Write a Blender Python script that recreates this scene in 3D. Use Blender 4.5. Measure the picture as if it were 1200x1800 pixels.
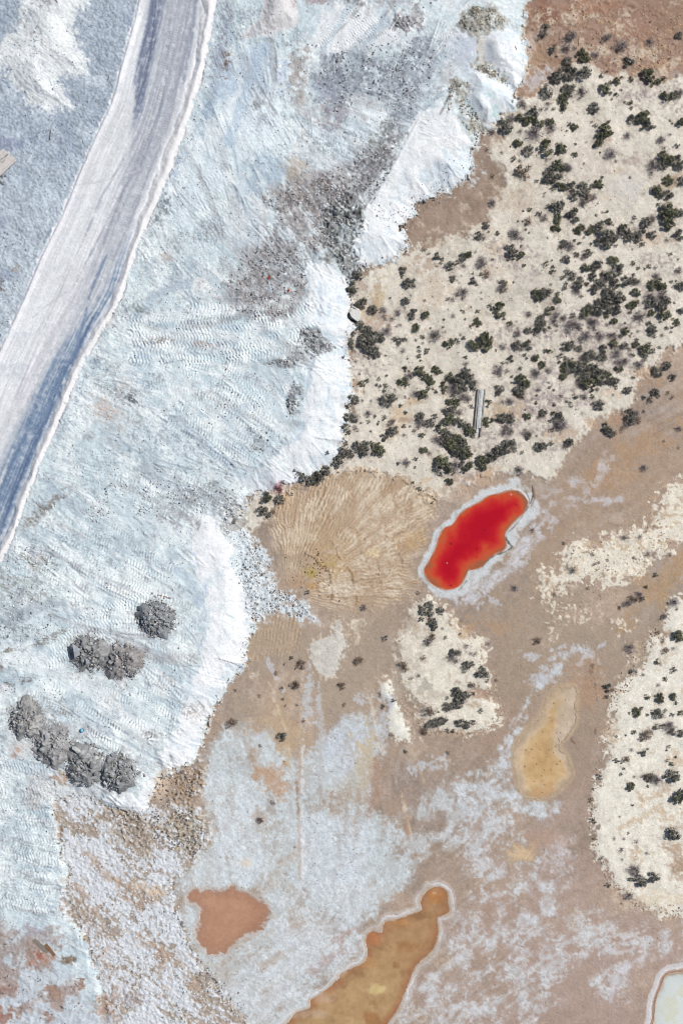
import bpy, bmesh, math, random, time
import numpy as np

T0 = time.time()
for o in list(bpy.data.objects):
    bpy.data.objects.remove(o)

# ------------------------------------------------------------------ camera, sky, sun, exposure
S = 0.07                                   # metres of ground for one unit of the survey plan (1200 x 1800 units)
CAM_H = 150.0
def W(x, y):
    return ((x - 600.0) * S, (900.0 - y) * S)

scene = bpy.context.scene
col = scene.collection
cam_data = bpy.data.cameras.new('camera')
cam = bpy.data.objects.new('camera', cam_data)
col.objects.link(cam)
cam.location = (0, 0, CAM_H + .65)          # survey plane half way between flat and platform
cam.rotation_euler = (0, 0, 0)             # drone camera looking straight down
cam_data.sensor_fit = 'VERTICAL'
cam_data.angle = 2 * math.atan(900 * S / CAM_H)
cam_data.clip_start = 1.0
cam_data.clip_end = 9000
scene.camera = cam

SUN_AZ = math.radians(28)                  # measured from +x (right of the photo) towards +y (top)
SUN_EL = math.radians(50)
world = bpy.data.worlds.new('World')
scene.world = world
world.use_nodes = True
wn = world.node_tree
wn.nodes.clear()
sky = wn.nodes.new('ShaderNodeTexSky')
sky.sky_type = 'NISHITA'
sky.sun_disc = False
sky.sun_elevation = SUN_EL
sky.sun_rotation = math.pi / 2 - SUN_AZ
bg = wn.nodes.new('ShaderNodeBackground')
bg.inputs['Strength'].default_value = 0.075
wo = wn.nodes.new('ShaderNodeOutputWorld')
wn.links.new(sky.outputs[0], bg.inputs[0])
wn.links.new(bg.outputs[0], wo.inputs[0])

sl = bpy.data.lights.new('sun', 'SUN')
sl.energy = 4.4
sl.angle = math.radians(0.5)
sl.color = (1.0, 0.965, 0.92)
sun = bpy.data.objects.new('sun', sl)
col.objects.link(sun)
from mathutils import Vector, Matrix
sdir = Vector((math.cos(SUN_EL) * math.cos(SUN_AZ), math.cos(SUN_EL) * math.sin(SUN_AZ), math.sin(SUN_EL)))
sun.rotation_euler = sdir.to_track_quat('Z', 'Y').to_euler()
sun.location = sdir * 80

scene.view_settings.view_transform = 'Standard'
scene.view_settings.look = 'None'
scene.view_settings.exposure = 0.0
scene.view_settings.gamma = 1.0
scene.render.engine = 'CYCLES'
scene.cycles.filter_width = 1.1

# light that a level surface gets; colours read off the photo are turned into base colours with it
LIGHT = np.array([1.215, 1.24, 1.29], np.float32)

rng = np.random.default_rng(7)
random.seed(7)

def lin(c):
    c = np.asarray(c, np.float32) / 255.0
    return np.where(c <= 0.04045, c / 12.92, ((c + 0.055) / 1.055) ** 2.4).astype(np.float32)

def albedo(c):
    return np.clip(lin(c) / LIGHT, 0.004, 0.9)

# ------------------------------------------------------------------ survey grid
STEP = 1.5
def axis(n):
    core = np.arange(-36, n + 36.01, STEP)
    g = np.concatenate([1.09 ** np.arange(1, 27), 9.4 * 1.5 ** np.arange(1, 19)])
    out = 36 + STEP * np.cumsum(g)
    return np.concatenate([-out[::-1], core, n + out]).astype(np.float32)
gx = axis(1200); gy = axis(1800)
NX, NY = len(gx), len(gy)
X, Y = np.meshgrid(gx, gy)
C = np.empty((NY, NX, 3), np.float32)      # surface colour, as seen in plain daylight (0-255)
Z = np.zeros((NY, NX), np.float32)         # height, metres
WET = np.zeros((NY, NX), np.float32)
FULL = (slice(0, NY), slice(0, NX))

_tabs = {}
def vnoise(x, y, seed):
    if seed not in _tabs:
        _tabs[seed] = np.random.default_rng(1000 + seed).random((256, 256), dtype=np.float32) * 2 - 1
    t = _tabs[seed]
    fx = np.floor(x); fy = np.floor(y)
    ix = fx.astype(np.int32) & 255; iy = fy.astype(np.int32) & 255
    u = x - fx; v = y - fy
    u = u * u * (3 - 2 * u); v = v * v * (3 - 2 * v)
    ix1 = (ix + 1) & 255; iy1 = (iy + 1) & 255
    a = t[iy, ix]; b = t[iy, ix1]; c = t[iy1, ix]; d = t[iy1, ix1]
    a = a + (b - a) * u
    c = c + (d - c) * u
    return a + (c - a) * v

def fbm(x, y, scale, octv=4, seed=0, gain=0.55, rot=0.6):
    s = 0; amp = 1.0; tot = 0
    ca, sa = math.cos(rot), math.sin(rot)
    px, py = x / scale, y / scale
    for o in range(octv):
        s = s + amp * vnoise(px + 13.7 * o, py + 7.3 * o, seed * 7 + o)
        tot += amp * amp
        amp *= gain
        px, py = (px * ca - py * sa) * 2.03, (px * sa + py * ca) * 2.03
    return (s / (0.55 * math.sqrt(tot))).astype(np.float32)      # about unit variance

_nz = {}
def NZ(scale, seed=0, octv=4):
    k = (scale, seed, octv)
    if k not in _nz:
        _nz[k] = fbm(X, Y, scale, octv, seed + int(scale))
    return _nz[k]

def sstep(a, b, x):
    t = np.clip((x - a) / (b - a), 0, 1)
    return t * t * (3 - 2 * t)

def smooth_pts(p, closed=True, n=3):
    p = np.asarray(p, np.float32)
    m = len(p); out = []
    for i in range(m if closed else m - 1):
        if closed:
            a, b, c, d = p[(i - 1) % m], p[i], p[(i + 1) % m], p[(i + 2) % m]
        else:
            a, b, c, d = p[max(i - 1, 0)], p[i], p[i + 1], p[min(i + 2, m - 1)]
        for k in range(n):
            t = k / n
            out.append(0.5 * ((2 * b) + (c - a) * t + (2 * a - 5 * b + 4 * c - d) * t * t + (3 * b - a - 3 * c + d) * t ** 3))
    if not closed: out.append(p[-1])
    return np.array(out, np.float32)

def box_of(p, m):
    p = np.asarray(p)
    x0, y0 = p.min(0) - m; x1, y1 = p.max(0) + m
    return (slice(int(np.searchsorted(gy, y0)), int(np.searchsorted(gy, y1))),
            slice(int(np.searchsorted(gx, x0)), int(np.searchsorted(gx, x1))))

def line_dist(p, sl):
    """distance, arclength and side offset to an open polyline"""
    x, y = X[sl], Y[sl]
    best = np.full(x.shape, 1e12, np.float32); arc = np.zeros_like(best); side = np.zeros_like(best)
    L = 0.0
    for (ax, ay), (bx, by) in zip(p[:-1], p[1:]):
        dx, dy = bx - ax, by - ay
        l2 = dx * dx + dy * dy + 1e-9; l = math.sqrt(l2)
        t = np.clip(((x - ax) * dx + (y - ay) * dy) / l2, 0, 1)
        qx = x - (ax + t * dx); qy = y - (ay + t * dy)
        d = qx * qx + qy * qy
        m = d < best
        best = np.where(m, d, best); arc = np.where(m, L + t * l, arc)
        side = np.where(m, ((x - ax) * dy - (y - ay) * dx) / l, side)
        L += l
    return np.sqrt(best), arc, side

def poly_sd(p, sl):
    """signed distance to a closed outline, positive inside"""
    x, y = X[sl], Y[sl]
    q = np.vstack([p, p[:1]])
    d, arc, _ = line_dist(q, sl)
    poly_sd.arc = arc
    ins = np.zeros(x.shape, bool)
    for (ax, ay), (bx, by) in zip(q[:-1], q[1:]):
        if ay == by: continue
        c = (ay > y) != (by > y)
        ins ^= c & (x < (bx - ax) * (y - ay) / (by - ay) + ax)
    return np.where(ins, d, -d)

def area(p, feather=3, warp=4, wscale=14, seed=0, smooth=2, margin=None):
    p = smooth_pts(p, True, smooth) if smooth > 1 else np.asarray(p, np.float32)
    sl = box_of(p, margin if margin else feather + 2.5 * warp + 2)
    sd = poly_sd(p, sl)
    m = sstep(-feather, feather, sd + warp * NZ(wscale, seed)[sl] + .5 * warp * NZ(4, 50, 2)[sl])
    return sl, m, sd

def tint(sl, m, c):
    c = np.asarray(c, np.float32)
    C[sl] += (c - C[sl]) * m[..., None]

def paint(p, c, feather=3, warp=4, wscale=14, seed=0, k=1.0, holes=None, smooth=2):
    sl, m, sd = area(p, feather, warp, wscale, seed, smooth)
    m = m * k
    if holes:                                # (scale, threshold, softness): broken cover
        m = m * sstep(holes[1] - holes[2], holes[1] + holes[2], NZ(holes[0], seed + 3)[sl])
    tint(sl, m, c)
    return sl, m, sd

def blob(x, y, rx, ry, c, k=1.0, rot=0, soft=0.5, warp=0.25, wscale=12, seed=1):
    r = max(rx, ry) * 1.7
    sl = box_of([(x, y)], r)
    a = math.radians(rot)
    dx, dy = X[sl] - x, Y[sl] - y
    u = (dx * math.cos(a) + dy * math.sin(a)) / rx; v = (-dx * math.sin(a) + dy * math.cos(a)) / ry
    q = np.sqrt(u * u + v * v) + warp * NZ(wscale, seed)[sl] + .6 * warp * NZ(4, 50, 2)[sl]
    m = (1 - sstep(1 - soft, 1 + soft, q)) * k * (1 - .35 * sstep(-.2, 1.2, NZ(3, 57, 2)[sl]))
    if c is not None: tint(sl, m, c)
    return sl, m

def stroke(p, w, c, k=1.0, feather=2, warp=1.0, wscale=10, dz=0.0, broken=None):
    p = smooth_pts(p, False, 4)
    sl = box_of(p, w + feather + 3 * warp + 2)
    d, arc, side = line_dist(p, sl)
    m = (1 - sstep(w - feather, w + feather, d + warp * NZ(wscale, 2)[sl])) * k
    if broken: m = m * sstep(-0.4, 0.4, NZ(broken, 5)[sl])
    if c is not None: tint(sl, m, c)
    if dz: Z[sl] += dz * m
    return sl, m, arc, side

def tread(p, w=9, period=5.4, dz=0.05, dc=9, chevron=0.5, k=1.0, lift=0):
    """a crawler track print pressed into soft ground: a row of grouser bars"""
    p = smooth_pts(p, False, 5)
    sl = box_of(p, w + 3)
    d, arc, side = line_dist(p, sl)
    m = (1 - sstep(w - 1.5, w + 1.0, d)) * k * sstep(-1.3, 0.2, NZ(24, 9)[sl])
    b = np.sin(2 * math.pi * (arc / period + chevron * np.abs(side) / period) + 0.8 * NZ(32, 8)[sl])
    Z[sl] += 1.2 * dz * m * b
    C[sl] += (m * (b * dc * 1.3 + lift + 3))[..., None]
    e = (1 - sstep(0.6, 2.2, np.abs(np.abs(side) - w))) * (d < w + 3) * k
    Z[sl] += 0.03 * e * sstep(-.5, .8, NZ(24, 9)[sl])

# plants found on the survey: x, y, spread, look (Green, Dark grey green, Pale bare, Brown, Red)
SHRUBS = """960 45 7 D;955 57 8 D;947 66 5 B;998 65 9 P;996 82 9 P;972 86 7 D;979 96 3 D;976 76 4 B;997 104 8 D;997 117 9 D;979 133 13 D;997 136 8 D;961 147 4 D;960 162 11 D;995 155 8 D;992 170 9 G;990 182 9 G;964 180 6 P;952 191 6 P;961 190 5 P;973 190 4 D;912 172 6 P;917 180 8 P;922 186 6 P;900 178 3 D;936 194 9 D
1026 95 12 G;1012 82 6 P;1047 94 8 P;1007 60 10 P;1068 64 9 P;1092 78 13 P;1104 107 10 D;1143 72 8 P;1193 59 7 D;1026 126 12 D;1008 124 8 D;1003 134 8 D;1058 130 5 G;1068 124 3 G;1074 145 5 G;1085 141 7 G;1094 134 4 G;1109 138 6 G;1140 133 12 G;1127 135 4 D;1156 142 7 G;1166 136 5 G;1145 149 4 G;1062 155 9 G;1074 163 4 G;1084 165 5 G;1076 172 3 D;1092 156 4 P;1107 179 6 G;1099 178 3 G;1111 189 4 G;1173 168 10 G;1189 165 9 D;1197 160 7 P;1023 160 10 P;1005 155 9 D;1002 166 6 D;1017 172 4 P;1046 190 10 D;1133 199 8 G
889 221 13 D;876 217 5 D;865 229 8 P;900 206 9 P;915 205 8 G;927 211 9 G;945 214 9 G;914 229 6 P;940 234 14 P;967 213 8 G;969 224 9 P;943 200 5 D;911 250 8 G;898 256 3 D;927 263 10 D;960 258 12 G;982 253 6 G;987 261 9 G;903 278 6 D;915 280 5 P;882 267 4 B;857 260 5 P;918 302 14 B;961 278 4 B;866 307 6 B;944 316 4 D;955 318 5 D;980 287 9 G;987 293 7 G;996 293 9 P;966 302 9 D;964 312 9 D;975 318 9 D;986 325 8 G;972 330 5 D;983 309 7 D;996 328 8 D;865 355 8 P;854 395 7 D;931 366 5 G;921 369 3 D;948 374 6 D;929 388 8 B;957 382 8 P;980 360 12 D;966 361 6 D;981 381 8 G;977 396 8 G;997 375 6 D
1003 218 6 D;1010 222 7 G;1047 219 5 D;1071 213 5 D;1064 226 10 G;1072 234 7 G;1057 237 9 G;1053 249 8 G;1044 255 4 D;1112 207 8 D;1130 208 12 G;1137 220 9 D;1150 221 4 G;1198 213 9 G;1182 215 3 D;1178 235 5 P;1104 237 7 P;1012 252 3 G;1018 252 2 G;1031 248 3 P;1011 271 6 G;1074 269 11 P;1162 244 9 P;1169 259 6 P;1190 255 6 D;1138 269 2 D;1000 293 8 P;1167 275 11 G;1165 288 9 D;1180 281 9 G;1149 288 11 P;1147 302 6 P;1192 277 7 D;1195 290 9 D;1175 316 9 G;1199 317 8 D;1154 332 9 G;1163 340 9 D;1176 343 9 D;1158 358 5 D;1136 314 2 D;1060 309 4 D;1053 322 9 G;1043 325 6 D;1005 327 9 D;1010 343 9 D;1025 332 12 D;1032 346 10 B;1025 355 8 P;1043 345 7 P;1026 361 3 D;1008 378 12 D;1060 372 4 P;1067 370 4 G;1049 376 3 G;1071 389 7 G;1080 391 2 D;1054 393 8 D;1116 381 5 D;1112 389 5 P;1135 391 9 D;1147 383 8 P;1175 370 14 G;1175 388 13 G;1165 378 8 D;1197 375 8 D;1022 398 7 G;1040 397 5 G;1095 398 7 G
627 483 9 D;620 505 11 D;615 515 7 D;634 488 5 D;634 531 10 D;655 541 9 D;654 549 5 D;673 544 7 P;675 553 6 P;678 560 5 P;690 559 6 P;699 549 7 P;711 540 4 P;727 547 7 D;723 555 7 D;748 553 8 G;712 527 8 D;708 472 7 D;707 480 5 D;706 486 3 D;719 496 11 D;729 502 4 P;745 437 6 B;754 444 4 B;769 449 7 D;777 454 5 D;775 461 4 D;768 466 3 B;791 466 8 D;797 489 7 D;747 526 4 P;772 513 2 D;787 525 4 D;796 524 6 P;731 575 8 G;703 570 5 P;697 573 4 P;781 560 3 D;784 565 2 D;797 554 6 P;757 575 3 D;779 574 3 D;783 582 3 P;632 571 8 D;628 577 5 D;645 580 9 D;653 583 9 D;639 586 7 D;621 586 6 D;636 595 8 D;650 593 7 D;668 594 9 D;680 582 9 P;683 571 4 P;765 588 12 P;742 592 5 G;695 595 6 D;703 596 6 D;711 595 6 D;617 597 6 D;731 597 3 D
842 413 8 D;852 416 6 P;859 406 3 D;874 409 5 G;903 407 9 P;908 413 9 P;918 418 5 P;925 402 3 D;978 401 7 G;899 440 11 D;917 447 7 G;917 431 3 G;893 454 4 G;903 452 4 G;910 454 3 G;922 466 4 G;918 475 2 D;822 446 7 G;814 451 8 D;805 460 6 D;816 466 6 P;836 441 4 P;846 455 7 P;847 464 10 P;866 455 3 D;855 481 8 B;846 482 5 D;831 480 3 D;815 482 2 D;832 493 7 D;838 500 4 D;813 513 11 P;804 515 6 P;812 525 5 P;885 498 7 D;880 507 8 P;889 508 6 B;875 492 3 P;846 513 3 P;847 524 3 B;861 536 5 D;878 543 12 G;875 555 6 D;886 560 4 D;840 546 5 D;815 547 4 D;839 566 8 G;828 573 4 D;818 560 3 D;897 568 6 G;908 564 3 P;890 573 2 G;910 576 3 P;930 551 7 P;944 519 11 G;961 516 11 D;980 514 5 G;981 526 7 G;967 544 8 G;977 553 8 P;990 558 7 P;974 564 7 P;980 571 4 D;951 556 7 D;953 566 10 D;946 575 8 D;928 580 7 D;941 584 6 D;967 574 4 G;959 580 5 D;978 580 3 B;970 593 2 G;904 590 3 D;897 585 2 D;911 585 7 P;855 597 13 G;815 594 5 D;803 596 5 D;960 462 6 D;972 467 5 D;973 476 6 G;965 430 2 D;971 430 2 D;991 427 7 D;985 433 5 D;998 427 7 P;995 456 8 D;998 477 6 D;990 488 5 G;995 498 5 D;985 498 2 D;993 507 5 G;967 445 2 D
1016 404 8 G;1037 406 7 G;1052 403 8 D;1066 410 12 D;1081 417 9 D;1053 423 8 D;1066 428 10 D;1083 431 4 D;1003 432 9 P;1011 420 4 D;1020 426 4 G;1027 416 3 D;1039 427 3 G;1046 436 2 D;1014 447 6 G;1033 444 8 D;1028 450 7 P;1079 456 9 G;1052 462 8 D;1054 468 4 D;1029 470 8 G;1040 471 8 D;1109 451 2 D;1113 462 5 G;1123 471 4 G;1134 470 3 G;1142 466 5 G;1152 468 5 P;1097 405 10 D;1105 415 9 D;1120 413 11 D;1130 404 7 D;1146 412 8 D;1130 428 6 D;1194 412 9 D;1174 420 6 P;1175 402 4 G;1180 445 4 D
1006 484 8 D;1019 492 7 D;1017 502 9 D;1014 511 8 P;1022 520 4 D;1033 497 6 D;1042 485 8 D;1043 509 8 D;1060 479 6 G;1054 498 10 D;1072 482 10 D;1064 490 8 P;1089 472 10 D;1082 497 9 D;1102 493 9 D;1113 493 8 D;1122 494 7 P;1115 482 4 G;1066 514 10 D;1078 516 9 D;1090 514 6 D;1070 527 12 D;1086 530 13 D;1055 533 10 D;1040 541 10 D;1029 548 10 G;1050 547 10 D;1070 543 9 D;1085 545 8 D;1067 553 6 G;1007 554 6 D;1119 514 8 G;1117 532 8 G;1108 537 7 G;1108 547 4 G;1100 512 2 D;1155 499 11 G;1146 503 8 G;1165 502 8 G;1168 510 6 D;1155 485 8 P;1180 494 4 D;1197 500 10 D;1193 475 7 P;1143 520 10 P;1145 531 12 D;1163 520 9 P;1170 528 9 D;1163 538 9 D;1186 531 3 D;1145 549 7 G;1168 554 9 G;1183 560 3 D;1190 566 7 G;1173 575 4 G;1181 574 4 G;1180 583 3 D;1199 545 7 D;1125 556 12 P;1080 564 7 G;1100 567 3 D;1008 570 14 P;1018 576 6 D;1042 565 11 P;1045 577 5 D;1069 569 6 P;1100 581 7 G;1111 585 3 D;1108 590 3 D;1123 581 5 P;1145 573 9 D;1147 582 8 D;1151 591 4 D;1165 588 5 P;1030 590 12 P;1055 590 9 P;1078 588 9 P;1092 589 6 D;1120 597 5 D
617 605 7 D;620 614 6 P;643 607 12 D;652 602 10 D;655 615 10 D;663 621 7 D;659 628 5 D;648 628 4 D;640 625 3 D;700 602 6 D;672 605 2 D;678 606 2 D;708 616 6 P;678 624 3 D;697 625 2 D;717 630 3 D;737 610 4 G;737 616 4 D;736 624 5 G;740 633 3 G;751 614 5 D;749 620 5 D;789 603 9 G;743 602 4 P;766 607 2 D;794 628 2 D;795 635 2 D;625 634 5 P;604 628 4 D;712 648 6 G;738 652 10 G;767 649 8 G;774 652 5 G;753 664 9 G;758 671 7 G;720 660 8 P;708 669 8 G;715 673 6 G;704 675 5 G;636 673 6 G;645 667 6 D;639 677 4 D;666 665 4 D;663 676 4 D;668 678 4 D;678 677 5 D;675 686 5 D;694 685 4 P;752 683 5 G;768 688 5 D;761 683 3 D;732 692 8 P;743 692 9 G;679 703 11 D;690 699 8 D;682 711 6 D;705 713 5 D;712 697 4 B;718 700 2 D;616 698 6 D;623 703 8 D;629 699 3 D;637 704 3 D;653 704 4 P;605 712 5 D;614 712 5 D;714 724 5 D;716 733 2 B;676 734 5 D;690 741 7 P;683 747 5 P;690 757 10 D;676 768 7 D;647 727 7 P;659 731 4 D;648 741 4 D;665 745 4 D;634 743 3 D;625 752 6 P;652 757 3 D;623 734 8 D;610 735 8 D;606 750 7 D;612 760 6 D;608 780 5 D;710 749 5 D;721 749 3 D;728 757 4 D;742 763 6 G;711 764 5 P;739 731 8 D;738 741 10 P;736 750 6 P;757 743 8 D;749 744 6 D;765 731 6 D;790 661 8 G;797 668 8 D;780 677 7 G;781 686 6 G;795 683 11 P;797 693 6 D;792 706 8 G;787 722 8 D;795 717 8 D;778 720 5 P;789 736 10 G;797 743 6 P;773 753 8 G;783 760 8 D;768 772 8 P;782 772 9 D;793 765 8 D;790 780 9 G;795 790 8 D;775 781 7 P;745 791 7 G;756 796 6 P;629 784 9 D;643 781 7 D;641 795 10 D;653 778 5 D;663 785 9 G;668 793 9 G;606 793 10 D;616 798 7 D;661 796 7 D
806 601 4 D;832 606 9 G;852 603 12 G;836 615 6 D;853 617 5 D;884 608 7 P;872 615 3 D;819 626 5 D;820 638 6 P;832 633 2 D;854 644 2 D;898 630 7 D;892 637 4 B;884 637 4 D;877 648 9 P;870 655 6 P;880 658 6 P;892 651 6 P;923 624 4 G;926 629 4 D;942 628 7 G;953 640 7 G;943 655 10 P;966 651 7 P;916 646 4 G;900 660 3 G;899 671 3 G;881 668 2 D;918 666 10 G;924 675 8 G;913 688 11 D;907 691 5 G;918 697 7 B;878 684 8 D;875 692 6 D;872 679 4 D;912 606 10 D;928 606 9 D;960 617 5 G;968 617 6 G;985 625 6 D;995 630 6 D;985 637 5 G;990 646 7 G;991 661 7 G;996 652 7 D;996 610 9 D;966 680 3 G;973 685 3 G;965 672 3 D;945 685 3 D;950 684 4 P;943 694 3 G;942 708 4 G;935 702 4 P;975 710 4 G;987 696 4 D;995 705 4 D
818 655 10 D;808 665 11 D;825 665 9 D;833 675 8 D;805 680 10 D;815 683 8 D;833 683 6 D;812 697 9 P;822 700 8 P;803 708 7 G;829 714 5 D;806 725 8 P;803 738 8 D;812 744 8 D;822 750 8 D;826 758 9 G;831 766 6 D;804 773 9 G;812 780 10 D;817 790 9 D;805 793 9 D;857 705 5 G;862 706 5 G;857 713 4 D;853 740 8 G;864 739 6 G;856 748 5 G;845 744 4 G;883 735 9 D;897 735 9 D;876 730 5 D;891 752 8 P;898 758 7 P;886 760 7 P;927 731 7 G;896 705 8 P;884 706 6 P;925 760 8 P;930 766 7 D;955 727 8 D;948 733 6 P;975 726 6 G;985 733 9 D;988 745 11 P;980 750 8 P;970 755 5 D;968 738 5 D;890 785 12 D;900 780 8 D;883 792 8 D;905 790 6 D;918 795 4 D;950 785 9 D;957 783 7 D;945 790 6 D;970 779 5 D;995 783 7 P
1004 606 8 D;1018 613 7 D;1037 622 11 D;1025 628 8 P;1061 612 8 D;1080 603 8 G;1098 607 7 D;1059 628 9 D;1107 613 4 D;1089 636 9 P;1088 648 7 G;1100 635 8 P;1085 620 10 P;1112 624 5 G;1119 605 7 G;1133 615 11 G;1142 605 6 D;1147 617 6 D;1135 625 6 D;1124 640 9 P;1133 632 6 P;1160 610 4 D;1174 610 4 P;1003 638 9 G;1015 645 11 D;1030 645 10 D;1042 650 11 D;1055 655 9 D;1028 660 12 D;1042 668 11 G;1030 675 9 G;1058 668 9 D;1068 656 7 G;1072 668 8 D;1082 671 7 D;1083 680 5 D;1088 667 3 G;1091 675 2 D;1040 686 5 G;1020 675 8 P;1050 684 4 D;1113 664 4 G;1103 686 7 D;1095 688 4 D;1108 683 5 D;1079 694 4 P;1012 696 6 G;1041 697 5 G;1047 701 2 D;1027 697 7 P;1002 708 4 D;1004 714 3 D;1052 711 9 D;1056 719 5 D;1156 652 10 D;1167 647 6 D;1175 641 8 D;1184 663 7 D;1152 689 8 D;1158 694 5 D;1134 697 6 D;1143 702 7 B;1132 723 4 D;1108 728 10 D;1118 727 8 P;1110 737 9 D;1122 738 8 B;1100 748 7 P;1095 755 6 B;1066 750 8 D;1070 758 8 D;1074 763 7 D;1082 761 6 B;1175 690 6 P;1182 697 5 B;1002 775 8 D;1194 753 7 P;1169 775 4 P;1194 787 4 P;1133 823 8 P
565 835 11 D;555 842 10 D;545 845 9 D;533 840 8 D;525 832 5 D;517 828 4 D;572 828 9 D;594 812 11 D;598 800 7 D;575 796 5 D;490 858 8 R;497 846 5 R;470 873 9 G;490 878 9 D;459 883 5 D;462 898 9 D;470 905 7 D;478 899 4 D;512 868 4 D;410 915 8 B
715 813 8 P;701 815 5 D;731 806 5 D;729 821 3 G;728 832 2 G;726 848 4 D;737 859 5 D;790 846 7 G;775 835 4 D;768 842 2 D;800 785 11 G;810 775 9 D;815 790 10 G;805 797 9 D;822 800 9 G;776 810 12 G;770 818 9 D;785 820 10 G;772 830 6 D;800 818 9 P;812 818 8 D;823 820 8 G;830 814 4 D;815 828 6 D;798 830 5 D;845 808 9 G;850 818 9 G;858 805 9 D;868 802 9 D;875 795 10 D;913 827 9 P
755 1064 8 D;740 1067 5 D;742 1075 8 D;755 1076 8 D;741 1089 6 D;760 1095 9 D;763 1102 7 D;774 1074 7 D;778 1105 4 P;759 1119 8 B;752 1130 9 P;783 1121 5 B;809 1115 4 B;820 1136 6 P;797 1147 7 D;795 1157 9 P;806 1147 7 P;803 1163 6 P;828 1150 5 P;836 1151 5 B;857 1132 6 P;820 1170 8 D;830 1167 6 D;816 1181 5 B;846 1173 6 D;838 1186 6 D;850 1186 9 D;857 1195 6 B;873 1197 5 P;744 1157 6 B;710 1173 10 B;723 1192 5 B;737 1189 6 P;830 1205 7 B;803 1217 9 D;808 1225 9 D;820 1222 7 D;832 1220 5 D;786 1228 4 D;800 1238 10 D;788 1243 9 D;808 1237 8 D;754 1252 10 B;771 1253 3 D;780 1266 8 D;769 1270 8 D;757 1275 8 D;747 1283 9 B;808 1270 8 D;820 1275 8 D;832 1270 6 D;787 1286 5 D;797 1287 5 D;825 1290 4 B;845 1250 5 D;692 1233 5 D
528 1168 10 B;512 1157 5 D;499 1168 3 B;485 1184 5 B;520 1205 9 B;495 1211 5 B;600 1206 8 B;631 1162 9 B;677 1122 6 D;605 1240 5 B;533 1268 5 B;497 1296 8 D;407 1273 10 B;501 1241 3 B;522 1240 4 B;497 1230 4 B;639 1069 7 P;540 1042 5 D;714 1322 5 D;673 1243 5 D;667 1222 5 B;688 1293 5 B;457 1312 4 B;735 1043 6 P;788 1325 5 B;413 1215 4 B;456 1225 4 B;480 1412 6 B;457 1443 8 B
1194 1118 11 G;1107 1140 10 P;1168 1084 7 P;1157 1113 6 B;1165 1125 6 B;1170 1145 7 B;1185 1140 5 P;1156 1163 6 G;1163 1168 4 B;1111 1182 6 D;1119 1182 4 P;1131 1187 5 P;1171 1194 5 G;1185 1177 6 D;1180 1183 3 D;1157 1204 5 P;1068 1210 8 D;1067 1226 5 D;1076 1215 5 B;1161 1226 9 G;1184 1225 7 G;1188 1236 4 G;1138 1225 6 G;1119 1252 8 G;1107 1254 3 G;1128 1245 4 D;1158 1255 9 D;1148 1252 5 G;1170 1250 4 D;1138 1257 4 D;1182 1257 5 D;1198 1254 6 G;1114 1270 2 G;1154 1278 6 G;1165 1277 6 D;1177 1278 11 P;1182 1288 7 D;1197 1290 7 D;1115 1289 5 G;1135 1293 9 B;1145 1288 6 B;1084 1295 3 D;1101 1293 3 D;1186 1058 9 P;1190 1071 4 B;1090 1069 4 D;1105 1060 8 P;1117 1054 7 B;1097 1066 5 P;1130 1053 6 D
1130 1324 7 D;1139 1317 3 G;1110 1320 5 P;1084 1338 6 D;1102 1335 7 B;1094 1340 4 D;1097 1353 3 G;1092 1362 4 D;1176 1313 4 D;1173 1320 3 D;1128 1300 6 D;1181 1343 5 G;1188 1331 4 D;1173 1338 5 B;1136 1365 8 B;1145 1366 9 D;1155 1371 10 P;1182 1365 13 D;1109 1384 8 G;1140 1383 3 G;1116 1367 4 P;1112 1416 3 G;1194 1400 14 G;1184 1465 12 D;1054 1367 6 D;1040 1408 6 B;1044 1389 3 D;1043 1444 6 D;1047 1476 5 B;1090 1437 3 P;1080 1475 4 B;1097 1475 4 P;1093 1495 6 P;1119 1481 6 P;1138 1500 5 P;1094 1513 4 P;1058 1509 5 B;1114 1529 10 P;1120 1538 9 P;1127 1550 10 D;1108 1546 5 G;1150 1542 10 D;1070 1558 6 D;1106 1576 8 P;1105 1466 3 D
1098 945 7 P;1125 944 6 P;1139 973 6 P;1178 975 6 P;1154 1012 6 D;1042 974 5 B;1045 991 5 B;1053 989 4 B;1068 985 4 B;1116 980 4 B;1007 1003 8 P;1137 1031 5 D;1125 1045 7 P;1110 1050 6 B;976 1045 5 P;1034 1034 4 B;992 955 4 D;905 1035 7 P;937 932 6 P;945 1126 8 B"""
SH = [(float(a), float(b), float(c), d) for a, b, c, d in (e.split() for e in SHRUBS.replace('\n', ';').split(';') if e.strip())]

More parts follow.
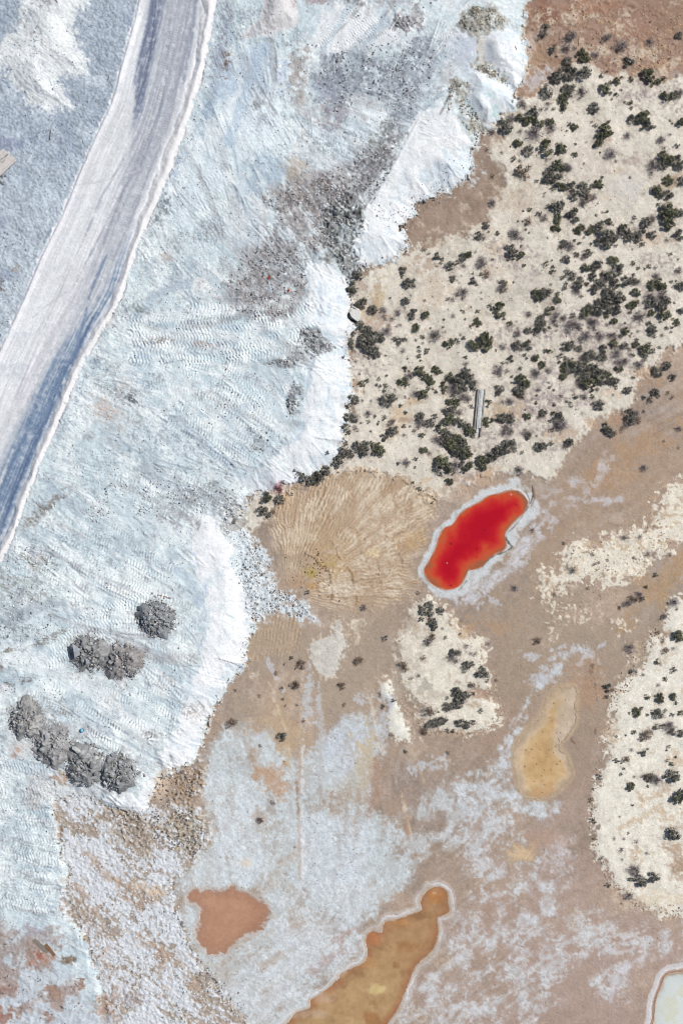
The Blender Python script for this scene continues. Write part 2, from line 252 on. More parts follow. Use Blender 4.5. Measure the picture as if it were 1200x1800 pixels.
# which way the machines dragged the spoil and the water drew the silt: direction fields, and noise smeared along them
ANG = [(300, 100, 75), (280, 330, 65), (200, 520, 65), (440, 120, 80), (600, 60, -45), (620, 200, 25), (700, 120, -60), (480, 420, 52), (420, 300, 60), (560, 300, 40), (330, 560, -4), (450, 560, -8), (260, 640, -10), (300, 690, 30), (420, 740, 38), (500, 650, 60), (380, 830, 45), (150, 780, 35), (230, 840, 20),
       (150, 900, 38), (250, 960, 36), (60, 980, 30), (120, 1060, 5), (300, 1080, 30), (80, 1160, -15), (200, 1100, 15), (250, 1230, 36), (120, 1240, 36), (350, 1100, 80), (50, 1400, 8), (50, 1560, 6), (200, 1500, 28), (300, 1650, 24), (150, 1720, 40), (660, 330, -52), (760, 260, -40), (560, 720, 85), (450, 990, 30), (80, 150, 45), (60, 450, -60), (880, 100, 30)]
ANG2 = [(450, 1400, 80), (400, 1500, 70), (530, 1450, 88), (650, 1400, 80), (600, 1600, -50), (450, 1650, -40), (550, 1720, -38), (800, 1500, -45), (900, 1600, -40), (1000, 1700, -30), (1100, 1650, -10), (780, 1700, -50), (850, 1100, -30), (1000, 950, -28), (1100, 870, -38), (1000, 850, -32), (700, 1100, 90), (600, 1250, 88), (950, 1300, -60), (880, 1400, -30), (1040, 1300, 88), (1170, 700, -45)]
wn_ = np.random.default_rng(3).standard_normal((NY, NX)).astype(np.float32)
def flow(ang, src, steps, h, wob):
    c2 = np.zeros_like(X); s2_ = np.zeros_like(X)
    for ax, ay, ad in ang:
        w = 1 / ((X - ax) ** 2 + (Y - ay) ** 2 + 900.)
        c2 += w * math.cos(2 * math.radians(ad)); s2_ += w * math.sin(2 * math.radians(ad))
    th = .5 * np.arctan2(s2_, c2) + wob * NZ(60, 1)
    ux = np.cos(th).astype(np.float32); uy = np.sin(th).astype(np.float32)
    acc = src.copy()
    for sgn in (1, -1):
        fx_ = np.broadcast_to(np.arange(NX, dtype=np.float32), (NY, NX)).copy(); fy_ = np.broadcast_to(np.arange(NY, dtype=np.float32)[:, None], (NY, NX)).copy()
        at = np.arange(NY * NX, dtype=np.int32).reshape(NY, NX)
        uxr, uyr, sr = ux.ravel(), uy.ravel(), src.ravel()
        lx = ly = None
        for _ in range(steps):
            dx_, dy_ = uxr[at], uyr[at]
            if lx is not None:                                  # the axis has no sign: keep going the same way
                f = np.where(dx_ * lx + dy_ * ly < 0, -1, 1).astype(np.float32); dx_ *= f; dy_ *= f
            lx, ly = dx_, dy_
            fx_ += sgn * h * dx_; fy_ += sgn * h * dy_
            at = np.clip(np.rint(fy_), 0, NY - 1).astype(np.int32) * NX + np.clip(np.rint(fx_), 0, NX - 1).astype(np.int32)
            acc += sr[at]
    return ((acc - acc.mean()) / acc[40:-40, 40:-40].std()).clip(-3, 3)

# ------------------------------------------------------------------ the land, colour by colour
# -- bare clay flat as the base of everything
n150, n60, n30, n14, n6 = NZ(150, 1), NZ(60, 1), NZ(30, 1), NZ(14, 1), NZ(6, 1, 3)
SILT = flow(ANG2, NZ(7, 93, 3), 10, 1.5, .2)
C[:] = np.array([167, 151, 138], np.float32)
C += (SILT * 3)[..., None] * np.array([1, 1, 1.05])
C += (np.array([186, 184, 184]) - C) * (.25 * sstep(.6, 2.4, .6 * SILT + .9 * NZ(60, 94)))[..., None]
C += (n150 * 6)[..., None] * np.array([1, .9, .8]) + (n60 * 5)[..., None] * np.array([1, .7, .4]) + (NZ(22, 44) * 3)[..., None] * np.array([1, .8, .7]) + (n6 * 3 + NZ(3, 57, 2) * 3)[..., None]
C += (np.array([150, 122, 106]) - C) * (.35 * sstep(1.3, 2.4, NZ(14, 48) + .5 * NZ(4, 50, 2)))[..., None]
Z += .006 * NZ(3, 57, 2) + .012 * NZ(14, 48)
blob(1050, 1700, 260, 240, (176, 155, 145), .8, warp=.4, wscale=60)
blob(950, 1260, 120, 120, (170, 146, 128), .6, warp=.4, wscale=60)
blob(1020, 1130, 150, 120, (165, 150, 133), .6, warp=.4, wscale=60)
blob(1080, 860, 170, 80, (176, 152, 130), .6, rot=-35, warp=.5, wscale=60)
blob(1110, 800, 90, 22, (176, 146, 118), .7, rot=-38, warp=.5, wscale=30)
blob(1170, 1020, 70, 20, (178, 148, 115), .7, rot=-40, warp=.5, wscale=30)
blob(600, 1190, 160, 90, (168, 154, 138), .7, warp=.4, wscale=60)
blob(480, 1290, 60, 60, (186, 164, 140), .6, warp=.5, wscale=30)

# -- scrub sand
SCRUB = [(900, -60), (960, 130), (1010, 110), (1060, 118), (1130, 132), (1165, 140), (1200, 128), (1750, 160), (1700, 330), (1420, 480), (1200, 600), (1165, 632),
         (1140, 655), (1120, 690), (1100, 715), (1075, 730), (1050, 735), (1030, 760), (1000, 790), (985, 820), (960, 838), (930, 835),
         (900, 840), (860, 838), (830, 845), (800, 862), (770, 885), (740, 865), (690, 838), (640, 830), (580, 835), (540, 850), (500, 870), (470, 905),
         (455, 930), (430, 940), (400, 900), (480, 840), (590, 760), (600, 500), (690, 440), (850, 230), (900, 150)]
sl, m, sd = paint(SCRUB, (218, 212, 200), 5, 6, 22)
g = NZ(10, 4)[sl]
C[sl] += (m * (4 * n60[sl] + 3 * g + 2.5 * n6[sl]))[..., None] * np.array([1, 1, 1.05])
C[sl] -= (m * 26 * sstep(.3, 1.8, NZ(34, 6)[sl] + .4 * NZ(10, 4)[sl]) * sstep(-.4, .8, NZ(5, 6, 3)[sl]))[..., None]
Z[sl] += m * (.12 + .08 * n60[sl] + .008 * n14[sl] + .005 * NZ(4, 50, 2)[sl])
# reddish flat in the upper right corner
sl, m, sd = paint([(900, -300), (1750, -260), (1750, 150), (1200, 126), (1165, 138), (1130, 130), (1090, 124), (1050, 112), (1030, 100), (1005, 88), (1000, 110), (975, 130), (955, 120), (930, 40)],
                  (161, 136, 121), 5, 7, 18)
q = sstep(-.4, 1.6, NZ(9, 7)[sl] + .6 * NZ(4, 50, 2)[sl]) * sstep(-.9, .9, NZ(40, 7)[sl])
tint(sl, m * q * .8, (188, 158, 130))
q = sstep(.3, 2.1, NZ(13, 8)[sl] + .4 * n60[sl] + .6 * NZ(4, 50, 2)[sl])
tint(sl, m * q * .85, (206, 191, 173))
q = sstep(.5, 1.2, -NZ(8, 9)[sl])
tint(sl, m * q * .45, (128, 100, 86))
for a in [(1160, 25, 55, 32, (150, 125, 108)), (1120, 40, 40, 22, (160, 128, 112)), (940, 15, 22, 30, (140, 112, 98)), (965, 20, 18, 16, (135, 100, 84)), (1030, 8, 60, 10, (160, 122, 104))]:
    blob(*a, k=.75, warp=.4, wscale=18)
for a in [(955, 22, 16, 4, -30), (968, 35, 10, 4, -10), (1050, 80, 20, 8, 20), (1130, 92, 26, 9, 0), (1170, 115, 18, 6, -50), (1010, 22, 14, 10, 0), (1100, 40, 14, 8, 0), (1000, 75, 12, 8, 0)]:
    blob(a[0], a[1], a[2], a[3], (212, 198, 180), .75, rot=a[4], warp=.8, wscale=8)
Z[sl] += m * (.1 * sstep(0, 1.2, NZ(9, 7)[sl]))
# brown mud flats along the toe of the white slope
for p, c in [([(845, 235), (870, 230), (882, 240), (868, 258), (862, 278), (884, 290), (890, 320), (868, 350), (850, 385), (815, 410), (790, 418), (760, 430), (730, 425), (715, 445), (690, 455), (660, 470), (635, 482), (634, 468), (680, 450), (700, 430), (700, 400), (730, 355), (800, 320), (825, 290)], (157, 139, 125)),
             ([(905, 175), (912, 160), (925, 120), (935, 90), (925, 60), (935, 55), (960, 90), (985, 105), (985, 125), (975, 140), (955, 150), (945, 165), (925, 170)], (166, 140, 120)),
             ([(612, 600), (620, 620), (612, 638), (606, 625)], (165, 138, 118)), ([(619, 655), (628, 668), (632, 690), (622, 695), (616, 675)], (172, 150, 130)),
             ([(600, 705), (622, 712), (624, 735), (604, 742)], (160, 140, 124)), ([(500, 850), (530, 842), (540, 852), (515, 862)], (172, 155, 138))]:
    sl, m, sd = paint(p, c, 5, 6, 16)
    C[sl] += (m * (4 * NZ(22, 44)[sl] + 3 * SILT[sl]))[..., None]
    Z[sl] -= .1 * m
blob(745, 465, 24, 14, (178, 158, 142), .8, warp=.6); blob(660, 530, 8, 28, (190, 170, 140), .8, rot=15, warp=.5); blob(665, 565, 18, 12, (182, 160, 145), .8, warp=.5)
blob(640, 503, 11, 8, (178, 160, 146), .7, warp=.5); blob(770, 505, 26, 26, (205, 188, 170), .6, warp=.6)
blob(930, 90, 16, 34, (176, 150, 128), .6, rot=20, warp=.4); blob(945, 135, 26, 12, (196, 192, 196), .85, rot=-30, warp=.5, wscale=9); blob(935, 65, 10, 14, (186, 172, 168), .7, warp=.5)
blob(905, 355, 30, 22, (185, 168, 152), .6, warp=.6); blob(880, 255, 16, 10, (208, 200, 186), .8, warp=.5)
stroke([(832, 320), (845, 335), (848, 355)], 2.2, (205, 192, 175), .8, broken=7)
for a in [(880, 330, 20, 3, 35), (850, 345, 10, 3, 10), (815, 360, 10, 4, 40), (765, 402, 14, 4, 10), (745, 395, 10, 3, 30), (840, 400, 24, 6, 10), (775, 425, 20, 6, 0)]:
    blob(a[0], a[1], a[2], a[3], (204, 192, 175), .6, rot=a[4], warp=.9, wscale=7, soft=.9)
# brown pockets, litter and trails inside the scrub
for a in [(1178, 322, 18, 10, (176, 152, 126), .8), (1195, 305, 14, 6, (180, 156, 130), .7), (1150, 420, 26, 9, (196, 174, 156), .7), (700, 730, 16, 14, (208, 186, 160), .8), (712, 738, 18, 3, (170, 150, 130), .8),
          (885, 722, 30, 14, (190, 168, 142), .8), (915, 715, 12, 12, (176, 150, 126), .8), (748, 845, 7, 7, (202, 182, 156), .9), (695, 755, 10, 12, (208, 188, 164), .8), (728, 705, 12, 5, (196, 172, 145), .7),
          (735, 700, 10, 6, (206, 186, 160), .7), (1172, 548, 6, 9, (216, 196, 168), .8), (893, 497, 9, 12, (214, 200, 176), .7), (930, 500, 30, 18, (196, 190, 182), .7), (905, 522, 16, 14, (190, 184, 174), .6),
          (1115, 283, 20, 12, (182, 168, 160), .85), (1090, 298, 18, 6, (196, 178, 160), .8), (1065, 345, 12, 5, (214, 198, 182), .7), (1040, 290, 26, 26, (204, 194, 184), .7), (1105, 325, 22, 22, (206, 203, 202), .6),
          (870, 470, 24, 14, (204, 192, 178), .7), (870, 435, 16, 12, (204, 188, 168), .7), (640, 545, 16, 14, (196, 172, 146), .7), (660, 790, 10, 8, (205, 192, 176), .6), (940, 700, 30, 20, (204, 192, 182), .7),
          (985, 765, 20, 10, (196, 172, 148), .8), (1005, 760, 10, 6, (200, 180, 165), .7), (1085, 738, 16, 12, (176, 148, 124), .8), (1040, 745, 10, 8, (186, 160, 136), .7), (1075, 690, 20, 8, (208, 188, 166), .6),
          (1140, 660, 22, 12, (178, 150, 124), .8), (1080, 640, 14, 8, (190, 180, 176), .6), (845, 842, 40, 10, (190, 166, 145), .8), (810, 860, 20, 14, (186, 160, 140), .8), (790, 870, 24, 10, (196, 180, 164), .7), (860, 828, 16, 8, (192, 166, 142), .8)]:
    blob(*a[:5], k=a[5], warp=.55, wscale=10)
for a in [(1010, 580, 42, 40), (1060, 590, 46, 30), (1040, 565, 30, 22), (1090, 625, 28, 30), (1110, 555, 30, 16), (860, 770, 36, 30), (945, 745, 40, 36), (880, 590, 30, 14), (930, 596, 34, 20), (1160, 460, 34, 16), (1150, 520, 26, 16), (805, 830, 26, 16), (900, 450, 40, 30), (640, 640, 30, 20), (965, 690, 40, 50), (1020, 690, 24, 22), (1170, 170, 40, 26), (1115, 165, 34, 20)]:
    sl, m = blob(*a, None, warp=.5, wscale=14)
    q = sstep(-.5, 1.0, NZ(5, 6, 3)[sl])
    tint(sl, m * q * .75, (158, 146, 146))
for p in [[(740, 760), (775, 785), (800, 800)], [(860, 230), (890, 300), (960, 350), (1060, 360)], [(1000, 480), (1060, 440), (1180, 430)]]:
    stroke(p, 5, (224, 217, 205), .5, 4, 3)

# -- cream sand banks on the flat
BANK = {}
def bank(p, c=(229, 224, 212), fr=5.5, seed=0, k=1.0, fringe=1.0, lift=.2):
    sl, m, sd = area(p, 3, 5, 16, seed, margin=26)
    rag = sd + 6 * NZ(9, 11 + seed)[sl] * fringe + 3 * n6[sl] + 2.5 * NZ(4, 50, 2)[sl]
    f = sstep(-2, 2, rag) * k
    tint(sl, f, c)
    C[sl] += (f * (5 * NZ(10, 4)[sl] + 3 * n6[sl]))[..., None]
    q = sstep(1.0, 1.9, NZ(10, 12 + seed)[sl])
    tint(sl, f * q * .55, (196, 178, 156))
    # crumbly rim
    r = sstep(-16, -4, sd) * (1 - sstep(0, 6, sd)) * sstep(.5, 1.1, NZ(4.5, 13, 2)[sl])
    tint(sl, r * .8 * k, (214, 200, 182))
    Z[sl] += lift * sstep(-10, 14, sd) + .04 * r + f * .004 * n6[sl]
bank([(723, 1065), (753, 1050), (777, 1068), (797, 1083), (807, 1100), (827, 1117), (843, 1125), (853, 1140), (850, 1157), (857, 1173), (865, 1197), (863, 1215), (840, 1212), (850, 1225), (867, 1233), (878, 1258), (875, 1273),
      (857, 1283), (832, 1292), (813, 1295), (797, 1283), (765, 1283), (740, 1282), (743, 1267), (732, 1258), (740, 1242), (723, 1237), (717, 1217), (700, 1183), (700, 1143), (698, 1130), (710, 1100)], (224, 219, 206), seed=1)
for a in [(845, 1222, 16, 6, (172, 148, 130), .9), (830, 1240, 12, 6, (180, 158, 138), .7), (745, 1210, 9, 12, (178, 172, 162), .8), (730, 1170, 8, 20, (190, 182, 170), .7), (765, 1222, 26, 5, (196, 186, 172), .8), (720, 1150, 14, 30, (205, 196, 182), .6), (795, 1290, 30, 5, (185, 160, 138), .7), (805, 1200, 6, 4, (176, 160, 145), .9), (700, 1200, 10, 26, (186, 174, 160), .6)]:
    blob(*a[:5], k=a[5], warp=.6, wscale=9)
bank([(585, 1100), (597, 1090), (603, 1113), (608, 1127), (603, 1153), (587, 1187), (567, 1188), (547, 1167), (553, 1127), (573, 1123), (587, 1110)], (206, 203, 196), seed=2, fringe=.25, lift=.05)
bank([(617, 1097), (630, 1088), (640, 1092), (633, 1105), (628, 1115), (620, 1110)], (214, 204, 184), seed=3, fringe=.3, lift=.06)
bank([(673, 1193), (685, 1200), (690, 1230), (700, 1243), (710, 1263), (720, 1283), (718, 1303), (700, 1303), (687, 1287), (680, 1260), (687, 1237), (673, 1227), (667, 1207)], (228, 227, 217), seed=4, fringe=.3)
bank([(1178, 1058), (1177, 1085), (1172, 1105), (1175, 1122), (1145, 1122), (1140, 1150), (1130, 1170), (1112, 1185), (1095, 1195), (1080, 1215), (1078, 1235), (1072, 1250), (1080, 1265), (1075, 1285), (1067, 1300), (1070, 1310), (1065, 1340), (1055, 1360),
      (1048, 1380), (1043, 1400), (1045, 1440), (1048, 1470), (1043, 1495), (1055, 1515), (1070, 1535), (1085, 1560), (1100, 1575), (1120, 1590), (1150, 1600), (1200, 1612), (1430, 1560), (1500, 1200), (1400, 1030), (1290, 1020), (1200, 1050)], (229, 225, 214), seed=5)
blob(1196, 1520, 16, 34, (172, 150, 130), .95, rot=-20, warp=.4); blob(1192, 1488, 16, 10, (190, 168, 146), .8, warp=.5); blob(1150, 1585, 50, 14, (216, 200, 176), .6, warp=.6, wscale=8)
for a in [(1098, 1455, 14, 4, -25), (1140, 1430, 16, 7, -25), (1118, 1500, 12, 10, 0), (1190, 1335, 12, 12, 0), (1150, 1400, 24, 5, -25), (1126, 1403, 4, 10, 15), (1075, 1290, 10, 14, 0), (1120, 1147, 10, 12, 0), (1090, 1217, 6, 6, 0), (1180, 1440, 14, 10, 0)]:
    blob(a[0], a[1], a[2], a[3], (200, 180, 156), .75, rot=a[4], warp=.8, wscale=7)
bank([(1170, 860), (1155, 898), (1155, 916), (1117, 934), (1065, 947), (1060, 965), (1011, 956), (997, 974), (995, 992), (980, 1006), (958, 1006), (952, 1020), (957, 1035), (950, 1058), (964, 1037), (984, 1035), (1004, 1024), (1029, 1024),
      (1047, 1017), (1065, 1024), (1092, 1024), (1117, 1015), (1121, 1004), (1144, 990), (1141, 979), (1155, 977), (1173, 977), (1184, 956), (1210, 940), (1390, 840), (1460, 730), (1330, 770), (1200, 846)], (228, 222, 208), seed=6, fringe=1.6)
for a in [(1180, 895, 26, 26), (1170, 950, 26, 12), (1100, 960, 30, 10), (1010, 1000, 20, 14), (1090, 1015, 26, 8), (960, 1020, 14, 12), (1130, 1000, 16, 8), (1040, 960, 24, 10)]:
    sl, m = blob(*a, None, warp=.5)
    tint(sl, m * .75 * sstep(-.1, .7, NZ(6, 14, 3)[sl]), (190, 166, 140))
for p, kk in [([(965, 1040), (1000, 1030), (1010, 1060), (1000, 1090), (970, 1085), (958, 1060)], .9), ([(1015, 1070), (1045, 1060), (1070, 1070), (1055, 1090), (1030, 1105), (1012, 1095)], .8),
              ([(1078, 1095), (1110, 1088), (1130, 1100), (1110, 1115), (1105, 1140), (1120, 1150), (1105, 1175), (1095, 1150), (1085, 1120)], .85), ([(960, 1130), (975, 1090), (985, 1100), (975, 1130)], .8), ([(925, 1010), (950, 1005), (960, 1020), (935, 1025)], .5)]:
    sl, m, sd = area(p, 6, 6, 14)
    q = sstep(.1, .7, NZ(5, 15, 3)[sl])
    tint(sl, m * q * kk, (222, 212, 196)); Z[sl] += .06 * m * q

# darker tint in the ground round each shrub, shifted to its lower left
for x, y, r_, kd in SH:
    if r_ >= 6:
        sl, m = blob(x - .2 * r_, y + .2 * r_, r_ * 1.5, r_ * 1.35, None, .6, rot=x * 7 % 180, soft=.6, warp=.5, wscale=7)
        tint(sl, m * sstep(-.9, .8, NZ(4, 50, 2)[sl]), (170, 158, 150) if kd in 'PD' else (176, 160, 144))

# -- salt crust on the flat
SALT = (203, 211, 217)
LACE = 1 - np.abs(fbm(X + 9 * NZ(30, 1), Y + 9 * NZ(30, 6), 15, 3, 22))
def salt(p, k=.85, thr=-.4, soft=.7, sc=26, seed=0, c=SALT, feather=14, warp=10, fine=.5):
    """a veil of salt: thin film, with lacy thicker crust where it dried last"""
    sl, m, sd = area(p, feather, warp, 40, seed)
    n = .9 * NZ(sc, 20 + seed)[sl] + fine * .5 * NZ(6, 21, 3)[sl] + .2 * NZ(4, 50, 2)[sl] + .28 * SILT[sl]
    q = m * sstep(thr - soft - 1.0, thr + soft + 1.0, n)
    lace = m * sstep(.35, 1.0, LACE[sl] + .15 * n + .1 * NZ(3, 57, 2)[sl]) * sstep(thr - 1.5, thr + .2, n)
    tint(sl, np.clip(q * .85, 0, 1) * k, np.array(c) - 3)
    tint(sl, lace * .7 * k, np.minimum(np.array(c) + 9, 234))
    C[sl] += (q * 3 * NZ(3, 57, 2)[sl])[..., None]
    Z[sl] += .015 * q * (1 + .5 * n6[sl])
salt([(345, 1345), (400, 1295), (470, 1300), (540, 1330), (585, 1280), (650, 1265), (665, 1330), (650, 1420), (700, 1450), (700, 1500), (740, 1510), (700, 1560), (650, 1620), (620, 1690), (560, 1740), (500, 1860), (440, 1860), (400, 1750), (355, 1690), (315, 1620), (315, 1560), (350, 1500), (372, 1450), (340, 1400)], .95, -.9, .9, 44, 1, (201, 212, 219))
salt([(360, 1370), (420, 1360), (450, 1420), (480, 1500), (440, 1560), (380, 1560), (330, 1560), (360, 1490), (375, 1440)], .85, -1.2, .8, 40, 2, (210, 219, 226))
salt([(530, 1470), (620, 1440), (650, 1500), (640, 1560), (560, 1570), (520, 1540)], .8, -1.0, .8, 30, 3, (207, 215, 224))
salt([(480, 1580), (600, 1560), (640, 1600), (600, 1700), (520, 1760), (440, 1800), (400, 1740), (480, 1680)], .8, -.9, .8, 40, 4, (208, 214, 220))
salt([(690, 1470), (760, 1400), (800, 1380), (860, 1400), (900, 1440), (880, 1480), (800, 1500), (740, 1520)], .8, .1, .6, 22, 5, (199, 206, 212))
salt([(790, 1380), (850, 1350), (890, 1290), (920, 1240), (945, 1190), (985, 1160), (1000, 1150), (990, 1180), (950, 1215), (925, 1265), (905, 1310), (905, 1370), (930, 1398), (960, 1402), (990, 1415), (960, 1440), (890, 1425), (830, 1440)], .92, -.35, .5, 14, 6, (204, 212, 220), 6, 5)
salt([(790, 1450), (900, 1440), (980, 1560), (960, 1640), (1000, 1700), (960, 1790), (860, 1860), (700, 1860), (730, 1740), (790, 1700), (800, 1600), (830, 1560)], .95, .25, .45, 20, 7, (203, 207, 213))
salt([(960, 1610), (1040, 1600), (1120, 1630), (1200, 1620), (1200, 1680), (1120, 1690), (1100, 1760), (1060, 1760), (1040, 1700), (980, 1680)], .95, .4, .4, 18, 8, (204, 208, 213))
salt([(960, 1480), (1010, 1480), (1015, 1550), (980, 1560), (955, 1530)], .7, .2, .5, 10, 9, (200, 196, 200))
salt([(560, 1290), (610, 1270), (640, 1300), (620, 1340), (570, 1340)], .75, -.6, .7, 18, 10, (198, 205, 216))
salt([(400, 1270), (440, 1270), (430, 1320), (390, 1320)], .6, 0, .7, 18, 10)
for a in [(640, 1225, 12, 8, 0), (540, 1230, 8, 40, 0), (452, 1295, 14, 5, 20), (560, 1240, 5, 24, 0), (675, 1270, 10, 20, 10), (680, 1225, 10, 10, 0), (990, 1150, 30, 6, -20), (930, 1155, 18, 5, 10), (958, 1190, 22, 12, -30), (985, 1140, 12, 3, -15), (755, 1345, 26, 8, -20), (1045, 1155, 3, 22, -30), (1033, 1150, 14, 4, 45), (1025, 1160, 14, 3, -35), (1055, 1138, 10, 3, -40), (1020, 1172, 12, 2.5, -40), (870, 1060, 14, 6, 20), (838, 1055, 14, 8, 0), (480, 1180, 26, 3, 60)]:
    blob(a[0], a[1], a[2], a[3], (200, 206, 216), .7, rot=a[4], warp=.7, wscale=8)
for p, w in [([(940, 905), (985, 880), (1030, 872)], 4), ([(1000, 890), (1050, 850), (1070, 800)], 9), ([(960, 870), (1020, 840), (1070, 820)], 6), ([(1010, 850), (1050, 838)], 5), ([(950, 940), (1000, 900), (1060, 880), (1090, 878)], 5), ([(1020, 890), (1090, 876)], 4), ([(930, 960), (960, 930), (965, 905)], 6)]:
    stroke(p, w, (198, 194, 198), .6, w * .8, 4, 12, broken=12)
salt([(830, 1030), (880, 990), (915, 960), (935, 910), (950, 890), (960, 920), (930, 975), (900, 1010), (860, 1040), (830, 1060), (800, 1052)], .85, -.2, .5, 14, 11, (206, 208, 216), 5, 5)
# tinted damp stains and silt trails
for a in [(480, 1370, 24, 26, (188, 154, 128), .85, 0), (455, 1442, 12, 14, (176, 156, 142), .6, 0), (430, 1515, 12, 8, (222, 204, 184), .7, 0), (917, 1503, 32, 24, (164, 145, 128), .95, 0), (917, 1502, 20, 13, (207, 182, 150), 1.0, -8), (505, 1300, 24, 40, (190, 168, 140), .7, -15),
          (645, 1330, 14, 44, (196, 178, 150), .7, 5), (660, 1380, 9, 50, (165, 138, 122), .75, 8), (700, 1430, 24, 30, (170, 150, 134), .7, 0), (625, 1370, 20, 40, (186, 178, 166), .5, 0), (600, 1650, 22, 8, (168, 138, 128), .6, -35), (575, 1690, 30, 9, (172, 150, 146), .6, -40), (480, 1690, 30, 8, (178, 164, 152), .6, -30),
          (380, 1715, 40, 12, (186, 178, 172), .6, 30), (1030, 1210, 26, 40, (178, 142, 114), .6, 0), (1020, 1310, 30, 60, (160, 144, 130), .6, 0), (960, 1480, 30, 14, (182, 154, 136), .6, 0), (690, 1090, 60, 22, (166, 150, 134), .7, 0), (815, 1110, 14, 10, (178, 148, 120), .6, 0), (860, 1100, 40, 12, (180, 150, 122), .6, 10), (860, 1600, 30, 30, (170, 146, 132), .5, 0)]:
    blob(a[0], a[1], a[2], a[3], a[4], a[5], rot=a[6], warp=.4, wscale=14, soft=.6)
for p, w, c, dz in [([(531, 1180), (527, 1260), (527, 1380), (525, 1440), (529, 1560)], 2.2, (192, 176, 160), .06), ([(532, 1300), (530, 1440), (532, 1560)], 2.0, (216, 218, 224), .05), ([(522, 1380), (524, 1430)], 1.6, (160, 128, 108), 0),
                    ([(630, 1120), (626, 1150), (638, 1190), (650, 1230), (662, 1290), (670, 1330)], 2.6, (216, 202, 182), .08), ([(686, 1355), (700, 1390), (712, 1430), (720, 1470)], 2.6, (214, 196, 176), .08), ([(715, 1440), (716, 1480)], 2, (165, 135, 112), 0), ([(560, 1230), (565, 1300), (568, 1400)], 4, (190, 190, 192), .03),
                    ([(1042, 1170), (1046, 1200), (1050, 1232)], 1.2, (110, 92, 80), -.05), ([(1036, 1170), (1042, 1200), (1044, 1220)], .8, (140, 118, 102), -.03), ([(1048, 1275), (1046, 1300)], 1.0, (120, 100, 88), -.04), ([(994, 1287), (1004, 1302), (1010, 1308)], 1.2, (125, 100, 88), -.03), ([(720, 1320), (735, 1350), (745, 1375)], 2, (190, 172, 152), .04),
                    ([(740, 1300), (760, 1325), (790, 1340)], 3, (208, 196, 180), .05), ([(480, 1230), (500, 1280), (510, 1330)], 1.6, (205, 188, 160), .03), ([(470, 1200), (480, 1220), (482, 1260)], 2, (204, 190, 170), .05), ([(440, 1190), (460, 1180), (470, 1195)], 2.5, (206, 196, 180), .05), ([(615, 1290), (640, 1320)], 1.6, (204, 186, 156), .02),
                    ([(1010, 1600), (1035, 1628), (1050, 1640)], 1.5, (196, 180, 168), .02), ([(1080, 1650), (1110, 1648), (1135, 1660), (1150, 1690)], 3, (210, 208, 208), .02), ([(1060, 1672), (1100, 1678), (1140, 1665)], 3, (206, 203, 206), .02), ([(1075, 1760), (1090, 1710), (1130, 1690)], 4, (204, 202, 210), .02)]:
    stroke(p, w, c, .68, max(w * .9, .8), 2.0, 8, dz * .6, broken=40 if 2.3 < w < 3.5 else None)

# -- ploughed fan and the small ploughed strip
FAN = [(478, 940), (482, 905), (500, 870), (540, 852), (560, 838), (600, 830), (650, 828), (700, 838), (740, 860), (765, 882), (760, 910), (752, 960), (735, 1000), (738, 1030), (720, 1058), (680, 1072), (640, 1080), (610, 1085), (585, 1085), (548, 1065), (520, 1040), (490, 1012), (474, 975)]
sl, m, sd = area(FAN, 6, 7, 13, margin=26)
m = m * (1 - (1 - sstep(-4, 26, sd + 8 * NZ(14, 1)[sl])) * .85 * sstep(930, 1010, Y[sl] + .25 * np.abs(X[sl] - 620)))
dx, dy = X[sl] - 505, Y[sl] - 1045
r = np.hypot(dx, dy); th = np.arctan2(-dy, dx)
ring = np.digitize(r + 5 * NZ(30, 31)[sl], [70, 112, 160, 205])
fr = np.array([70, 92, 136, 182, 235])[ring]
ph = th * fr / 6.0 + ring * 1.7 + .45 * NZ(24, 32)[sl]
fur = np.sin(2 * math.pi * ph)
streak = fbm(th * 34 + ring * 5, r / 46, 1.0, 3, 33)
tint(sl, m, (188, 168, 146))
tint(sl, m * sstep(.25, 1.3, streak + .3 * NZ(30, 34)[sl]) * .7, (218, 206, 188))
tint(sl, m * sstep(.3, 1.4, -streak) * .4, (168, 141, 115))
amp = m * (.45 + .55 * sstep(-.8, .6, NZ(30, 35)[sl]))
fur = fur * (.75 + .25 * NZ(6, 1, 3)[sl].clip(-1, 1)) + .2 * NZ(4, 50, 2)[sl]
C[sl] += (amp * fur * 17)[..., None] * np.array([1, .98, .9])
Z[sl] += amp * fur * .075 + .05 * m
q = sstep(.2, 1.4, NZ(22, 44)[sl] + .5 * NZ(6, 1, 3)[sl]); tint(sl, m * q * .6, (216, 204, 184))
q = sstep(.3, 1.5, -NZ(30, 35)[sl] + .4 * NZ(4, 50, 2)[sl]); tint(sl, m * q * .45, (172, 146, 122))
rim = (1 - sstep(.5, 3.5, np.abs(sd + 3 + 2 * NZ(9, 40)[sl]))) * (Y[sl] < 900) * sstep(-.3, .8, NZ(14, 1)[sl])
Z[sl] += .12 * rim
for R, a0, a1 in [(118, -.5, 1.0), (168, .0, .75), (212, .1, .6), (80, -.2, 1.3), (128, -.9, -.3)]:
    q = (1 - sstep(1, 3.2, np.abs(r - R + 3 * NZ(24, 36)[sl]))) * sstep(a0, a0 + .15, th) * (1 - sstep(a1 - .15, a1, th)) * m
    q = q * sstep(-.4, .6, NZ(10, 4)[sl])
    Z[sl] += .09 * q; tint(sl, q * .55, (140, 116, 92))
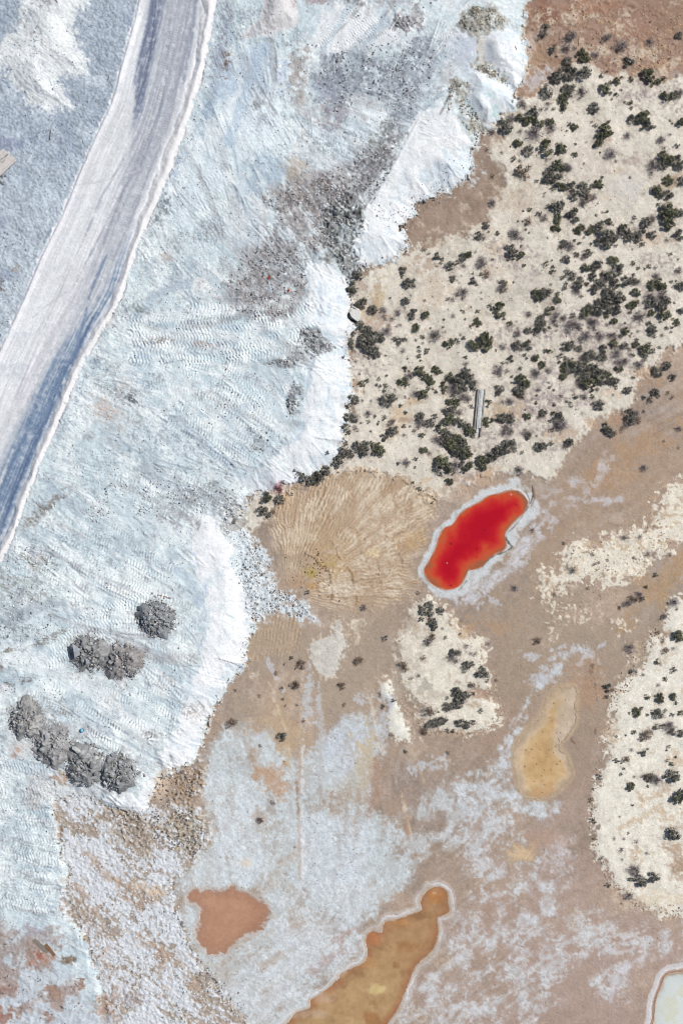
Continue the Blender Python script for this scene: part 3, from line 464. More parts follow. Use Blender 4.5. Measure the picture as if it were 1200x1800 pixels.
for a in [(565, 960, 42, 42, (180, 156, 124), .55), (548, 1006, 11, 9, (178, 160, 96), 1), (575, 993, 10, 5, (186, 166, 112), .8), (590, 985, 26, 20, (186, 158, 120), .5), (655, 972, 9, 7, (222, 202, 166), .9), (520, 940, 30, 16, (214, 202, 182), .6), (605, 1040, 24, 12, (216, 206, 192), .7), (720, 950, 22, 16, (198, 168, 124), .5), (530, 985, 20, 16, (172, 154, 134), .7), (515, 1025, 18, 10, (180, 152, 128), .6),
          (500, 885, 20, 14, (192, 166, 138), .6), (740, 880, 16, 18, (222, 210, 190), .6), (680, 885, 18, 14, (220, 208, 188), .6), (548, 1030, 8, 5, (188, 150, 104), .8)]:
    blob(*a[:5], k=a[5], warp=.45, wscale=10)
for x, y in [(566, 1000), (572, 1003), (578, 1004), (584, 1006), (570, 996)]:
    blob(x, y, 2.2, 1.6, (120, 92, 70), .8)
sl, m, sd = area([(438, 1100), (470, 1085), (510, 1082), (525, 1100), (535, 1130), (530, 1145), (500, 1152), (470, 1155), (445, 1162), (432, 1140)], 4, 4, 14)
tint(sl, m * .7, (180, 160, 138))
f = np.sin(2 * math.pi * ((X[sl] + .18 * (Y[sl] - 1100)) / 6.2) + 1.0 * NZ(24, 32)[sl]) * (.5 + .5 * NZ(10, 4)[sl].clip(-1, 1)) + .3 * NZ(4, 50, 2)[sl]
C[sl] += (m * 8 * f)[..., None]; Z[sl] += .035 * m * f

# ------------------------------------------------------------------ spoil platform
EDGE = [(930, -60), (925, 0), (927, 45), (918, 55), (925, 80), (928, 100), (922, 125), (910, 155), (908, 175), (905, 190), (880, 205), (865, 222), (850, 228), (838, 247), (830, 262), (826, 285), (830, 295), (812, 322), (800, 328), (782, 331), (765, 335), (758, 348), (733, 358), (727, 375),
        (715, 390), (710, 403), (717, 433), (703, 440), (700, 452), (677, 455), (665, 463), (633, 470), (628, 490), (613, 497), (620, 517), (619, 540), (613, 560), (627, 568), (613, 590), (606, 617), (617, 640), (618, 660), (621, 690), (612, 703), (608, 715), (617, 725), (607, 740), (600, 755), (603, 775),
        (598, 790), (580, 815), (567, 822), (533, 842), (510, 848), (483, 858), (460, 868), (443, 870), (433, 882), (425, 900), (425, 925), (438, 955), (446, 985), (450, 1010), (452, 1035), (452, 1060), (448, 1080), (443, 1093), (445, 1110), (433, 1130),
        (427, 1140), (433, 1165), (431, 1178), (418, 1188), (400, 1203), (385, 1237), (360, 1268), (358, 1290), (353, 1310), (333, 1345), (312, 1358), (288, 1365), (275, 1385), (268, 1405), (257, 1430), (235, 1432), (200, 1425), (150, 1402), (100, 1405), (93, 1425), (106, 1452), (107, 1510), (120, 1530),
        (115, 1560), (105, 1590), (130, 1625), (150, 1645), (160, 1690), (175, 1725), (190, 1860), (190, 4000), (-4000, 4000), (-4000, -4000), (960, -4000)]
ed = np.array(EDGE, np.float32)
full = (slice(0, NY), slice(0, NX))
SDT = poly_sd(ed, full); ARC = poly_sd.arc
RAG = SDT + 4.2 * NZ(9, 40) + 2.5 * NZ(22, 41) + 1.6 * NZ(4, 50, 2)
TM = sstep(-1.2, 1.2, RAG)                                     # platform cover
hi = np.interp(Y[:, 0], [1340, 1440], [1.3, .45]).astype(np.float32)[:, None]
rw = np.interp(Y[:, 0], [1340, 1430], [62, 9]).astype(np.float32)[:, None]
D = np.clip(SDT + 1.5 * NZ(22, 41), 0, None)
hi = hi * (1 - .75 * sstep(395, 430, X) * sstep(860, 900, Y) * (1 - sstep(1090, 1130, Y)))
Z[:] = Z * (1 - TM) + TM * (.12 + hi * sstep(-.25, 1, D / rw) + .05 * n60 + .05 * n30)

DRAG = flow(ANG, wn_, 7, 1.25, .18); SWEEP = flow(ANG, NZ(7, 92, 3), 13, 1.5, .15) * (.25 + .75 * sstep(-.6, 1.0, NZ(60, 95)))
ridge = 1 - np.abs(NZ(20, 49)) ; ridge2 = 1 - np.abs(NZ(9, 43))
base = np.empty_like(C); base[:] = (212, 226, 232)
base += (n150 * 4 + n60 * 4)[..., None] * np.array([1.1, .9, .7])
dis = .4 * NZ(4, 50, 2) + .4 * DRAG + .7 * SWEEP                           # breaks every tone edge into grains and drag marks
t = sstep(-.1, 1.4, NZ(34, 42) + .3 * NZ(9, 43) + dis * .6); base += (np.array([182, 198, 209]) - base) * (t * .8)[..., None]
t = sstep(.8, 2.2, NZ(22, 44) + .4 * NZ(7, 45, 3) + dis * .8); base += (np.array([156, 160, 168]) - base) * (t * .65)[..., None]
t = sstep(0, 1.3, NZ(46, 46) + dis * .5); base += (np.array([229, 238, 242]) - base) * (t * .95)[..., None]
t = sstep(.9, 2.0, NZ(70, 47) + dis * .4); base += (np.array([212, 204, 202]) - base) * (t * .5)[..., None]
t = .6 * sstep(.84, .98, ridge + .12 * dis) * sstep(-.2, 1.0, NZ(60, 56)); base += (np.array([160, 168, 180]) - base) * (t * .5)[..., None]  # thin shadow lines of the creases, put into the colour
t = sstep(.2, 1.8, SWEEP + .3 * DRAG); base += (np.array([230, 238, 243]) - base) * (t * .6)[..., None]
t = sstep(.4, 2.2, -SWEEP + .35 * DRAG + .5 * NZ(46, 58)); base += (np.array([170, 188, 201]) - base) * (t * .6)[..., None]
crk = sstep(.9, 1.0, ridge2 + .05 * dis) * sstep(.2, 1.2, NZ(46, 58) + .3 * dis)
base += (np.array([140, 148, 160]) - base) * (crk * .55)[..., None]  # cracks darkened in the colour as if shaded
base += (n6 * 2.5 + NZ(14, 48) * 2 + DRAG * 3.5 + NZ(3, 57, 2) * 3)[..., None]
# where the spoil broke into clods: a net of dark gaps between them
zone = np.zeros_like(X)
for zx, zy, za, zb_, zr in [(340, 880, 120, 40, 0), (190, 830, 90, 55, -30), (300, 470, 60, 70, 0), (215, 690, 60, 40, 10), (50, 1000, 80, 60, 20), (320, 330, 30, 80, 20), (430, 420, 70, 60, 0), (290, 780, 110, 40, 25), (130, 950, 90, 40, 30), (480, 230, 70, 60, 0), (600, 250, 60, 40, 0), (260, 560, 60, 30, 60), (50, 1480, 70, 130, 0), (60, 1340, 70, 40, 0), (450, 60, 60, 60, 0), (300, 1320, 40, 30, 0), (400, 880, 40, 30, 0), (240, 480, 30, 120, 25), (140, 720, 20, 120, 25)]:
    a_ = math.radians(zr); du, dv = X - zx, Y - zy
    zone = np.maximum(zone, np.exp(-((du * math.cos(a_) + dv * math.sin(a_)) / za) ** 2 - ((-du * math.sin(a_) + dv * math.cos(a_)) / zb_) ** 2))
wx_, wy_ = X + 4 * NZ(22, 44), Y + 4 * NZ(22, 41)
net = np.maximum(1 - np.abs(fbm(wx_, wy_, 13, 2, 96)) * 1.6, 1 - np.abs(fbm(wx_, wy_, 8, 2, 97)) * 1.6)
net = sstep(.72, .98, net + .15 * NZ(4, 50, 2)) * sstep(.12, .6, zone + .22 * NZ(22, 44) + .12 * SWEEP)
base += (np.array([138, 147, 158]) - base) * (net * .5)[..., None]
crk = np.clip(crk + net, 0, 1)
C += (base - C) * TM[..., None]
RUF = (.3 + .9 * np.clip(zone + .35 * NZ(60, 98), 0, 1)).astype(np.float32)           # rolled flat here, crumbly there
Z += TM * (RUF * (.008 * n6 + .012 * NZ(9, 43) + .015 * DRAG + .012 * NZ(3, 57, 2)) + .016 * NZ(14, 48) + .02 * SWEEP - .05 * crk)
# fainter drag on the flat, where water and wind drew it out
del base, t, ridge, ridge2

def on(p, c, k=1.0, feather=4, warp=5, wscale=14, seed=0, speck=0, rough=0, holes=None):
    """a patch of other spoil on the platform, with its own crumble"""
    sl, m, sd = area(p, feather, warp, wscale, seed)
    m = m * TM[sl]
    mix = .15 + .85 * sstep(-1.5, .3, .6 * NZ(9, 43)[sl] + .5 * DRAG[sl] + .5 * NZ(22, 44)[sl] - .6 * SWEEP[sl]) if speck else 1.0
    tint(sl, m * k * mix, c)
    if speck:
        n = NZ(4, 50, 2)[sl]
        C[sl] += (m * (speck * 1.25 * n + .5 * speck * NZ(3, 57, 2)[sl]))[..., None]
    if rough:
        Z[sl] += m * rough * (NZ(5, 51, 2)[sl] + .6 * NZ(11, 52)[sl])
    return sl, m, sd

# left of the road: bluish gravel
GRAV = [(-4000, -4000), (1250, -4000), (355, -440), (275, -120), (262, -70), (245, 0), (233, 50), (213, 120), (197, 180), (167, 245), (143, 300), (110, 380), (75, 450), (50, 510), (20, 575), (0, 620), (-58, 746), (-1600, 4000), (-4000, 4000)]
sl, m, sd = area(GRAV, 3, 1, 14, smooth=1)
tint(sl, m, (172, 184, 198))
tint(sl, m * sstep(200, 560, Y[sl]) * .7, (194, 206, 216))
C[sl] += (m * (7 * NZ(4, 50, 2)[sl] + 9 * NZ(3, 57, 2)[sl] + 4 * n30[sl] + 3 * n14[sl]))[..., None]
tint(sl, m * .6 * sstep(.7, 1.8, NZ(30, 53)[sl]), (206, 218, 230))
tint(sl, m * .5 * sstep(.6, 1.6, -NZ(40, 54)[sl]), (146, 158, 180))
Z[sl] += m * (.02 * NZ(4, 50, 2)[sl] + .025 * NZ(3, 57, 2)[sl] + .012 * n14[sl])
blob(25, 255, 30, 12, (146, 156, 182), .6); blob(90, 355, 26, 14, (206, 220, 230), .7, rot=-20, warp=.6)
# the salt heap in the upper left corner
HEAP = [(-60, 110), (0, 85), (15, 68), (35, 52), (42, 38), (38, 20), (52, 0), (60, -60), (160, -60), (155, 0), (150, 20), (135, 42), (142, 80), (152, 105), (161, 135), (155, 143), (135, 138), (108, 140), (118, 165), (131, 192), (125, 198), (95, 194), (62, 190), (35, 165), (5, 130), (-60, 140)]
sl, m, sd = on(HEAP, (225, 231, 235), 1, 6, 6, 10)
Z[sl] += m * (.8 * sstep(0, 50, sd) - .022 * DRAG[sl] - .014 * NZ(3, 57, 2)[sl])
C[sl] += (m * 6 * NZ(14, 55)[sl])[..., None]
for p in [[(55, 30), (90, 85), (130, 135)], [(45, 120), (85, 150), (125, 192)], [(80, 80), (110, 110), (150, 142)], [(30, 140), (55, 180)], [(90, 10), (120, 50)]]:
    stroke(p, 1.2, (178, 180, 190), .7, 1, .6, dz=-.07, broken=20)
for x, y in [(100, 5), (85, 10), (85, 90), (60, 65), (95, 95), (40, 45)]:
    blob(x, y, 6, 3, (170, 164, 166), .6, rot=45, warp=.8, wscale=7)

# patches on the upper platform
on([(575, 95), (640, 92), (650, 108), (700, 92), (745, 72), (765, 70), (768, 130), (742, 160), (735, 190), (722, 212), (690, 240), (665, 232), (684, 195), (650, 172), (610, 176), (590, 205), (565, 200), (560, 140)], (158, 166, 176), 1, 5, 8, speck=10, rough=.03)
on([(560, 310), (600, 295), (640, 268), (690, 240), (704, 255), (680, 320), (650, 360), (630, 380), (600, 400), (570, 380), (575, 340)], (144, 145, 149), 1, 4, 6, speck=11, rough=.04)
on([(545, 320), (580, 300), (620, 280), (600, 340), (575, 370)], (150, 134, 132), .6, 6, 8, speck=9)
on([(455, 345), (500, 320), (560, 315), (590, 360), (570, 395), (560, 450), (530, 440), (500, 400), (470, 380)], (150, 146, 146), .95, 6, 9, speck=12, rough=.04)
on([(435, 440), (480, 395), (530, 440), (520, 480), (540, 500), (530, 540), (500, 560), (460, 560), (412, 545), (398, 515), (402, 490), (430, 488)], (150, 149, 152), .95, 5, 7, speck=12, rough=.04)
on([(395, 390), (450, 360), (480, 400), (470, 430), (420, 450)], (210, 216, 222), .7, 8, 8)
for i in range(9):
    x0 = 400 + i * 17; y0 = 345 + (i % 3) * 14
    stroke([(x0, y0), (x0 + 42, y0 + 52), (x0 + 62, y0 + 95)], 3.4, (216, 224, 232), .75, 2.5, 2.5, 10, broken=14)
on([(530, 578), (556, 574), (574, 598), (592, 612), (562, 624), (545, 626), (530, 640), (500, 645), (465, 642), (480, 632), (518, 628)], (134, 136, 140), 1, 3, 4, speck=14, rough=.09)
on([(516, 668), (532, 680), (527, 712), (512, 732), (503, 712), (508, 690)], (138, 143, 150), .95, 3, 4, speck=14, rough=.09)
on([(575, 380), (598, 350), (628, 362), (642, 392), (632, 425), (610, 440), (600, 470), (570, 430)], (116, 120, 120), 1, 4, 6, speck=17, rough=.11)
on([(590, 440), (622, 430), (636, 470), (628, 500), (610, 495), (596, 470)], (142, 145, 146), .95, 4, 5, speck=17, rough=.12)
on([(528, 455), (555, 445), (590, 470), (560, 465), (545, 485)], (150, 150, 148), .7, 4, 5, speck=14, rough=.08)
stroke([(523, 120), (530, 160), (533, 200), (540, 240), (528, 285), (520, 300)], 9, (178, 168, 160), .65, 8, 6, 12, broken=14)
blob(519, 303, 15, 20, (170, 158, 142), .8, warp=.4); blob(545, 285, 26, 40, (204, 200, 200), .6, warp=.4); blob(520, 130, 14, 34, (156, 148, 146), .7, warp=.7, wscale=9)
blob(590, 205, 18, 26, (152, 146, 156), .7, warp=.6, wscale=9); blob(580, 150, 22, 22, (150, 160, 182), .7, warp=.5)
on([(450, 268), (480, 275), (500, 300), (490, 330), (460, 350), (420, 362), (404, 342), (410, 320), (440, 310)], (178, 195, 211), .9, 5, 6, speck=4)
on([(385, 90), (480, 100), (500, 150), (470, 180), (400, 200), (385, 170)], (180, 197, 218), .75, 10, 10, speck=5)
on([(398, 200), (470, 165), (520, 220), (500, 265), (440, 275), (410, 320), (380, 320)], (221, 233, 241), .9, 8, 10)
on([(325, 260), (370, 200), (400, 220), (380, 330), (300, 420), (290, 380)], (214, 226, 235), .8, 8, 10)
on([(570, 10), (600, 5), (640, 15), (690, 45), (707, 58), (706, 75), (680, 80), (650, 88), (620, 92), (590, 96), (556, 92), (552, 70), (560, 30)], (226, 231, 237), .95, 3, 3)
for i in range(6):
    tread([(560 + i * 17, 84 - i * 1), (618 + i * 16, 20 + i * 6)], 6.5, 4.6, .05, 7)
sl, m, sd = on([(430, 64), (445, 47), (460, 30), (463, 5), (465, -60), (515, -60), (518, 5), (524, 20), (526, 36), (518, 50), (480, 62), (440, 70)], (216, 215, 218), .95, 2, 2)
Z[sl] += m * .8 * sstep(0, 26, sd)
on([(700, 30), (735, 12), (752, 35), (745, 55), (722, 62), (700, 62), (688, 48)], (150, 147, 152), .9, 4, 7, speck=12, rough=.06)
on([(610, -60), (740, -60), (735, 8), (690, 25), (640, 10), (615, 0)], (188, 186, 190), .8, 8, 8, speck=10, rough=.05)
blob(622, 5, 12, 6, (112, 112, 112), .8, warp=.6); blob(728, 22, 8, 5, (108, 106, 106), .7, warp=.7); blob(555, 5, 26, 10, (160, 140, 142), .7, warp=.6)
on([(620, 172), (660, 174), (684, 190), (680, 208), (655, 236), (632, 222), (608, 190)], (222, 231, 238), .9, 3, 3)
for i in range(3):
    tread([(612 + i * 8, 176 + i * 15), (680 - i * 4, 200 + i * 15)], 6, 4.4, .06, 9)
on([(540, 225), (600, 235), (640, 270), (620, 300), (560, 305), (520, 270)], (208, 219, 228), .8, 8, 9, speck=6)
for i in range(3):
    tread([(545 + i * 10, 236 + i * 16), (600 + i * 10, 262 + i * 16)], 7, 4.6, .05, 8)
blob(570, 275, 26, 18, (150, 160, 168), .6, warp=.8, wscale=8); blob(690, 225, 14, 12, (120, 122, 122), .7, warp=.7, wscale=8); blob(655, 258, 10, 12, (112, 114, 110), .7, warp=.7, wscale=7); blob(648, 185, 4, 3, (120, 122, 130), .8)
stroke([(610, 300), (650, 325), (662, 335)], 1.3, (128, 116, 116), .8, 1, .8, dz=-.1); stroke([(605, 330), (640, 365)], 1.3, (128, 116, 116), .8, 1, .8, dz=-.1)
# dark earth and pale heaps at the upper corner of the slope
on([(765, 0), (830, -10), (870, 10), (905, 0), (925, 20), (926, 45), (915, 52), (900, 45), (885, 40), (860, 16), (830, 14), (808, 30), (790, 30)], (222, 230, 235), .9, 4, 4)
blob(905, 25, 18, 26, (214, 226, 232), .9, warp=.2)
on([(760, 60), (800, 60), (805, 90), (800, 140), (770, 150), (760, 110)], (206, 210, 216), .8, 6, 7, speck=8)
for i in range(4):
    tread([(765 + i * 3, 68 + i * 20), (800, 74 + i * 20)], 6, 4.6, .05, 8)
# blade passes and smears, each following the way the machines worked there
def way(x, y):
    c_ = s_ = 0
    for ax, ay, ad in ANG:
        w = 1 / ((x - ax) ** 2 + (y - ay) ** 2 + 900.); c_ += w * math.cos(2 * math.radians(ad)); s_ += w * math.sin(2 * math.radians(ad))
    return .5 * math.atan2(s_, c_)
prng = np.random.default_rng(21)
PASSP = np.array([(385, 0), (800, 0), (790, 190), (700, 260), (620, 400), (540, 480), (540, 640), (500, 780), (430, 860), (340, 960), (340, 1180), (270, 1350), (150, 1400), (90, 1420), (100, 1600), (0, 1640), (0, 1010), (110, 760), (240, 460), (330, 240)], float)
def inside_pt(x, y, p):
    r_ = False
    for (ax, ay), (bx, by) in zip(p, np.roll(p, -1, 0)):
        if (ay > y) != (by > y) and x < (bx - ax) * (y - ay) / (by - ay) + ax: r_ = not r_
    return r_
npass = 0
while npass < 230:
    x, y = prng.uniform(0, 800), prng.uniform(0, 1640)
    if not inside_pt(x, y, PASSP): continue
    npass += 1
    L = prng.uniform(50, 170); w = 2.2 * 5.0 ** (prng.random() ** 1.5); cv = prng.normal(0, .004); a0 = way(x, y) + prng.normal(0, .12); pts = []
    for k in range(6):
        pts.append((x, y)); x += math.cos(a0) * L / 5; y += math.sin(a0) * L / 5; a0 += cv * L / 5
    kind = prng.random()
    c = (231, 239, 243) if kind < .5 else (178, 195, 208) if kind < .85 else (164, 166, 170)
    sl, m, arc, side = stroke(pts, w, None, 1.0, max(1.5, w * .35), .22 * w, 12)
    if m.size == 0: continue
    m = m * TM[sl] * sstep(-1.2, .6, .7 * DRAG[sl] + .5 * NZ(14, 1)[sl] + .4) * prng.uniform(.3, .65)
    tint(sl, m, c)
    lip = (1 - sstep(.8, 2.0, np.abs(np.abs(side) - w))) * TM[sl] * sstep(-.3, .8, NZ(24, 9)[sl]) * (arc > 4)
    Z[sl] += .05 * lip - .025 * m; tint(sl, lip * .35, (150, 160, 172))
for p, w, c in [([(300, 335), (345, 275), (385, 230), (430, 170)], 16, (229, 238, 243)), ([(230, 600), (350, 588), (480, 606)], 9, (228, 236, 240)), ([(250, 562), (400, 546), (520, 530)], 9, (230, 238, 242)), ([(225, 650), (240, 615), (285, 602), (325, 630), (332, 675), (300, 710)], 6, (228, 236, 241)), ([(150, 742), (112, 800), (128, 832)], 14, (230, 239, 243)), ([(90, 950), (200, 1008), (300, 1060)], 10, (228, 237, 242)), ([(20, 1150), (120, 1182), (230, 1262)], 12, (229, 237, 242)), ([(180, 1238), (250, 1280), (305, 1322)], 9, (230, 237, 242)),
                ([(400, 690), (470, 738), (522, 772)], 9, (227, 236, 241)), ([(440, 582), (560, 560)], 8, (230, 238, 242)), ([(255, 825), (330, 868), (400, 880)], 12, (172, 182, 192)), ([(330, 760), (380, 798), (425, 832)], 8, (176, 192, 206)), ([(0, 1092), (60, 1072), (112, 1060)], 10, (168, 180, 190)), ([(403, 60), (386, 120), (370, 200)], 8, (166, 182, 200)), ([(470, 90), (440, 150), (405, 250)], 10, (180, 198, 216)), ([(310, 1000), (342, 1030), (352, 1062)], 7, (184, 202, 218)), ([(330, 500), (280, 520), (240, 560)], 9, (172, 188, 202))]:
    sl, m, arc, side = stroke(p, w, None, .8, w * .6, .3 * w, 12)
    tint(sl, m * TM[sl] * sstep(-1.4, .5, .6 * DRAG[sl] + .6 * NZ(14, 1)[sl] + .3), c)
for p, c, k in [([(575, 95), (640, 92), (700, 92), (765, 70), (768, 130), (735, 190), (690, 240), (684, 195), (640, 172), (590, 205), (560, 140)], (152, 160, 172), .6), ([(560, 310), (640, 268), (690, 240), (704, 255), (680, 320), (630, 380), (600, 400), (570, 380)], (136, 134, 138), .75), ([(455, 345), (560, 315), (590, 360), (560, 450), (500, 400)], (146, 138, 138), .65), ([(435, 440), (530, 440), (540, 500), (500, 560), (412, 545), (400, 500)], (142, 138, 141), .7), ([(575, 380), (598, 350), (628, 362), (642, 392), (632, 425), (610, 440), (600, 470), (570, 430)], (112, 116, 114), .6)]:
    on(p, c, k * .6, 14, 14, 22, speck=6)
WHITE = [([(847, 75), (860, 60), (888, 52), (908, 58), (916, 68), (920, 88), (927, 105), (922, 125), (910, 150), (905, 158), (890, 145), (870, 128), (852, 112), (848, 90)], (234, 238, 243)),
         ([(824, 130), (840, 125), (860, 138), (885, 148), (903, 160), (908, 180), (880, 203), (862, 222), (850, 225), (835, 206), (819, 187), (823, 152)], (229, 236, 242)),
         ([(733, 200), (745, 195), (775, 195), (800, 205), (815, 230), (833, 255), (825, 285), (830, 295), (800, 328), (765, 335), (733, 358), (727, 375), (715, 390), (710, 403), (717, 433), (700, 452), (677, 455), (640, 470), (627, 450), (620, 425), (640, 392), (642, 375), (662, 345), (692, 295), (708, 258)], (232, 236, 240)),
         ([(540, 468), (570, 463), (597, 478), (613, 500), (620, 517), (618, 560), (627, 568), (612, 600), (600, 615), (584, 602), (574, 580), (547, 572), (541, 540), (551, 510), (537, 490)], (231, 236, 241)),
         ([(560, 626), (600, 620), (615, 640), (620, 690), (608, 715), (615, 725), (600, 760), (598, 790), (580, 815), (533, 842), (483, 858), (447, 868), (442, 848), (470, 815), (500, 790), (530, 750), (540, 700), (548, 650)], (232, 237, 242)),
         ([(345, 915), (375, 908), (393, 930), (400, 955), (412, 965), (405, 985), (420, 1010), (438, 1050), (443, 1095), (430, 1140), (433, 1170), (400, 1203), (383, 1237), (360, 1270), (353, 1310), (325, 1345), (292, 1352), (284, 1322), (310, 1280), (335, 1220), (355, 1160), (368, 1100), (363, 1050), (346, 1010), (335, 960)], (234, 238, 243)),
         ([(160, 1368), (200, 1388), (240, 1395), (255, 1378), (277, 1375), (268, 1405), (255, 1430), (215, 1424), (165, 1402)], (232, 237, 242)),
         ([(800, 55), (815, 58), (832, 75), (836, 105), (826, 112), (815, 80)], (222, 228, 236))]
for p, c in WHITE:
    sl, m, sd = area(p, 3, 3, 14, margin=14)
    m = m * TM[sl]
    tint(sl, m, c)
    C[sl] += (m * (2.5 * n14[sl] + 2 * NZ(9, 43)[sl]))[..., None]
    tint(sl, m * .6 * sstep(.3, 1.6, NZ(34, 42)[sl] + .5 * SWEEP[sl] + .3 * DRAG[sl]), (204, 219, 229))  # blue-grey slope shading put into the white by noise
    Z[sl] = Z[sl] - m * (.8 * RUF[sl] * (.008 * n6[sl] + .012 * NZ(9, 43)[sl] + .015 * DRAG[sl] + .012 * NZ(3, 57, 2)[sl]) + .01 * NZ(14, 48)[sl] + .014 * SWEEP[sl] - .045 * crk[sl])
for p, k in [(WHITE[0][0], .9), (WHITE[1][0], .7)]:
    sl, m, sd = area(p, 3, 3, 14, margin=14)
    Z[sl] += k * sstep(-4, 26, sd)
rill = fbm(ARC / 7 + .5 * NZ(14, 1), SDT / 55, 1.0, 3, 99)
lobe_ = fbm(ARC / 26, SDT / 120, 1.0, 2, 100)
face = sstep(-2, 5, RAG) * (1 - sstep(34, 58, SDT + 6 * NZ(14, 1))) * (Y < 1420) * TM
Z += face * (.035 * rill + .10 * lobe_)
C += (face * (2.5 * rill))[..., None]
C += (np.array([196, 212, 224]) - C) * (face * .6 * sstep(.3, 1.7, -rill * .7 - lobe_ * .7 + .4 * NZ(9, 43)))[..., None]  # bluish shade painted into the hollows between rills
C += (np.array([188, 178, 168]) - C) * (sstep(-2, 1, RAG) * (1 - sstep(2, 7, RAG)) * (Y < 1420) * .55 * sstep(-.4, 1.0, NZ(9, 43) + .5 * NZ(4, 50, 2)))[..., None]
del rill, lobe_, face
blob(808, 295, 30, 26, (212, 226, 238), .8, rot=-40, warp=.5); blob(868, 192, 5, 14, (190, 220, 222), .8, rot=-25, warp=.6); blob(824, 183, 4, 5, (190, 218, 222), .7, warp=.6); blob(650, 430, 40, 20, (222, 232, 240), .7, warp=.5); blob(580, 560, 26, 14, (214, 226, 236), .7, warp=.5); blob(595, 530, 14, 20, (220, 230, 240), .7, warp=.5)
blob(470, 850, 26, 12, (226, 232, 240), .8); blob(577, 805, 10, 10, (206, 214, 224), .8); blob(815, 100, 22, 34, (194, 202, 217), .85, rot=-15, warp=.3)
DARKE = [([(810, 30), (830, 16), (863, 18), (880, 30), (890, 41), (880, 50), (867, 57), (855, 62), (838, 68), (820, 60), (808, 54), (802, 40)], (164, 160, 150), .4),
         ([(852, 111), (870, 128), (893, 143), (888, 148), (860, 140), (838, 129), (830, 122)], (172, 164, 150), .2),
         ([(798, 150), (812, 147), (824, 152), (816, 174), (806, 190), (818, 198), (838, 212), (852, 226), (846, 236), (836, 246), (826, 240), (814, 222), (802, 204)], (180, 177, 168), .15),
         ([(785, 165), (798, 140), (802, 150), (796, 175), (788, 190), (783, 185)], (160, 158, 152), .1)]
for p, c, h in DARKE:
    sl, m, sd = on(p, c, .85, 5, 5, 9, speck=11, rough=.05)
    Z[sl] += m * h * sstep(0, 16, sd)
stroke([(842, 72), (842, 90), (844, 108)], 5, (214, 208, 198), .8, 3, 2)
stroke([(836, 70), (837, 90), (837, 108), (830, 118), (826, 124)], 1.5, (120, 114, 108), .5, 1, 1, dz=-.06, broken=9); stroke([(804, 50), (812, 58)], 4, (116, 116, 110), .6, 3, 2); stroke([(800, 145), (802, 168)], 2, (110, 110, 108), .5, 1.5, 1.5)
stroke([(798, 148), (785, 178), (772, 204)], 1.4, (130, 128, 126), .6, 1, 1, dz=-.1); stroke([(728, 210), (712, 240), (690, 280), (676, 312), (655, 348)], 1.6, (120, 116, 118), .7, 1.2, 1.5, dz=-.2, broken=12); stroke([(735, 212), (700, 280), (668, 335), (645, 362)], 2.0, (222, 228, 234), .8, 1.5, 1, dz=.14)
# creases and cracks where the platform meets its slope, their shadow lines painted in
for p, w, c, k, dz in [([(560, 500), (563, 530), (560, 560)], 3, (196, 212, 228), .8, -.1), ([(577, 515), (576, 540), (580, 575)], 2.5, (200, 214, 228), .8, -.1), ([(551, 625), (546, 650), (540, 680), (533, 700)], 4, (186, 202, 218), .8, -.12), ([(556, 620), (553, 660)], 2, (214, 222, 230), .8, .1), ([(553, 680), (548, 720)], 1.6, (204, 214, 226), .8, -.08), ([(578, 680), (575, 705), (568, 725)], 1.6, (206, 216, 226), .8, -.08),
                       ([(540, 735), (530, 755), (522, 775)], 4, (176, 196, 216), .75, -.1), ([(503, 772), (492, 784), (485, 792), (480, 800)], 1, (140, 150, 164), .9, -.12), ([(470, 800), (440, 825), (420, 845)], 4, (208, 218, 228), .7, .08), ([(335, 985), (350, 1020), (364, 1050), (366, 1085), (362, 1120), (350, 1150), (335, 1200), (312, 1240), (288, 1300)], 3, (204, 216, 228), .5, .10),
                       ([(343, 975), (360, 1030), (366, 1060)], 2, (172, 190, 212), .8, -.1), ([(330, 1045), (310, 1050), (285, 1062)], 3, (196, 212, 228), .7, -.08), ([(300, 1120), (260, 1128), (235, 1134)], 2, (190, 206, 224), .7, -.07), ([(315, 1240), (295, 1275), (280, 1310)], 1.8, (186, 198, 212), .8, -.08), ([(260, 1360), (245, 1395), (230, 1420)], 1.2, (190, 196, 206), .8, -.06), ([(300, 1330), (285, 1362)], 2.5, (120, 122, 126), .7, -.1),
                       ([(236, 705), (270, 725), (300, 742), (335, 762), (370, 785), (400, 815)], 2.5, (190, 206, 222), .8, .08), ([(240, 708), (300, 745), (340, 768)], .9, (130, 138, 150), .7, -.08), ([(263, 730), (295, 758), (330, 778)], 1.2, (170, 184, 200), .7, -.06)]:
    stroke(p, w, c, k * .8, max(1, w), 2.2, 10, dz, broken=22)
# the white rubble lobe below the slope
LOBE = [(400, 870), (432, 885), (424, 925), (455, 950), (476, 985), (486, 1036), (512, 1044), (560, 1090), (520, 1085), (470, 1082), (440, 1090), (420, 1010), (405, 985), (412, 962), (395, 935), (375, 905)]
sl, m, sd = area(LOBE, 9, 7, 12)
q = m * sstep(-1.3, .5, NZ(9, 43)[sl] + .6 * NZ(4, 50, 2)[sl] + .04 * sd)
tint(sl, q * .95, (209, 219, 226)); C[sl] += (m * 9 * NZ(4, 50, 2)[sl])[..., None]
Z[sl] += m * (.05 * NZ(5, 51, 2)[sl] + .04 * NZ(11, 52)[sl]) + .12 * m * sstep(-8, 20, sd)
on([(395, 880), (430, 885), (424, 920), (400, 915)], (170, 172, 174), .6, 5, 5, speck=16, rough=.1)
blob(545, 1086, 18, 6, (214, 218, 224), .8, rot=30); blob(415, 925, 16, 10, (140, 132, 126), .5, warp=.8, wscale=7); blob(489, 857, 12, 9, (150, 105, 112), .7, warp=.5, wscale=7)
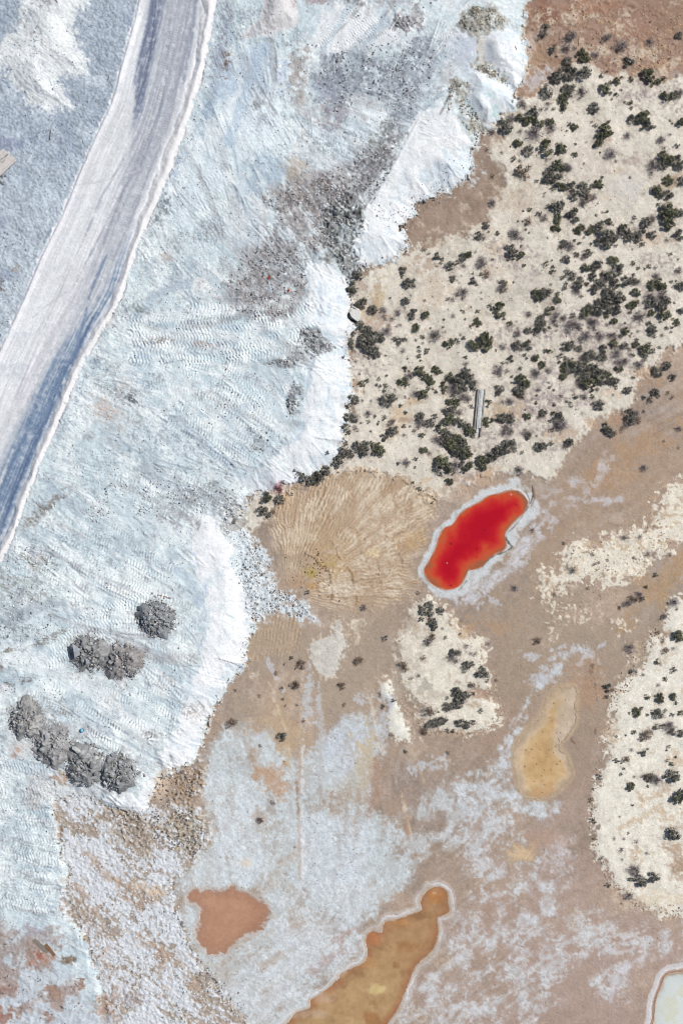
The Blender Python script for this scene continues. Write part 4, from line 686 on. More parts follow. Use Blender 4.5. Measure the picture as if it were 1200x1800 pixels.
# dirt showing through on the platform
for a in [(90, 1120, 22, 6, (120, 114, 108), -25), (60, 990, 22, 7, (128, 124, 118), 35), (85, 985, 16, 4, (110, 106, 100), 30), (35, 1030, 36, 14, (150, 152, 150), 10), (25, 1075, 30, 24, (168, 176, 182), 0), (30, 1105, 26, 20, (140, 150, 160), 20), (75, 900, 30, 8, (146, 138, 132), -38), (95, 885, 26, 6, (130, 126, 122), -40), (215, 690, 26, 14, (150, 154, 158), 10), (208, 645, 16, 10, (160, 164, 168), 0),
          (232, 700, 12, 8, (96, 100, 104), 20), (245, 545, 20, 8, (132, 140, 142), 20), (280, 600, 34, 5, (148, 144, 144), -8), (360, 608, 24, 6, (176, 164, 164), 0), (190, 720, 20, 22, (206, 190, 182), 0), (245, 640, 26, 28, (196, 211, 223), 0), (258, 645, 12, 26, (176, 196, 214), 0), (300, 650, 30, 20, (214, 224, 232), 0), (345, 760, 60, 12, (176, 188, 200), 35), (330, 880, 40, 16, (160, 166, 172), 10), (380, 870, 30, 18, (150, 154, 158), 20),
          (350, 920, 10, 8, (150, 154, 160), 0), (305, 910, 22, 14, (170, 176, 182), 20), (290, 995, 16, 10, (176, 186, 196), 0), (420, 725, 20, 10, (170, 188, 206), -20), (455, 780, 13, 10, (150, 158, 164), 30), (295, 455, 12, 8, (190, 170, 165), 0), (325, 440, 24, 12, (200, 210, 218), 0), (300, 500, 24, 14, (178, 190, 202), 0), (398, 110, 7, 22, (110, 82, 66), 5), (380, 120, 10, 50, (142, 146, 162), 12), (285, 370, 10, 26, (110, 120, 130), 25), (310, 300, 10, 30, (150, 166, 188), 25),
          (365, 200, 9, 30, (150, 168, 188), 20), (395, 30, 12, 40, (140, 145, 160), 5), (450, 190, 9, 6, (140, 142, 146), 0), (465, 215, 14, 9, (160, 166, 180), 10), (170, 640, 12, 8, (160, 176, 194), 0), (470, 510, 30, 7, (206, 218, 228), 0), (420, 560, 14, 6, (140, 150, 160), 0), (440, 565, 10, 5, (140, 148, 156), 0), (110, 1250, 16, 7, (150, 146, 144), 0), (45, 1195, 16, 5, (104, 100, 98), -20), (20, 1203, 6, 3.5, (66, 64, 62), 15), (18, 1143, 12, 4, (110, 100, 92), -10), (3, 1175, 5, 8, (150, 128, 124), 0), (0, 505, 8, 5, (120, 96, 84), 0),
          (32, 475, 7, 5, (168, 158, 150), 20), (5, 500, 5, 8, (90, 78, 72), 0), (110, 750, 12, 18, (180, 192, 206), 20), (125, 690, 14, 40, (184, 200, 218), 25), (205, 1255, 16, 6, (160, 168, 178), 20), (180, 1280, 16, 12, (170, 182, 196), 20), (270, 1290, 12, 10, (150, 150, 152), 0), (345, 1250, 14, 14, (190, 186, 184), 0), (340, 1240, 14, 12, (170, 170, 172), 0)]:
    sl, m = blob(a[0], a[1], a[2], a[3], None, .85, rot=a[5], warp=.6, wscale=7)
    tint(sl, m * sstep(-1.0, .8, .7 * DRAG[sl] + .7 * NZ(4, 50, 2)[sl] + .3), a[4])
# worked-over look: rows of grouser prints in the directions the dozer drove
def field(x0, y0, x1, y1, n, dx, dy, w=9, per=5, dz=.05, dc=8, bow=0, k=1.0):
    for i in range(n):
        f = i / max(1, n - 1)
        ax, ay = x0 + (x1 - x0) * f + rng.uniform(-3, 3), y0 + (y1 - y0) * f + rng.uniform(-3, 3)
        s = rng.uniform(.8, 1.1)
        mx, my = ax + dx * s / 2 - dy * bow, ay + dy * s / 2 + dx * bow
        tread([(ax, ay), (mx, my), (ax + dx * s, ay + dy * s)], w, per * rng.uniform(.94, 1.06), dz, dc, rng.choice([-.5, .5, .35]), k)
field(230, 560, 235, 640, 6, 300, -30, 9, 5.8, .055, 8, .06)
field(300, 650, 250, 680, 3, 220, 40, 9, 5.8, .04, 6, .08)
field(400, 640, 290, 740, 9, 130, 95, 9, 5.8, .05, 8)
field(330, 540, 430, 590, 3, 120, 10, 9, 5.8, .05, 8)
field(180, 905, 50, 985, 7, 150, 110, 8.5, 5.6, .05, 7, .03)
field(230, 960, 130, 1060, 6, 120, 60, 8.5, 5.6, .045, 7)
field(150, 1080, 40, 1180, 7, 130, -40, 8.5, 5.6, .04, 6)
field(290, 1050, 250, 1180, 6, 70, 30, 8.5, 5.6, .045, 7)
field(160, 1180, 30, 1230, 5, 150, 100, 8.5, 5.6, .05, 7)
field(260, 1200, 150, 1270, 6, 80, 60, 8.5, 5.6, .05, 8)
field(330, 1230, 230, 1330, 4, -60, -45, 8, 5.6, .04, 6)
field(0, 1330, 0, 1590, 14, 100, 14, 9, 5.4, .045, 6)
field(330, 830, 200, 840, 6, 90, 70, 8, 5.6, .045, 7)
field(360, 330, 340, 480, 6, 60, -40, 8, 5.6, .03, 5, k=.7)
field(480, 40, 500, 200, 5, 60, 60, 8, 5.6, .03, 5, k=.6)
# straight blade edges
for p in [[(400, 770), (440, 800)], [(420, 745), (465, 775)], [(395, 840), (410, 850)], [(70, 960), (150, 1010)], [(180, 930), (280, 1000)], [(170, 1225), (260, 1265)], [(260, 1200), (325, 1255)], [(160, 1250), (245, 1300)], [(405, 755), (440, 795)], [(230, 905), (300, 960)], [(290, 640), (420, 620)]]:
    stroke(p, 1.0, (150, 160, 174), .7, .8, 1, 10, -.08, broken=20)

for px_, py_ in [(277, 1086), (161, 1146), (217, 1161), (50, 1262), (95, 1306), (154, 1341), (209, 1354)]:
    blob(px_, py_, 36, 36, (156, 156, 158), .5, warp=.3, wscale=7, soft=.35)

# ------------------------------------------------------------------ lower left: clods and crust
LOWMIX = [(92, 1425), (120, 1402), (160, 1402), (200, 1425), (240, 1432), (262, 1420), (285, 1420), (300, 1405), (320, 1400), (350, 1355), (330, 1345), (352, 1340), (362, 1365), (345, 1395), (325, 1418), (350, 1425), (366, 1452), (372, 1470), (352, 1502), (332, 1535), (306, 1550), (303, 1590), (315, 1622), (335, 1670), (350, 1700),
          (382, 1732), (402, 1762), (432, 1800), (470, 1870), (120, 1870), (185, 1800), (175, 1725), (160, 1690), (150, 1645), (130, 1625), (105, 1590), (115, 1560), (120, 1530), (107, 1510), (106, 1452)]
sl, m, sd = area(LOWMIX, 3, 4, 10, margin=18)
n = .7 * NZ(5, 60, 2)[sl] + .6 * NZ(3, 57, 2)[sl]
ca, sa = math.cos(.55), math.sin(.55)
u = X[sl] * ca + Y[sl] * sa; v = -X[sl] * sa + Y[sl] * ca
band = fbm(u / 5, v, 9, 3, 61)
cover = n * .8 + band * .75 + NZ(60, 62)[sl] * .9
tint(sl, m, (172, 161, 151))
C[sl] += (m * 7 * NZ(6, 63, 3)[sl])[..., None]
up = 1 - sstep(1440, 1560, Y[sl] + .35 * (X[sl] - 200))
q = m * sstep(-.45, .6, cover + .75 - 1.15 * up * sstep(150, 260, X[sl]))
tint(sl, q * .95, (212, 218, 226))
Z[sl] += m * (.13 * sstep(-8, 4, sd) + .055 * n + .02 * NZ(11, 64)[sl]) + q * .02
C[sl] += (m * 6 * NZ(3, 57, 2)[sl])[..., None]
for p, c in [([(290, 1430), (330, 1425), (366, 1455), (366, 1480), (340, 1510), (310, 1500), (285, 1470)], (158, 144, 124)), ([(170, 1420), (215, 1425), (260, 1450), (260, 1500), (220, 1490), (180, 1450)], (160, 146, 132)), ([(300, 1362), (318, 1352), (350, 1352), (358, 1365), (330, 1410), (300, 1405)], (160, 140, 120))]:
    s2, m2, sd2 = area(p, 8, 8, 14)
    qq = m2 * sstep(-.9, .4, NZ(5, 60, 2)[s2])
    tint(s2, qq * .85, c)
    C[s2] += (m2 * 12 * NZ(4, 50, 2)[s2])[..., None]; Z[s2] += .09 * m2 * NZ(4, 50, 2)[s2]
for p in [[(150, 1500), (210, 1560), (245, 1600)], [(120, 1550), (160, 1600)], [(250, 1570), (290, 1590)], [(220, 1640), (330, 1700)], [(160, 1640), (190, 1700), (200, 1760)], [(270, 1660), (290, 1740)], [(330, 1720), (360, 1780)]]:
    stroke(p, 8, (174, 150, 132), .6, 7, 5, 12, broken=9)
blob(270, 1565, 30, 8, (206, 182, 156), .7, rot=20, warp=.6); blob(285, 1380, 15, 22, (212, 192, 172), .9, rot=15, warp=.25); blob(130, 1385, 34, 26, (216, 220, 224), .8, warp=.3); blob(112, 1365, 14, 10, (168, 142, 122), .8, warp=.7, wscale=7); blob(38, 1315, 22, 13, (208, 206, 208), .8); blob(35, 1315, 5, 4, (180, 150, 130), .7); blob(28, 1325, 6, 3, (180, 152, 134), .6)
for p in [[(97, 1345), (98, 1375), (99, 1402)], [(304, 1555), (303, 1590), (316, 1625), (322, 1640), (332, 1668), (345, 1690)], [(350, 1700), (380, 1732)], [(105, 1455), (107, 1508)], [(154, 1650), (162, 1690), (172, 1722)]]:
    stroke(p, 1.1, (100, 92, 86), .75, .9, 1.5, 8, -.12, broken=10)
# misty damp corner
sl, m, sd = area([(-70, 1640), (0, 1632), (40, 1640), (80, 1668), (100, 1700), (130, 1740), (180, 1780), (190, 1870), (-70, 1870)], 18, 12, 40)
tint(sl, m * .8, (190, 198, 208))
tint(sl, m * .75 * sstep(.2, 1.2, NZ(26, 65)[sl]), (162, 142, 134))
for a in [(30, 1665, 46, 22, (158, 142, 134), .75), (70, 1688, 16, 10, (172, 132, 116), .75), (68, 1680, 8, 5, (150, 100, 84), .7), (92, 1743, 9, 12, (150, 116, 96), .85), (140, 1733, 8, 8, (144, 108, 94), .8), (132, 1735, 6, 8, (130, 100, 84), .7), (28, 1780, 9, 8, (148, 118, 104), .8), (85, 1790, 7, 10, (146, 112, 98), .7), (5, 1790, 14, 16, (150, 110, 96), .8), (12, 1740, 12, 6, (150, 120, 110), .7), (95, 1750, 26, 10, (170, 150, 140), .5), (85, 1645, 20, 12, (166, 152, 150), .7), (125, 1688, 14, 5, (120, 98, 80), .8), (52, 1637, 14, 9, (166, 162, 172), .95), (180, 1772, 16, 16, (160, 130, 112), .6), (230, 1760, 20, 10, (150, 140, 140), .5), (160, 1630, 8, 5, (170, 160, 158), .4)]:
    blob(*a[:5], k=a[5], warp=.55, wscale=9)
Z[sl] += m * .03 * n6[sl]

# ------------------------------------------------------------------ haul road
RL = [(1250, -4000), (355, -440), (275, -120), (262, -70),  (245, 0), (233, 50), (213, 120), (197, 180), (167, 245), (143, 300), (110, 380), (75, 450), (50, 510), (20, 575), (0, 620), (-28, 682), (-58, 746), (-116, 870), (-232, 1118), (-1600, 4000)]
RR = [(1390, -4000), (495, -440), (412, -120), (398, -60), (383, 0), (368, 89), (348, 170), (325, 240), (310, 283), (287, 343), (267, 383), (240, 450), (217, 523), (177, 593), (140, 663), (103, 750), (70, 827), (43, 900), (27, 943), (0, 1000), (-28, 1060), (-57, 1122), (-116, 1250), (-232, 1500), (-1300, 4000)]
sl = (slice(0, NY), slice(0, int(np.searchsorted(gx, 480))))
rl = smooth_pts(RL, False, 3); rr = smooth_pts(RR, False, 3)
dL, sL, _ = line_dist(rl, sl); dR, sR, _ = line_dist(rr, sl)
inside = poly_sd(np.vstack([rl, rr[::-1]]), sl)
RM = sstep(-1.8, 1.8, inside + 2.0 * NZ(9, 70)[sl] + 1.4 * NZ(4, 50, 2)[sl] + 1.5 * NZ(30, 1)[sl])
tt = dL / (dL + dR + 1e-6); yy = Y[sl]
st = fbm(tt * 60 + .35 * NZ(40, 73)[sl], sR / 170, 1.0, 4, 71); st2 = fbm(tt * 22, sR / 320, 1.0, 2, 72)
road = np.empty(yy.shape + (3,), np.float32); road[:] = (224, 228, 233)
road += (st * 7.5 + st2 * 6 + NZ(40, 73)[sl] * 3)[..., None]
lilac = sstep(.1, 1.4, st2) * .35
road += (np.array([206, 207, 215]) - road) * lilac[..., None]
def bandm(ys, ts, ws, aa):
    y1 = Y[sl][:, 0]
    c = np.interp(y1, ys, ts)[:, None]; w = np.interp(y1, ys, ws)[:, None]; a = np.interp(y1, ys, aa)[:, None]
    e = (tt - c + .012 * st2) / w
    return (np.exp(-e * e * e * e * .7) * a * np.clip(.75 + .3 * st + .18 * NZ(6, 74, 3)[sl], 0, 1.15)).astype(np.float32)
for ys, ts, ws, aa, c in [([-60, 0, 100, 200, 300, 450, 600, 900], [.56, .56, .58, .62, .64, .70, .66, .6], [.26, .26, .22, .19, .16, .13, .12, .12], [1.1, 1.1, 1.1, 1.15, 1.1, .85, .6, .5], (172, 178, 189)),
                          ([-60, 0, 90, 150, 200, 250], [.24, .25, .27, .30, .36, .4], [.09, .09, .085, .07, .055, .04], [1, 1, 1.05, 1.05, .8, 0], (116, 126, 150)),
                          ([-60, 0, 80, 150, 230], [.7, .7, .7, .72, .7], [.05, .05, .06, .05, .05], [.6, .6, .5, .4, 0], (146, 152, 170)),
                          ([380, 450, 500, 560, 620, 700, 800, 900, 1000], [.86, .86, .86, .82, .78, .76, .76, .77, .79], [.02, .05, .07, .09, .115, .15, .165, .165, .15], [0, .5, .8, .85, .9, 1.0, 1.0, .95, .9], (112, 134, 163)),
                          ([500, 600, 700, 1000], [.84, .83, .83, .84], [.02, .02, .025, .03], [0, .5, .7, .6], (86, 106, 138)),
                          ([330, 450, 600, 760], [.5, .56, .52, .5], [.012, .02, .03, .03], [0, .5, .5, 0], (176, 178, 190)),
                          ([150, 250, 330, 420, 520], [.62, .58, .56, .58, .6], [.012, .014, .014, .016, .016], [0, .6, .6, .6, 0], (150, 152, 166))]:
    b = bandm(ys, ts, ws, aa)
    road += (np.array(c, np.float32) - road) * np.clip(b, 0, 1)[..., None]
zr = np.zeros_like(yy)
for ct, wpx, ys0, ys1, per in [(.57, 3.2, 60, 440, 4.4), (.745, 3.4, 190, 420, 4.4), (.50, 2.4, 0, 120, 4.4), (.80, 3, 560, 900, 4.4), (.70, 3, 450, 640, 4.4), (.9, 2.5, 600, 820, 4.4)]:
    wd = (tt - ct) * (dL + dR)
    mm = (1 - sstep(wpx - .8, wpx + .8, np.abs(wd))) * sstep(ys0 - 30, ys0, yy) * (1 - sstep(ys1, ys1 + 30, yy))
    b = np.sin(2 * math.pi * sR / per)
    mm = mm * (.35 + .65 * sstep(-.5, .9, NZ(30, 1)[sl]))
    zr += mm * (b * .025 - .015); road += (mm * (b * 7 + 3))[..., None]
bw = (1 + .16 * NZ(30, 76)[sl]) * np.interp(Y[sl][:, 0], [0, 90, 160, 230, 290, 360, 450, 600, 900], [23, 18, 15, 21, 19, 16, 13, 14, 13]).astype(np.float32)[:, None]
berm = 1 - sstep(bw - 1.5, bw + 1.5, dR + 1.2 * NZ(22, 75)[sl])
road += (np.array([232, 232, 235]) - road) * (berm * .95)[..., None]
lb = 1 - sstep(7, 10, dL + NZ(22, 75)[sl])
road += (np.array([226, 226, 234]) - road) * (lb * .7)[..., None]
road += (NZ(4, 50, 2)[sl] * 2.2)[..., None]
road += (np.array([188, 194, 206]) - road) * (.5 * sstep(.9, 2.0, NZ(14, 1)[sl] + .5 * st))[..., None]
C[sl] += (road - C[sl]) * RM[..., None]
zroad = 1.27 + .012 * st + zr + .32 * np.exp(-((dR - bw * .5) / (bw * .33)) ** 2) + .25 * np.exp(-((dL - 5) / 3.0) ** 2)
zroad -= .10 * np.exp(-((dR - bw - 2.5) / 2.0) ** 2)
Z[sl] += (zroad - Z[sl]) * RM
for p, w, c in [([(285, 150), (262, 230), (230, 310), (200, 370), (170, 430), (130, 510)], 1.6, (158, 164, 178)), ([(300, 40), (292, 150), (270, 240), (240, 310)], 2.2, (150, 156, 172)), ([(330, 0), (326, 80), (310, 170), (290, 240), (262, 310), (230, 390), (200, 460)], 2.0, (164, 168, 180)), ([(270, 0), (262, 60), (245, 150), (236, 210)], 2.6, (120, 130, 152)),
                ([(276, 0), (268, 80), (252, 170)], 1.5, (104, 112, 134)), ([(180, 360), (150, 420), (110, 510), (70, 600), (30, 700)], 1.5, (196, 196, 206)), ([(150, 470), (118, 540), (80, 610), (40, 690), (0, 780)], 2.0, (206, 202, 212)), ([(345, 0), (338, 70), (322, 150)], 2.4, (150, 158, 174)), ([(190, 450), (160, 520), (140, 600), (100, 690), (50, 800), (10, 880)], 2.2, (120, 138, 166)), ([(165, 560), (120, 660), (75, 760), (30, 860)], 2.6, (92, 112, 144)),
                ([(215, 330), (185, 395), (150, 450)], 3, (230, 232, 237)), ([(250, 230), (215, 290), (180, 350), (150, 420)], 2.0, (176, 180, 192)), ([(140, 520), (100, 600), (60, 680), (20, 760)], 3.0, (226, 226, 232)), ([(60, 560), (110, 520), (160, 500)], 1.2, (200, 203, 212)), ([(120, 330), (190, 320), (250, 300)], 1.2, (204, 206, 214))]:
    s3, m3, a3, d3 = stroke(p, w, None, .85, w * .8, .7, 9)
    m3 = m3 * sstep(-1.2, .5, NZ(14, 1)[s3] + .5 * NZ(4, 50, 2)[s3] + .3)
    tint(s3, m3, c); Z[s3] -= .02 * m3
ROADM = np.zeros((NY, NX), bool); ROADM[sl] = inside > 0
print('ground colours', time.time() - T0)

# ------------------------------------------------------------------ pools
def tile(pts, ox, oy, k):
    return [(ox + a / k, oy + b / k) for a, b in pts]
POOLS = {}
RED = tile([(90, 930), (140, 850), (200, 730), (225, 640), (280, 545), (360, 510), (430, 405), (510, 345), (620, 290), (700, 235), (800, 210), (880, 185), (950, 180), (1010, 200), (1060, 260), (1070, 310), (1040, 380), (980, 440), (930, 490), (880, 550), (855, 610), (870, 690), (850, 740), (760, 790), (700, 830), (640, 900), (560, 930),
            (505, 940), (480, 1000), (440, 1070), (380, 1110), (290, 1125), (200, 1095), (130, 1040), (95, 980)], 730, 830, 5.4545)
OCHRE = tile([(480, 420), (520, 330), (600, 260), (700, 240), (790, 250), (800, 350), (780, 450), (790, 600), (720, 720), (640, 800), (620, 900), (690, 960), (740, 1080), (740, 1180), (640, 1290), (560, 1360), (430, 1400), (300, 1390), (220, 1320), (190, 1200), (160, 1050), (160, 900), (220, 780), (330, 640), (430, 550)], 880, 1170, 6)
PEACH = tile([(280, 470), (330, 400), (430, 395), (560, 390), (680, 400), (770, 350), (850, 410), (960, 460), (1080, 520), (1140, 580), (1150, 680), (1110, 760), (1040, 850), (900, 920), (800, 980), (720, 1050), (650, 1080), (510, 1080), (430, 980), (370, 870), (390, 790), (420, 640), (380, 570), (300, 510)], 280, 1500, 6)
ORANGE = tile([(-60, 1200), (30, 1018), (70, 960), (160, 930), (165, 880), (230, 840), (340, 750), (350, 715), (420, 680), (500, 640), (530, 580), (520, 490), (560, 435), (620, 445), (640, 380), (720, 360), (860, 310), (880, 290), (870, 240), (910, 180), (980, 150), (1040, 180), (1050, 260), (1050, 320), (980, 350), (985, 400), (975, 490),
               (940, 570), (860, 640), (820, 700), (790, 780), (760, 860), (725, 940), (690, 985), (660, 1040), (650, 1100), (640, 1200)], 500, 1520, 3.636)
PALE = [(1300, 1700), (1200, 1713), (1174, 1718), (1166, 1740), (1156, 1760), (1151, 1800), (1147, 1880), (1300, 1880)]

def pool(name, p, level, depth, shore=6, rag=.8):
    p = smooth_pts(p, True, 3)
    sl = box_of(p, 60)
    sd = poly_sd(p, sl) + rag * NZ(9, 80)[sl] + .8 * rag * NZ(4, 50, 2)[sl] * (rag > 1)
    POOLS[name] = [sl, sd, level]
    rim = sstep(-shore, -1, sd)
    Z[sl] = Z[sl] * (1 - rim) + rim * (level + .05 + .02 * NZ(9, 80)[sl])
    ins = sd > 0
    Z[sl] = np.where(ins, level - .015 - np.minimum(sd * depth / 30, depth), Z[sl])
    return sl, sd

# salt collar of the red pool: wide crust, lip on the lower right side
sl = box_of(RED, 60)
p = smooth_pts(RED, True, 3)
sd = poly_sd(p, sl)
w = 13 + 5 * NZ(30, 81)[sl] + 2.5 * NZ(9, 80)[sl] + 7 * sstep(0, 60, (X[sl] - 835) + (Y[sl] - 940))
m = (1 - sstep(w - 4, w + 3, -sd)) * (.92 - .25 * sstep(.2, 1.2, NZ(9, 82)[sl]))
tint(sl, m, (208, 214, 219)); Z[sl] += .03 * m
m = 1 - sstep(1, 3, -sd)
tint(sl, m * .8, (176, 112, 84))
stroke([(936, 855), (937, 872), (930, 890), (915, 912), (905, 925), (895, 935), (890, 945), (895, 955)], .8, (70, 64, 62), .75, .7, .5, dz=-.06)
stroke([(938, 860), (940, 875), (934, 890)], 1.2, (140, 120, 104), .8, .8, .5)
stroke([(893, 955), (900, 962), (888, 970), (868, 978), (855, 988), (848, 996)], 1.1, (90, 88, 86), .7, .8, .8, dz=-.08)
stroke([(925, 866), (931, 880), (926, 895)], .9, (120, 116, 114), .7, .7, .5); stroke([(820, 1022), (812, 1032), (806, 1038)], .9, (90, 88, 86), .7, .7, .5, dz=-.08)
pool('red', RED, .03, .5)
# rims of the others
for pts, c, w, k in [(OCHRE, (182, 162, 138), 9, .85), (PEACH, (188, 176, 168), 6, .6), (ORANGE, (190, 176, 162), 9, .7), (PALE, (196, 184, 176), 14, .8)]:
    sl = box_of(pts, 60)
    sd = poly_sd(smooth_pts(pts, True, 3), sl)
    tint(sl, (1 - sstep(w * .5, w * 1.2, -sd + NZ(14, 1)[sl])) * k, c)
sl = box_of(ORANGE, 60); sd = poly_sd(smooth_pts(ORANGE, True, 3), sl)
for o, wd, k in [(7.5, 1.6, .8), (12, 1.4, .35), (4, 1.0, .4)]:
    m = (1 - sstep(wd * .4, wd * 1.9, np.abs(-sd - o + 2.4 * NZ(30, 83)[sl] + .5 * NZ(4, 50, 2)[sl]))) * k * (.45 + .55 * sstep(-1, .8, NZ(22, 44)[sl]))
    tint(sl, m, (219, 222, 229)); Z[sl] += .02 * m
sl = box_of(PALE, 60); sd = poly_sd(smooth_pts(PALE, True, 3), sl)
for o, wd, c in [(3, 1.5, (150, 118, 96)), (8, 3.5, (216, 217, 222)), (14, 2.5, (206, 204, 208)), (5.5, 1, (176, 140, 120))]:
    tint(sl, (1 - sstep(wd * .6, wd * 1.4, np.abs(-sd - o + NZ(30, 83)[sl]))) * .9, c)
pool('ochre', OCHRE, -.02, .06, 4, 1.4); pool('peach', PEACH, -.02, .08, 4, 2.2); pool('orange', ORANGE, -.03, .25, 5); pool('pale', PALE, -.02, .2, 4)

def z_at(x, y):
    i = int(np.clip(np.searchsorted(gy, y), 1, NY - 1)); j = int(np.clip(np.searchsorted(gx, x), 1, NX - 1))
    return float(Z[i, j])

# sharpen the micro tone a little, as dust and grains do
C += (fbm(X, Y, 2.6, 2, 90) * 3.0)[..., None]
Z += fbm(X, Y, 3.4, 2, 91) * .006
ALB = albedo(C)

# ------------------------------------------------------------------ materials
def new_mat(name):
    m = bpy.data.materials.new(name); m.use_nodes = True
    nt = m.node_tree; nt.nodes.clear()
    out = nt.nodes.new('ShaderNodeOutputMaterial'); b = nt.nodes.new('ShaderNodeBsdfPrincipled')
    nt.links.new(b.outputs[0], out.inputs[0])
    return m, nt, b

def soil_mat(name, rough=.95, spec=.15, grain=7.0, bump=.5, bumpd=.03, speck=.22):
    m, nt, b = new_mat(name)
    at = nt.nodes.new('ShaderNodeAttribute'); at.attribute_name = 'soil'
    tc = nt.nodes.new('ShaderNodeTexCoord')
    n1 = nt.nodes.new('ShaderNodeTexNoise'); n1.inputs['Scale'].default_value = grain; n1.inputs['Detail'].default_value = 5; n1.inputs['Roughness'].default_value = .65
    n2 = nt.nodes.new('ShaderNodeTexNoise'); n2.inputs['Scale'].default_value = grain * .13; n2.inputs['Detail'].default_value = 3
    nt.links.new(tc.outputs['Object'], n1.inputs['Vector']); nt.links.new(tc.outputs['Object'], n2.inputs['Vector'])
    r1 = nt.nodes.new('ShaderNodeMapRange'); r1.inputs['From Min'].default_value = .3; r1.inputs['From Max'].default_value = .7; r1.inputs['To Min'].default_value = .80; r1.inputs['To Max'].default_value = 1.18
    r2 = nt.nodes.new('ShaderNodeMapRange'); r2.inputs['From Min'].default_value = .3; r2.inputs['From Max'].default_value = .7; r2.inputs['To Min'].default_value = .95; r2.inputs['To Max'].default_value = 1.05
    nt.links.new(n1.outputs['Fac'], r1.inputs['Value']); nt.links.new(n2.outputs['Fac'], r2.inputs['Value'])
    mu = nt.nodes.new('ShaderNodeMath'); mu.operation = 'MULTIPLY'
    nt.links.new(r1.outputs[0], mu.inputs[0]); nt.links.new(r2.outputs[0], mu.inputs[1])
    n3 = nt.nodes.new('ShaderNodeTexNoise'); n3.inputs['Scale'].default_value = grain * .55; n3.inputs['Detail'].default_value = 2
    nt.links.new(tc.outputs['Object'], n3.inputs['Vector'])
    r3 = nt.nodes.new('ShaderNodeMapRange'); r3.inputs['From Min'].default_value = .64; r3.inputs['From Max'].default_value = .72; r3.inputs['To Min'].default_value = 1.0; r3.inputs['To Max'].default_value = 1 - speck
    nt.links.new(n3.outputs['Fac'], r3.inputs['Value'])
    m3 = nt.nodes.new('ShaderNodeMath'); m3.operation = 'MULTIPLY'
    nt.links.new(mu.outputs[0], m3.inputs[0]); nt.links.new(r3.outputs[0], m3.inputs[1])
    vm = nt.nodes.new('ShaderNodeVectorMath'); vm.operation = 'SCALE'
    nt.links.new(at.outputs['Color'], vm.inputs[0]); nt.links.new(m3.outputs[0], vm.inputs['Scale'])
    nt.links.new(vm.outputs[0], b.inputs['Base Color'])
    b.inputs['Roughness'].default_value = rough; b.inputs['Specular IOR Level'].default_value = spec
    if bump:
        bp = nt.nodes.new('ShaderNodeBump'); bp.inputs['Strength'].default_value = bump; bp.inputs['Distance'].default_value = bumpd
        nt.links.new(n1.outputs['Fac'], bp.inputs['Height']); nt.links.new(bp.outputs[0], b.inputs['Normal'])
    return m

def plain_mat(name, rgb, rough=.85, var=.25, scale=6, spec=.2, rand=0.0, attr=None):
    """one weathered colour broken up by noise; rand varies it from object to object"""
    m, nt, b = new_mat(name)
    tc = nt.nodes.new('ShaderNodeTexCoord')
    n1 = nt.nodes.new('ShaderNodeTexNoise'); n1.inputs['Scale'].default_value = scale; n1.inputs['Detail'].default_value = 4
    nt.links.new(tc.outputs['Object'], n1.inputs['Vector'])
    r1 = nt.nodes.new('ShaderNodeMapRange'); r1.inputs['From Min'].default_value = .3; r1.inputs['From Max'].default_value = .7; r1.inputs['To Min'].default_value = 1 - var; r1.inputs['To Max'].default_value = 1 + var
    nt.links.new(n1.outputs['Fac'], r1.inputs['Value'])
    last = r1.outputs[0]
    if rand:
        oi = nt.nodes.new('ShaderNodeObjectInfo')
        r2 = nt.nodes.new('ShaderNodeMapRange'); r2.inputs['To Min'].default_value = 1 - rand; r2.inputs['To Max'].default_value = 1 + rand
        nt.links.new(oi.outputs['Random'], r2.inputs['Value'])
        mu = nt.nodes.new('ShaderNodeMath'); mu.operation = 'MULTIPLY'
        nt.links.new(last, mu.inputs[0]); nt.links.new(r2.outputs[0], mu.inputs[1]); last = mu.outputs[0]
    vm = nt.nodes.new('ShaderNodeVectorMath'); vm.operation = 'SCALE'
    if attr:
        at = nt.nodes.new('ShaderNodeAttribute'); at.attribute_name = attr
        nt.links.new(at.outputs['Color'], vm.inputs[0])
    else:
        vm.inputs[0].default_value = rgb
    nt.links.new(last, vm.inputs['Scale']); nt.links.new(vm.outputs[0], b.inputs['Base Color'])
    b.inputs['Roughness'].default_value = rough; b.inputs['Specular IOR Level'].default_value = spec
    return m

M_SOIL = soil_mat('desert_soil'); M_SPOIL = soil_mat('pale_spoil', grain=8, speck=.3); M_ROAD = soil_mat('graded_road', grain=9, bump=.25, speck=.06)

# ------------------------------------------------------------------ sheets cut from the survey grid
WX = ((X - 600) * S).astype(np.float32); WY = ((900 - Y) * S).astype(np.float32)
idx = np.arange(NY * NX, dtype=np.int32).reshape(NY, NX)
quads = np.stack([idx[:-1, :-1], idx[1:, :-1], idx[1:, 1:], idx[:-1, 1:]], -1).reshape(-1, 4)

def tag(o, label=None, cat=None, group=None, kind=None):
    if label: o['label'] = label
    if cat: o['category'] = cat
    if group: o['group'] = group
    if kind: o['kind'] = kind
    return o

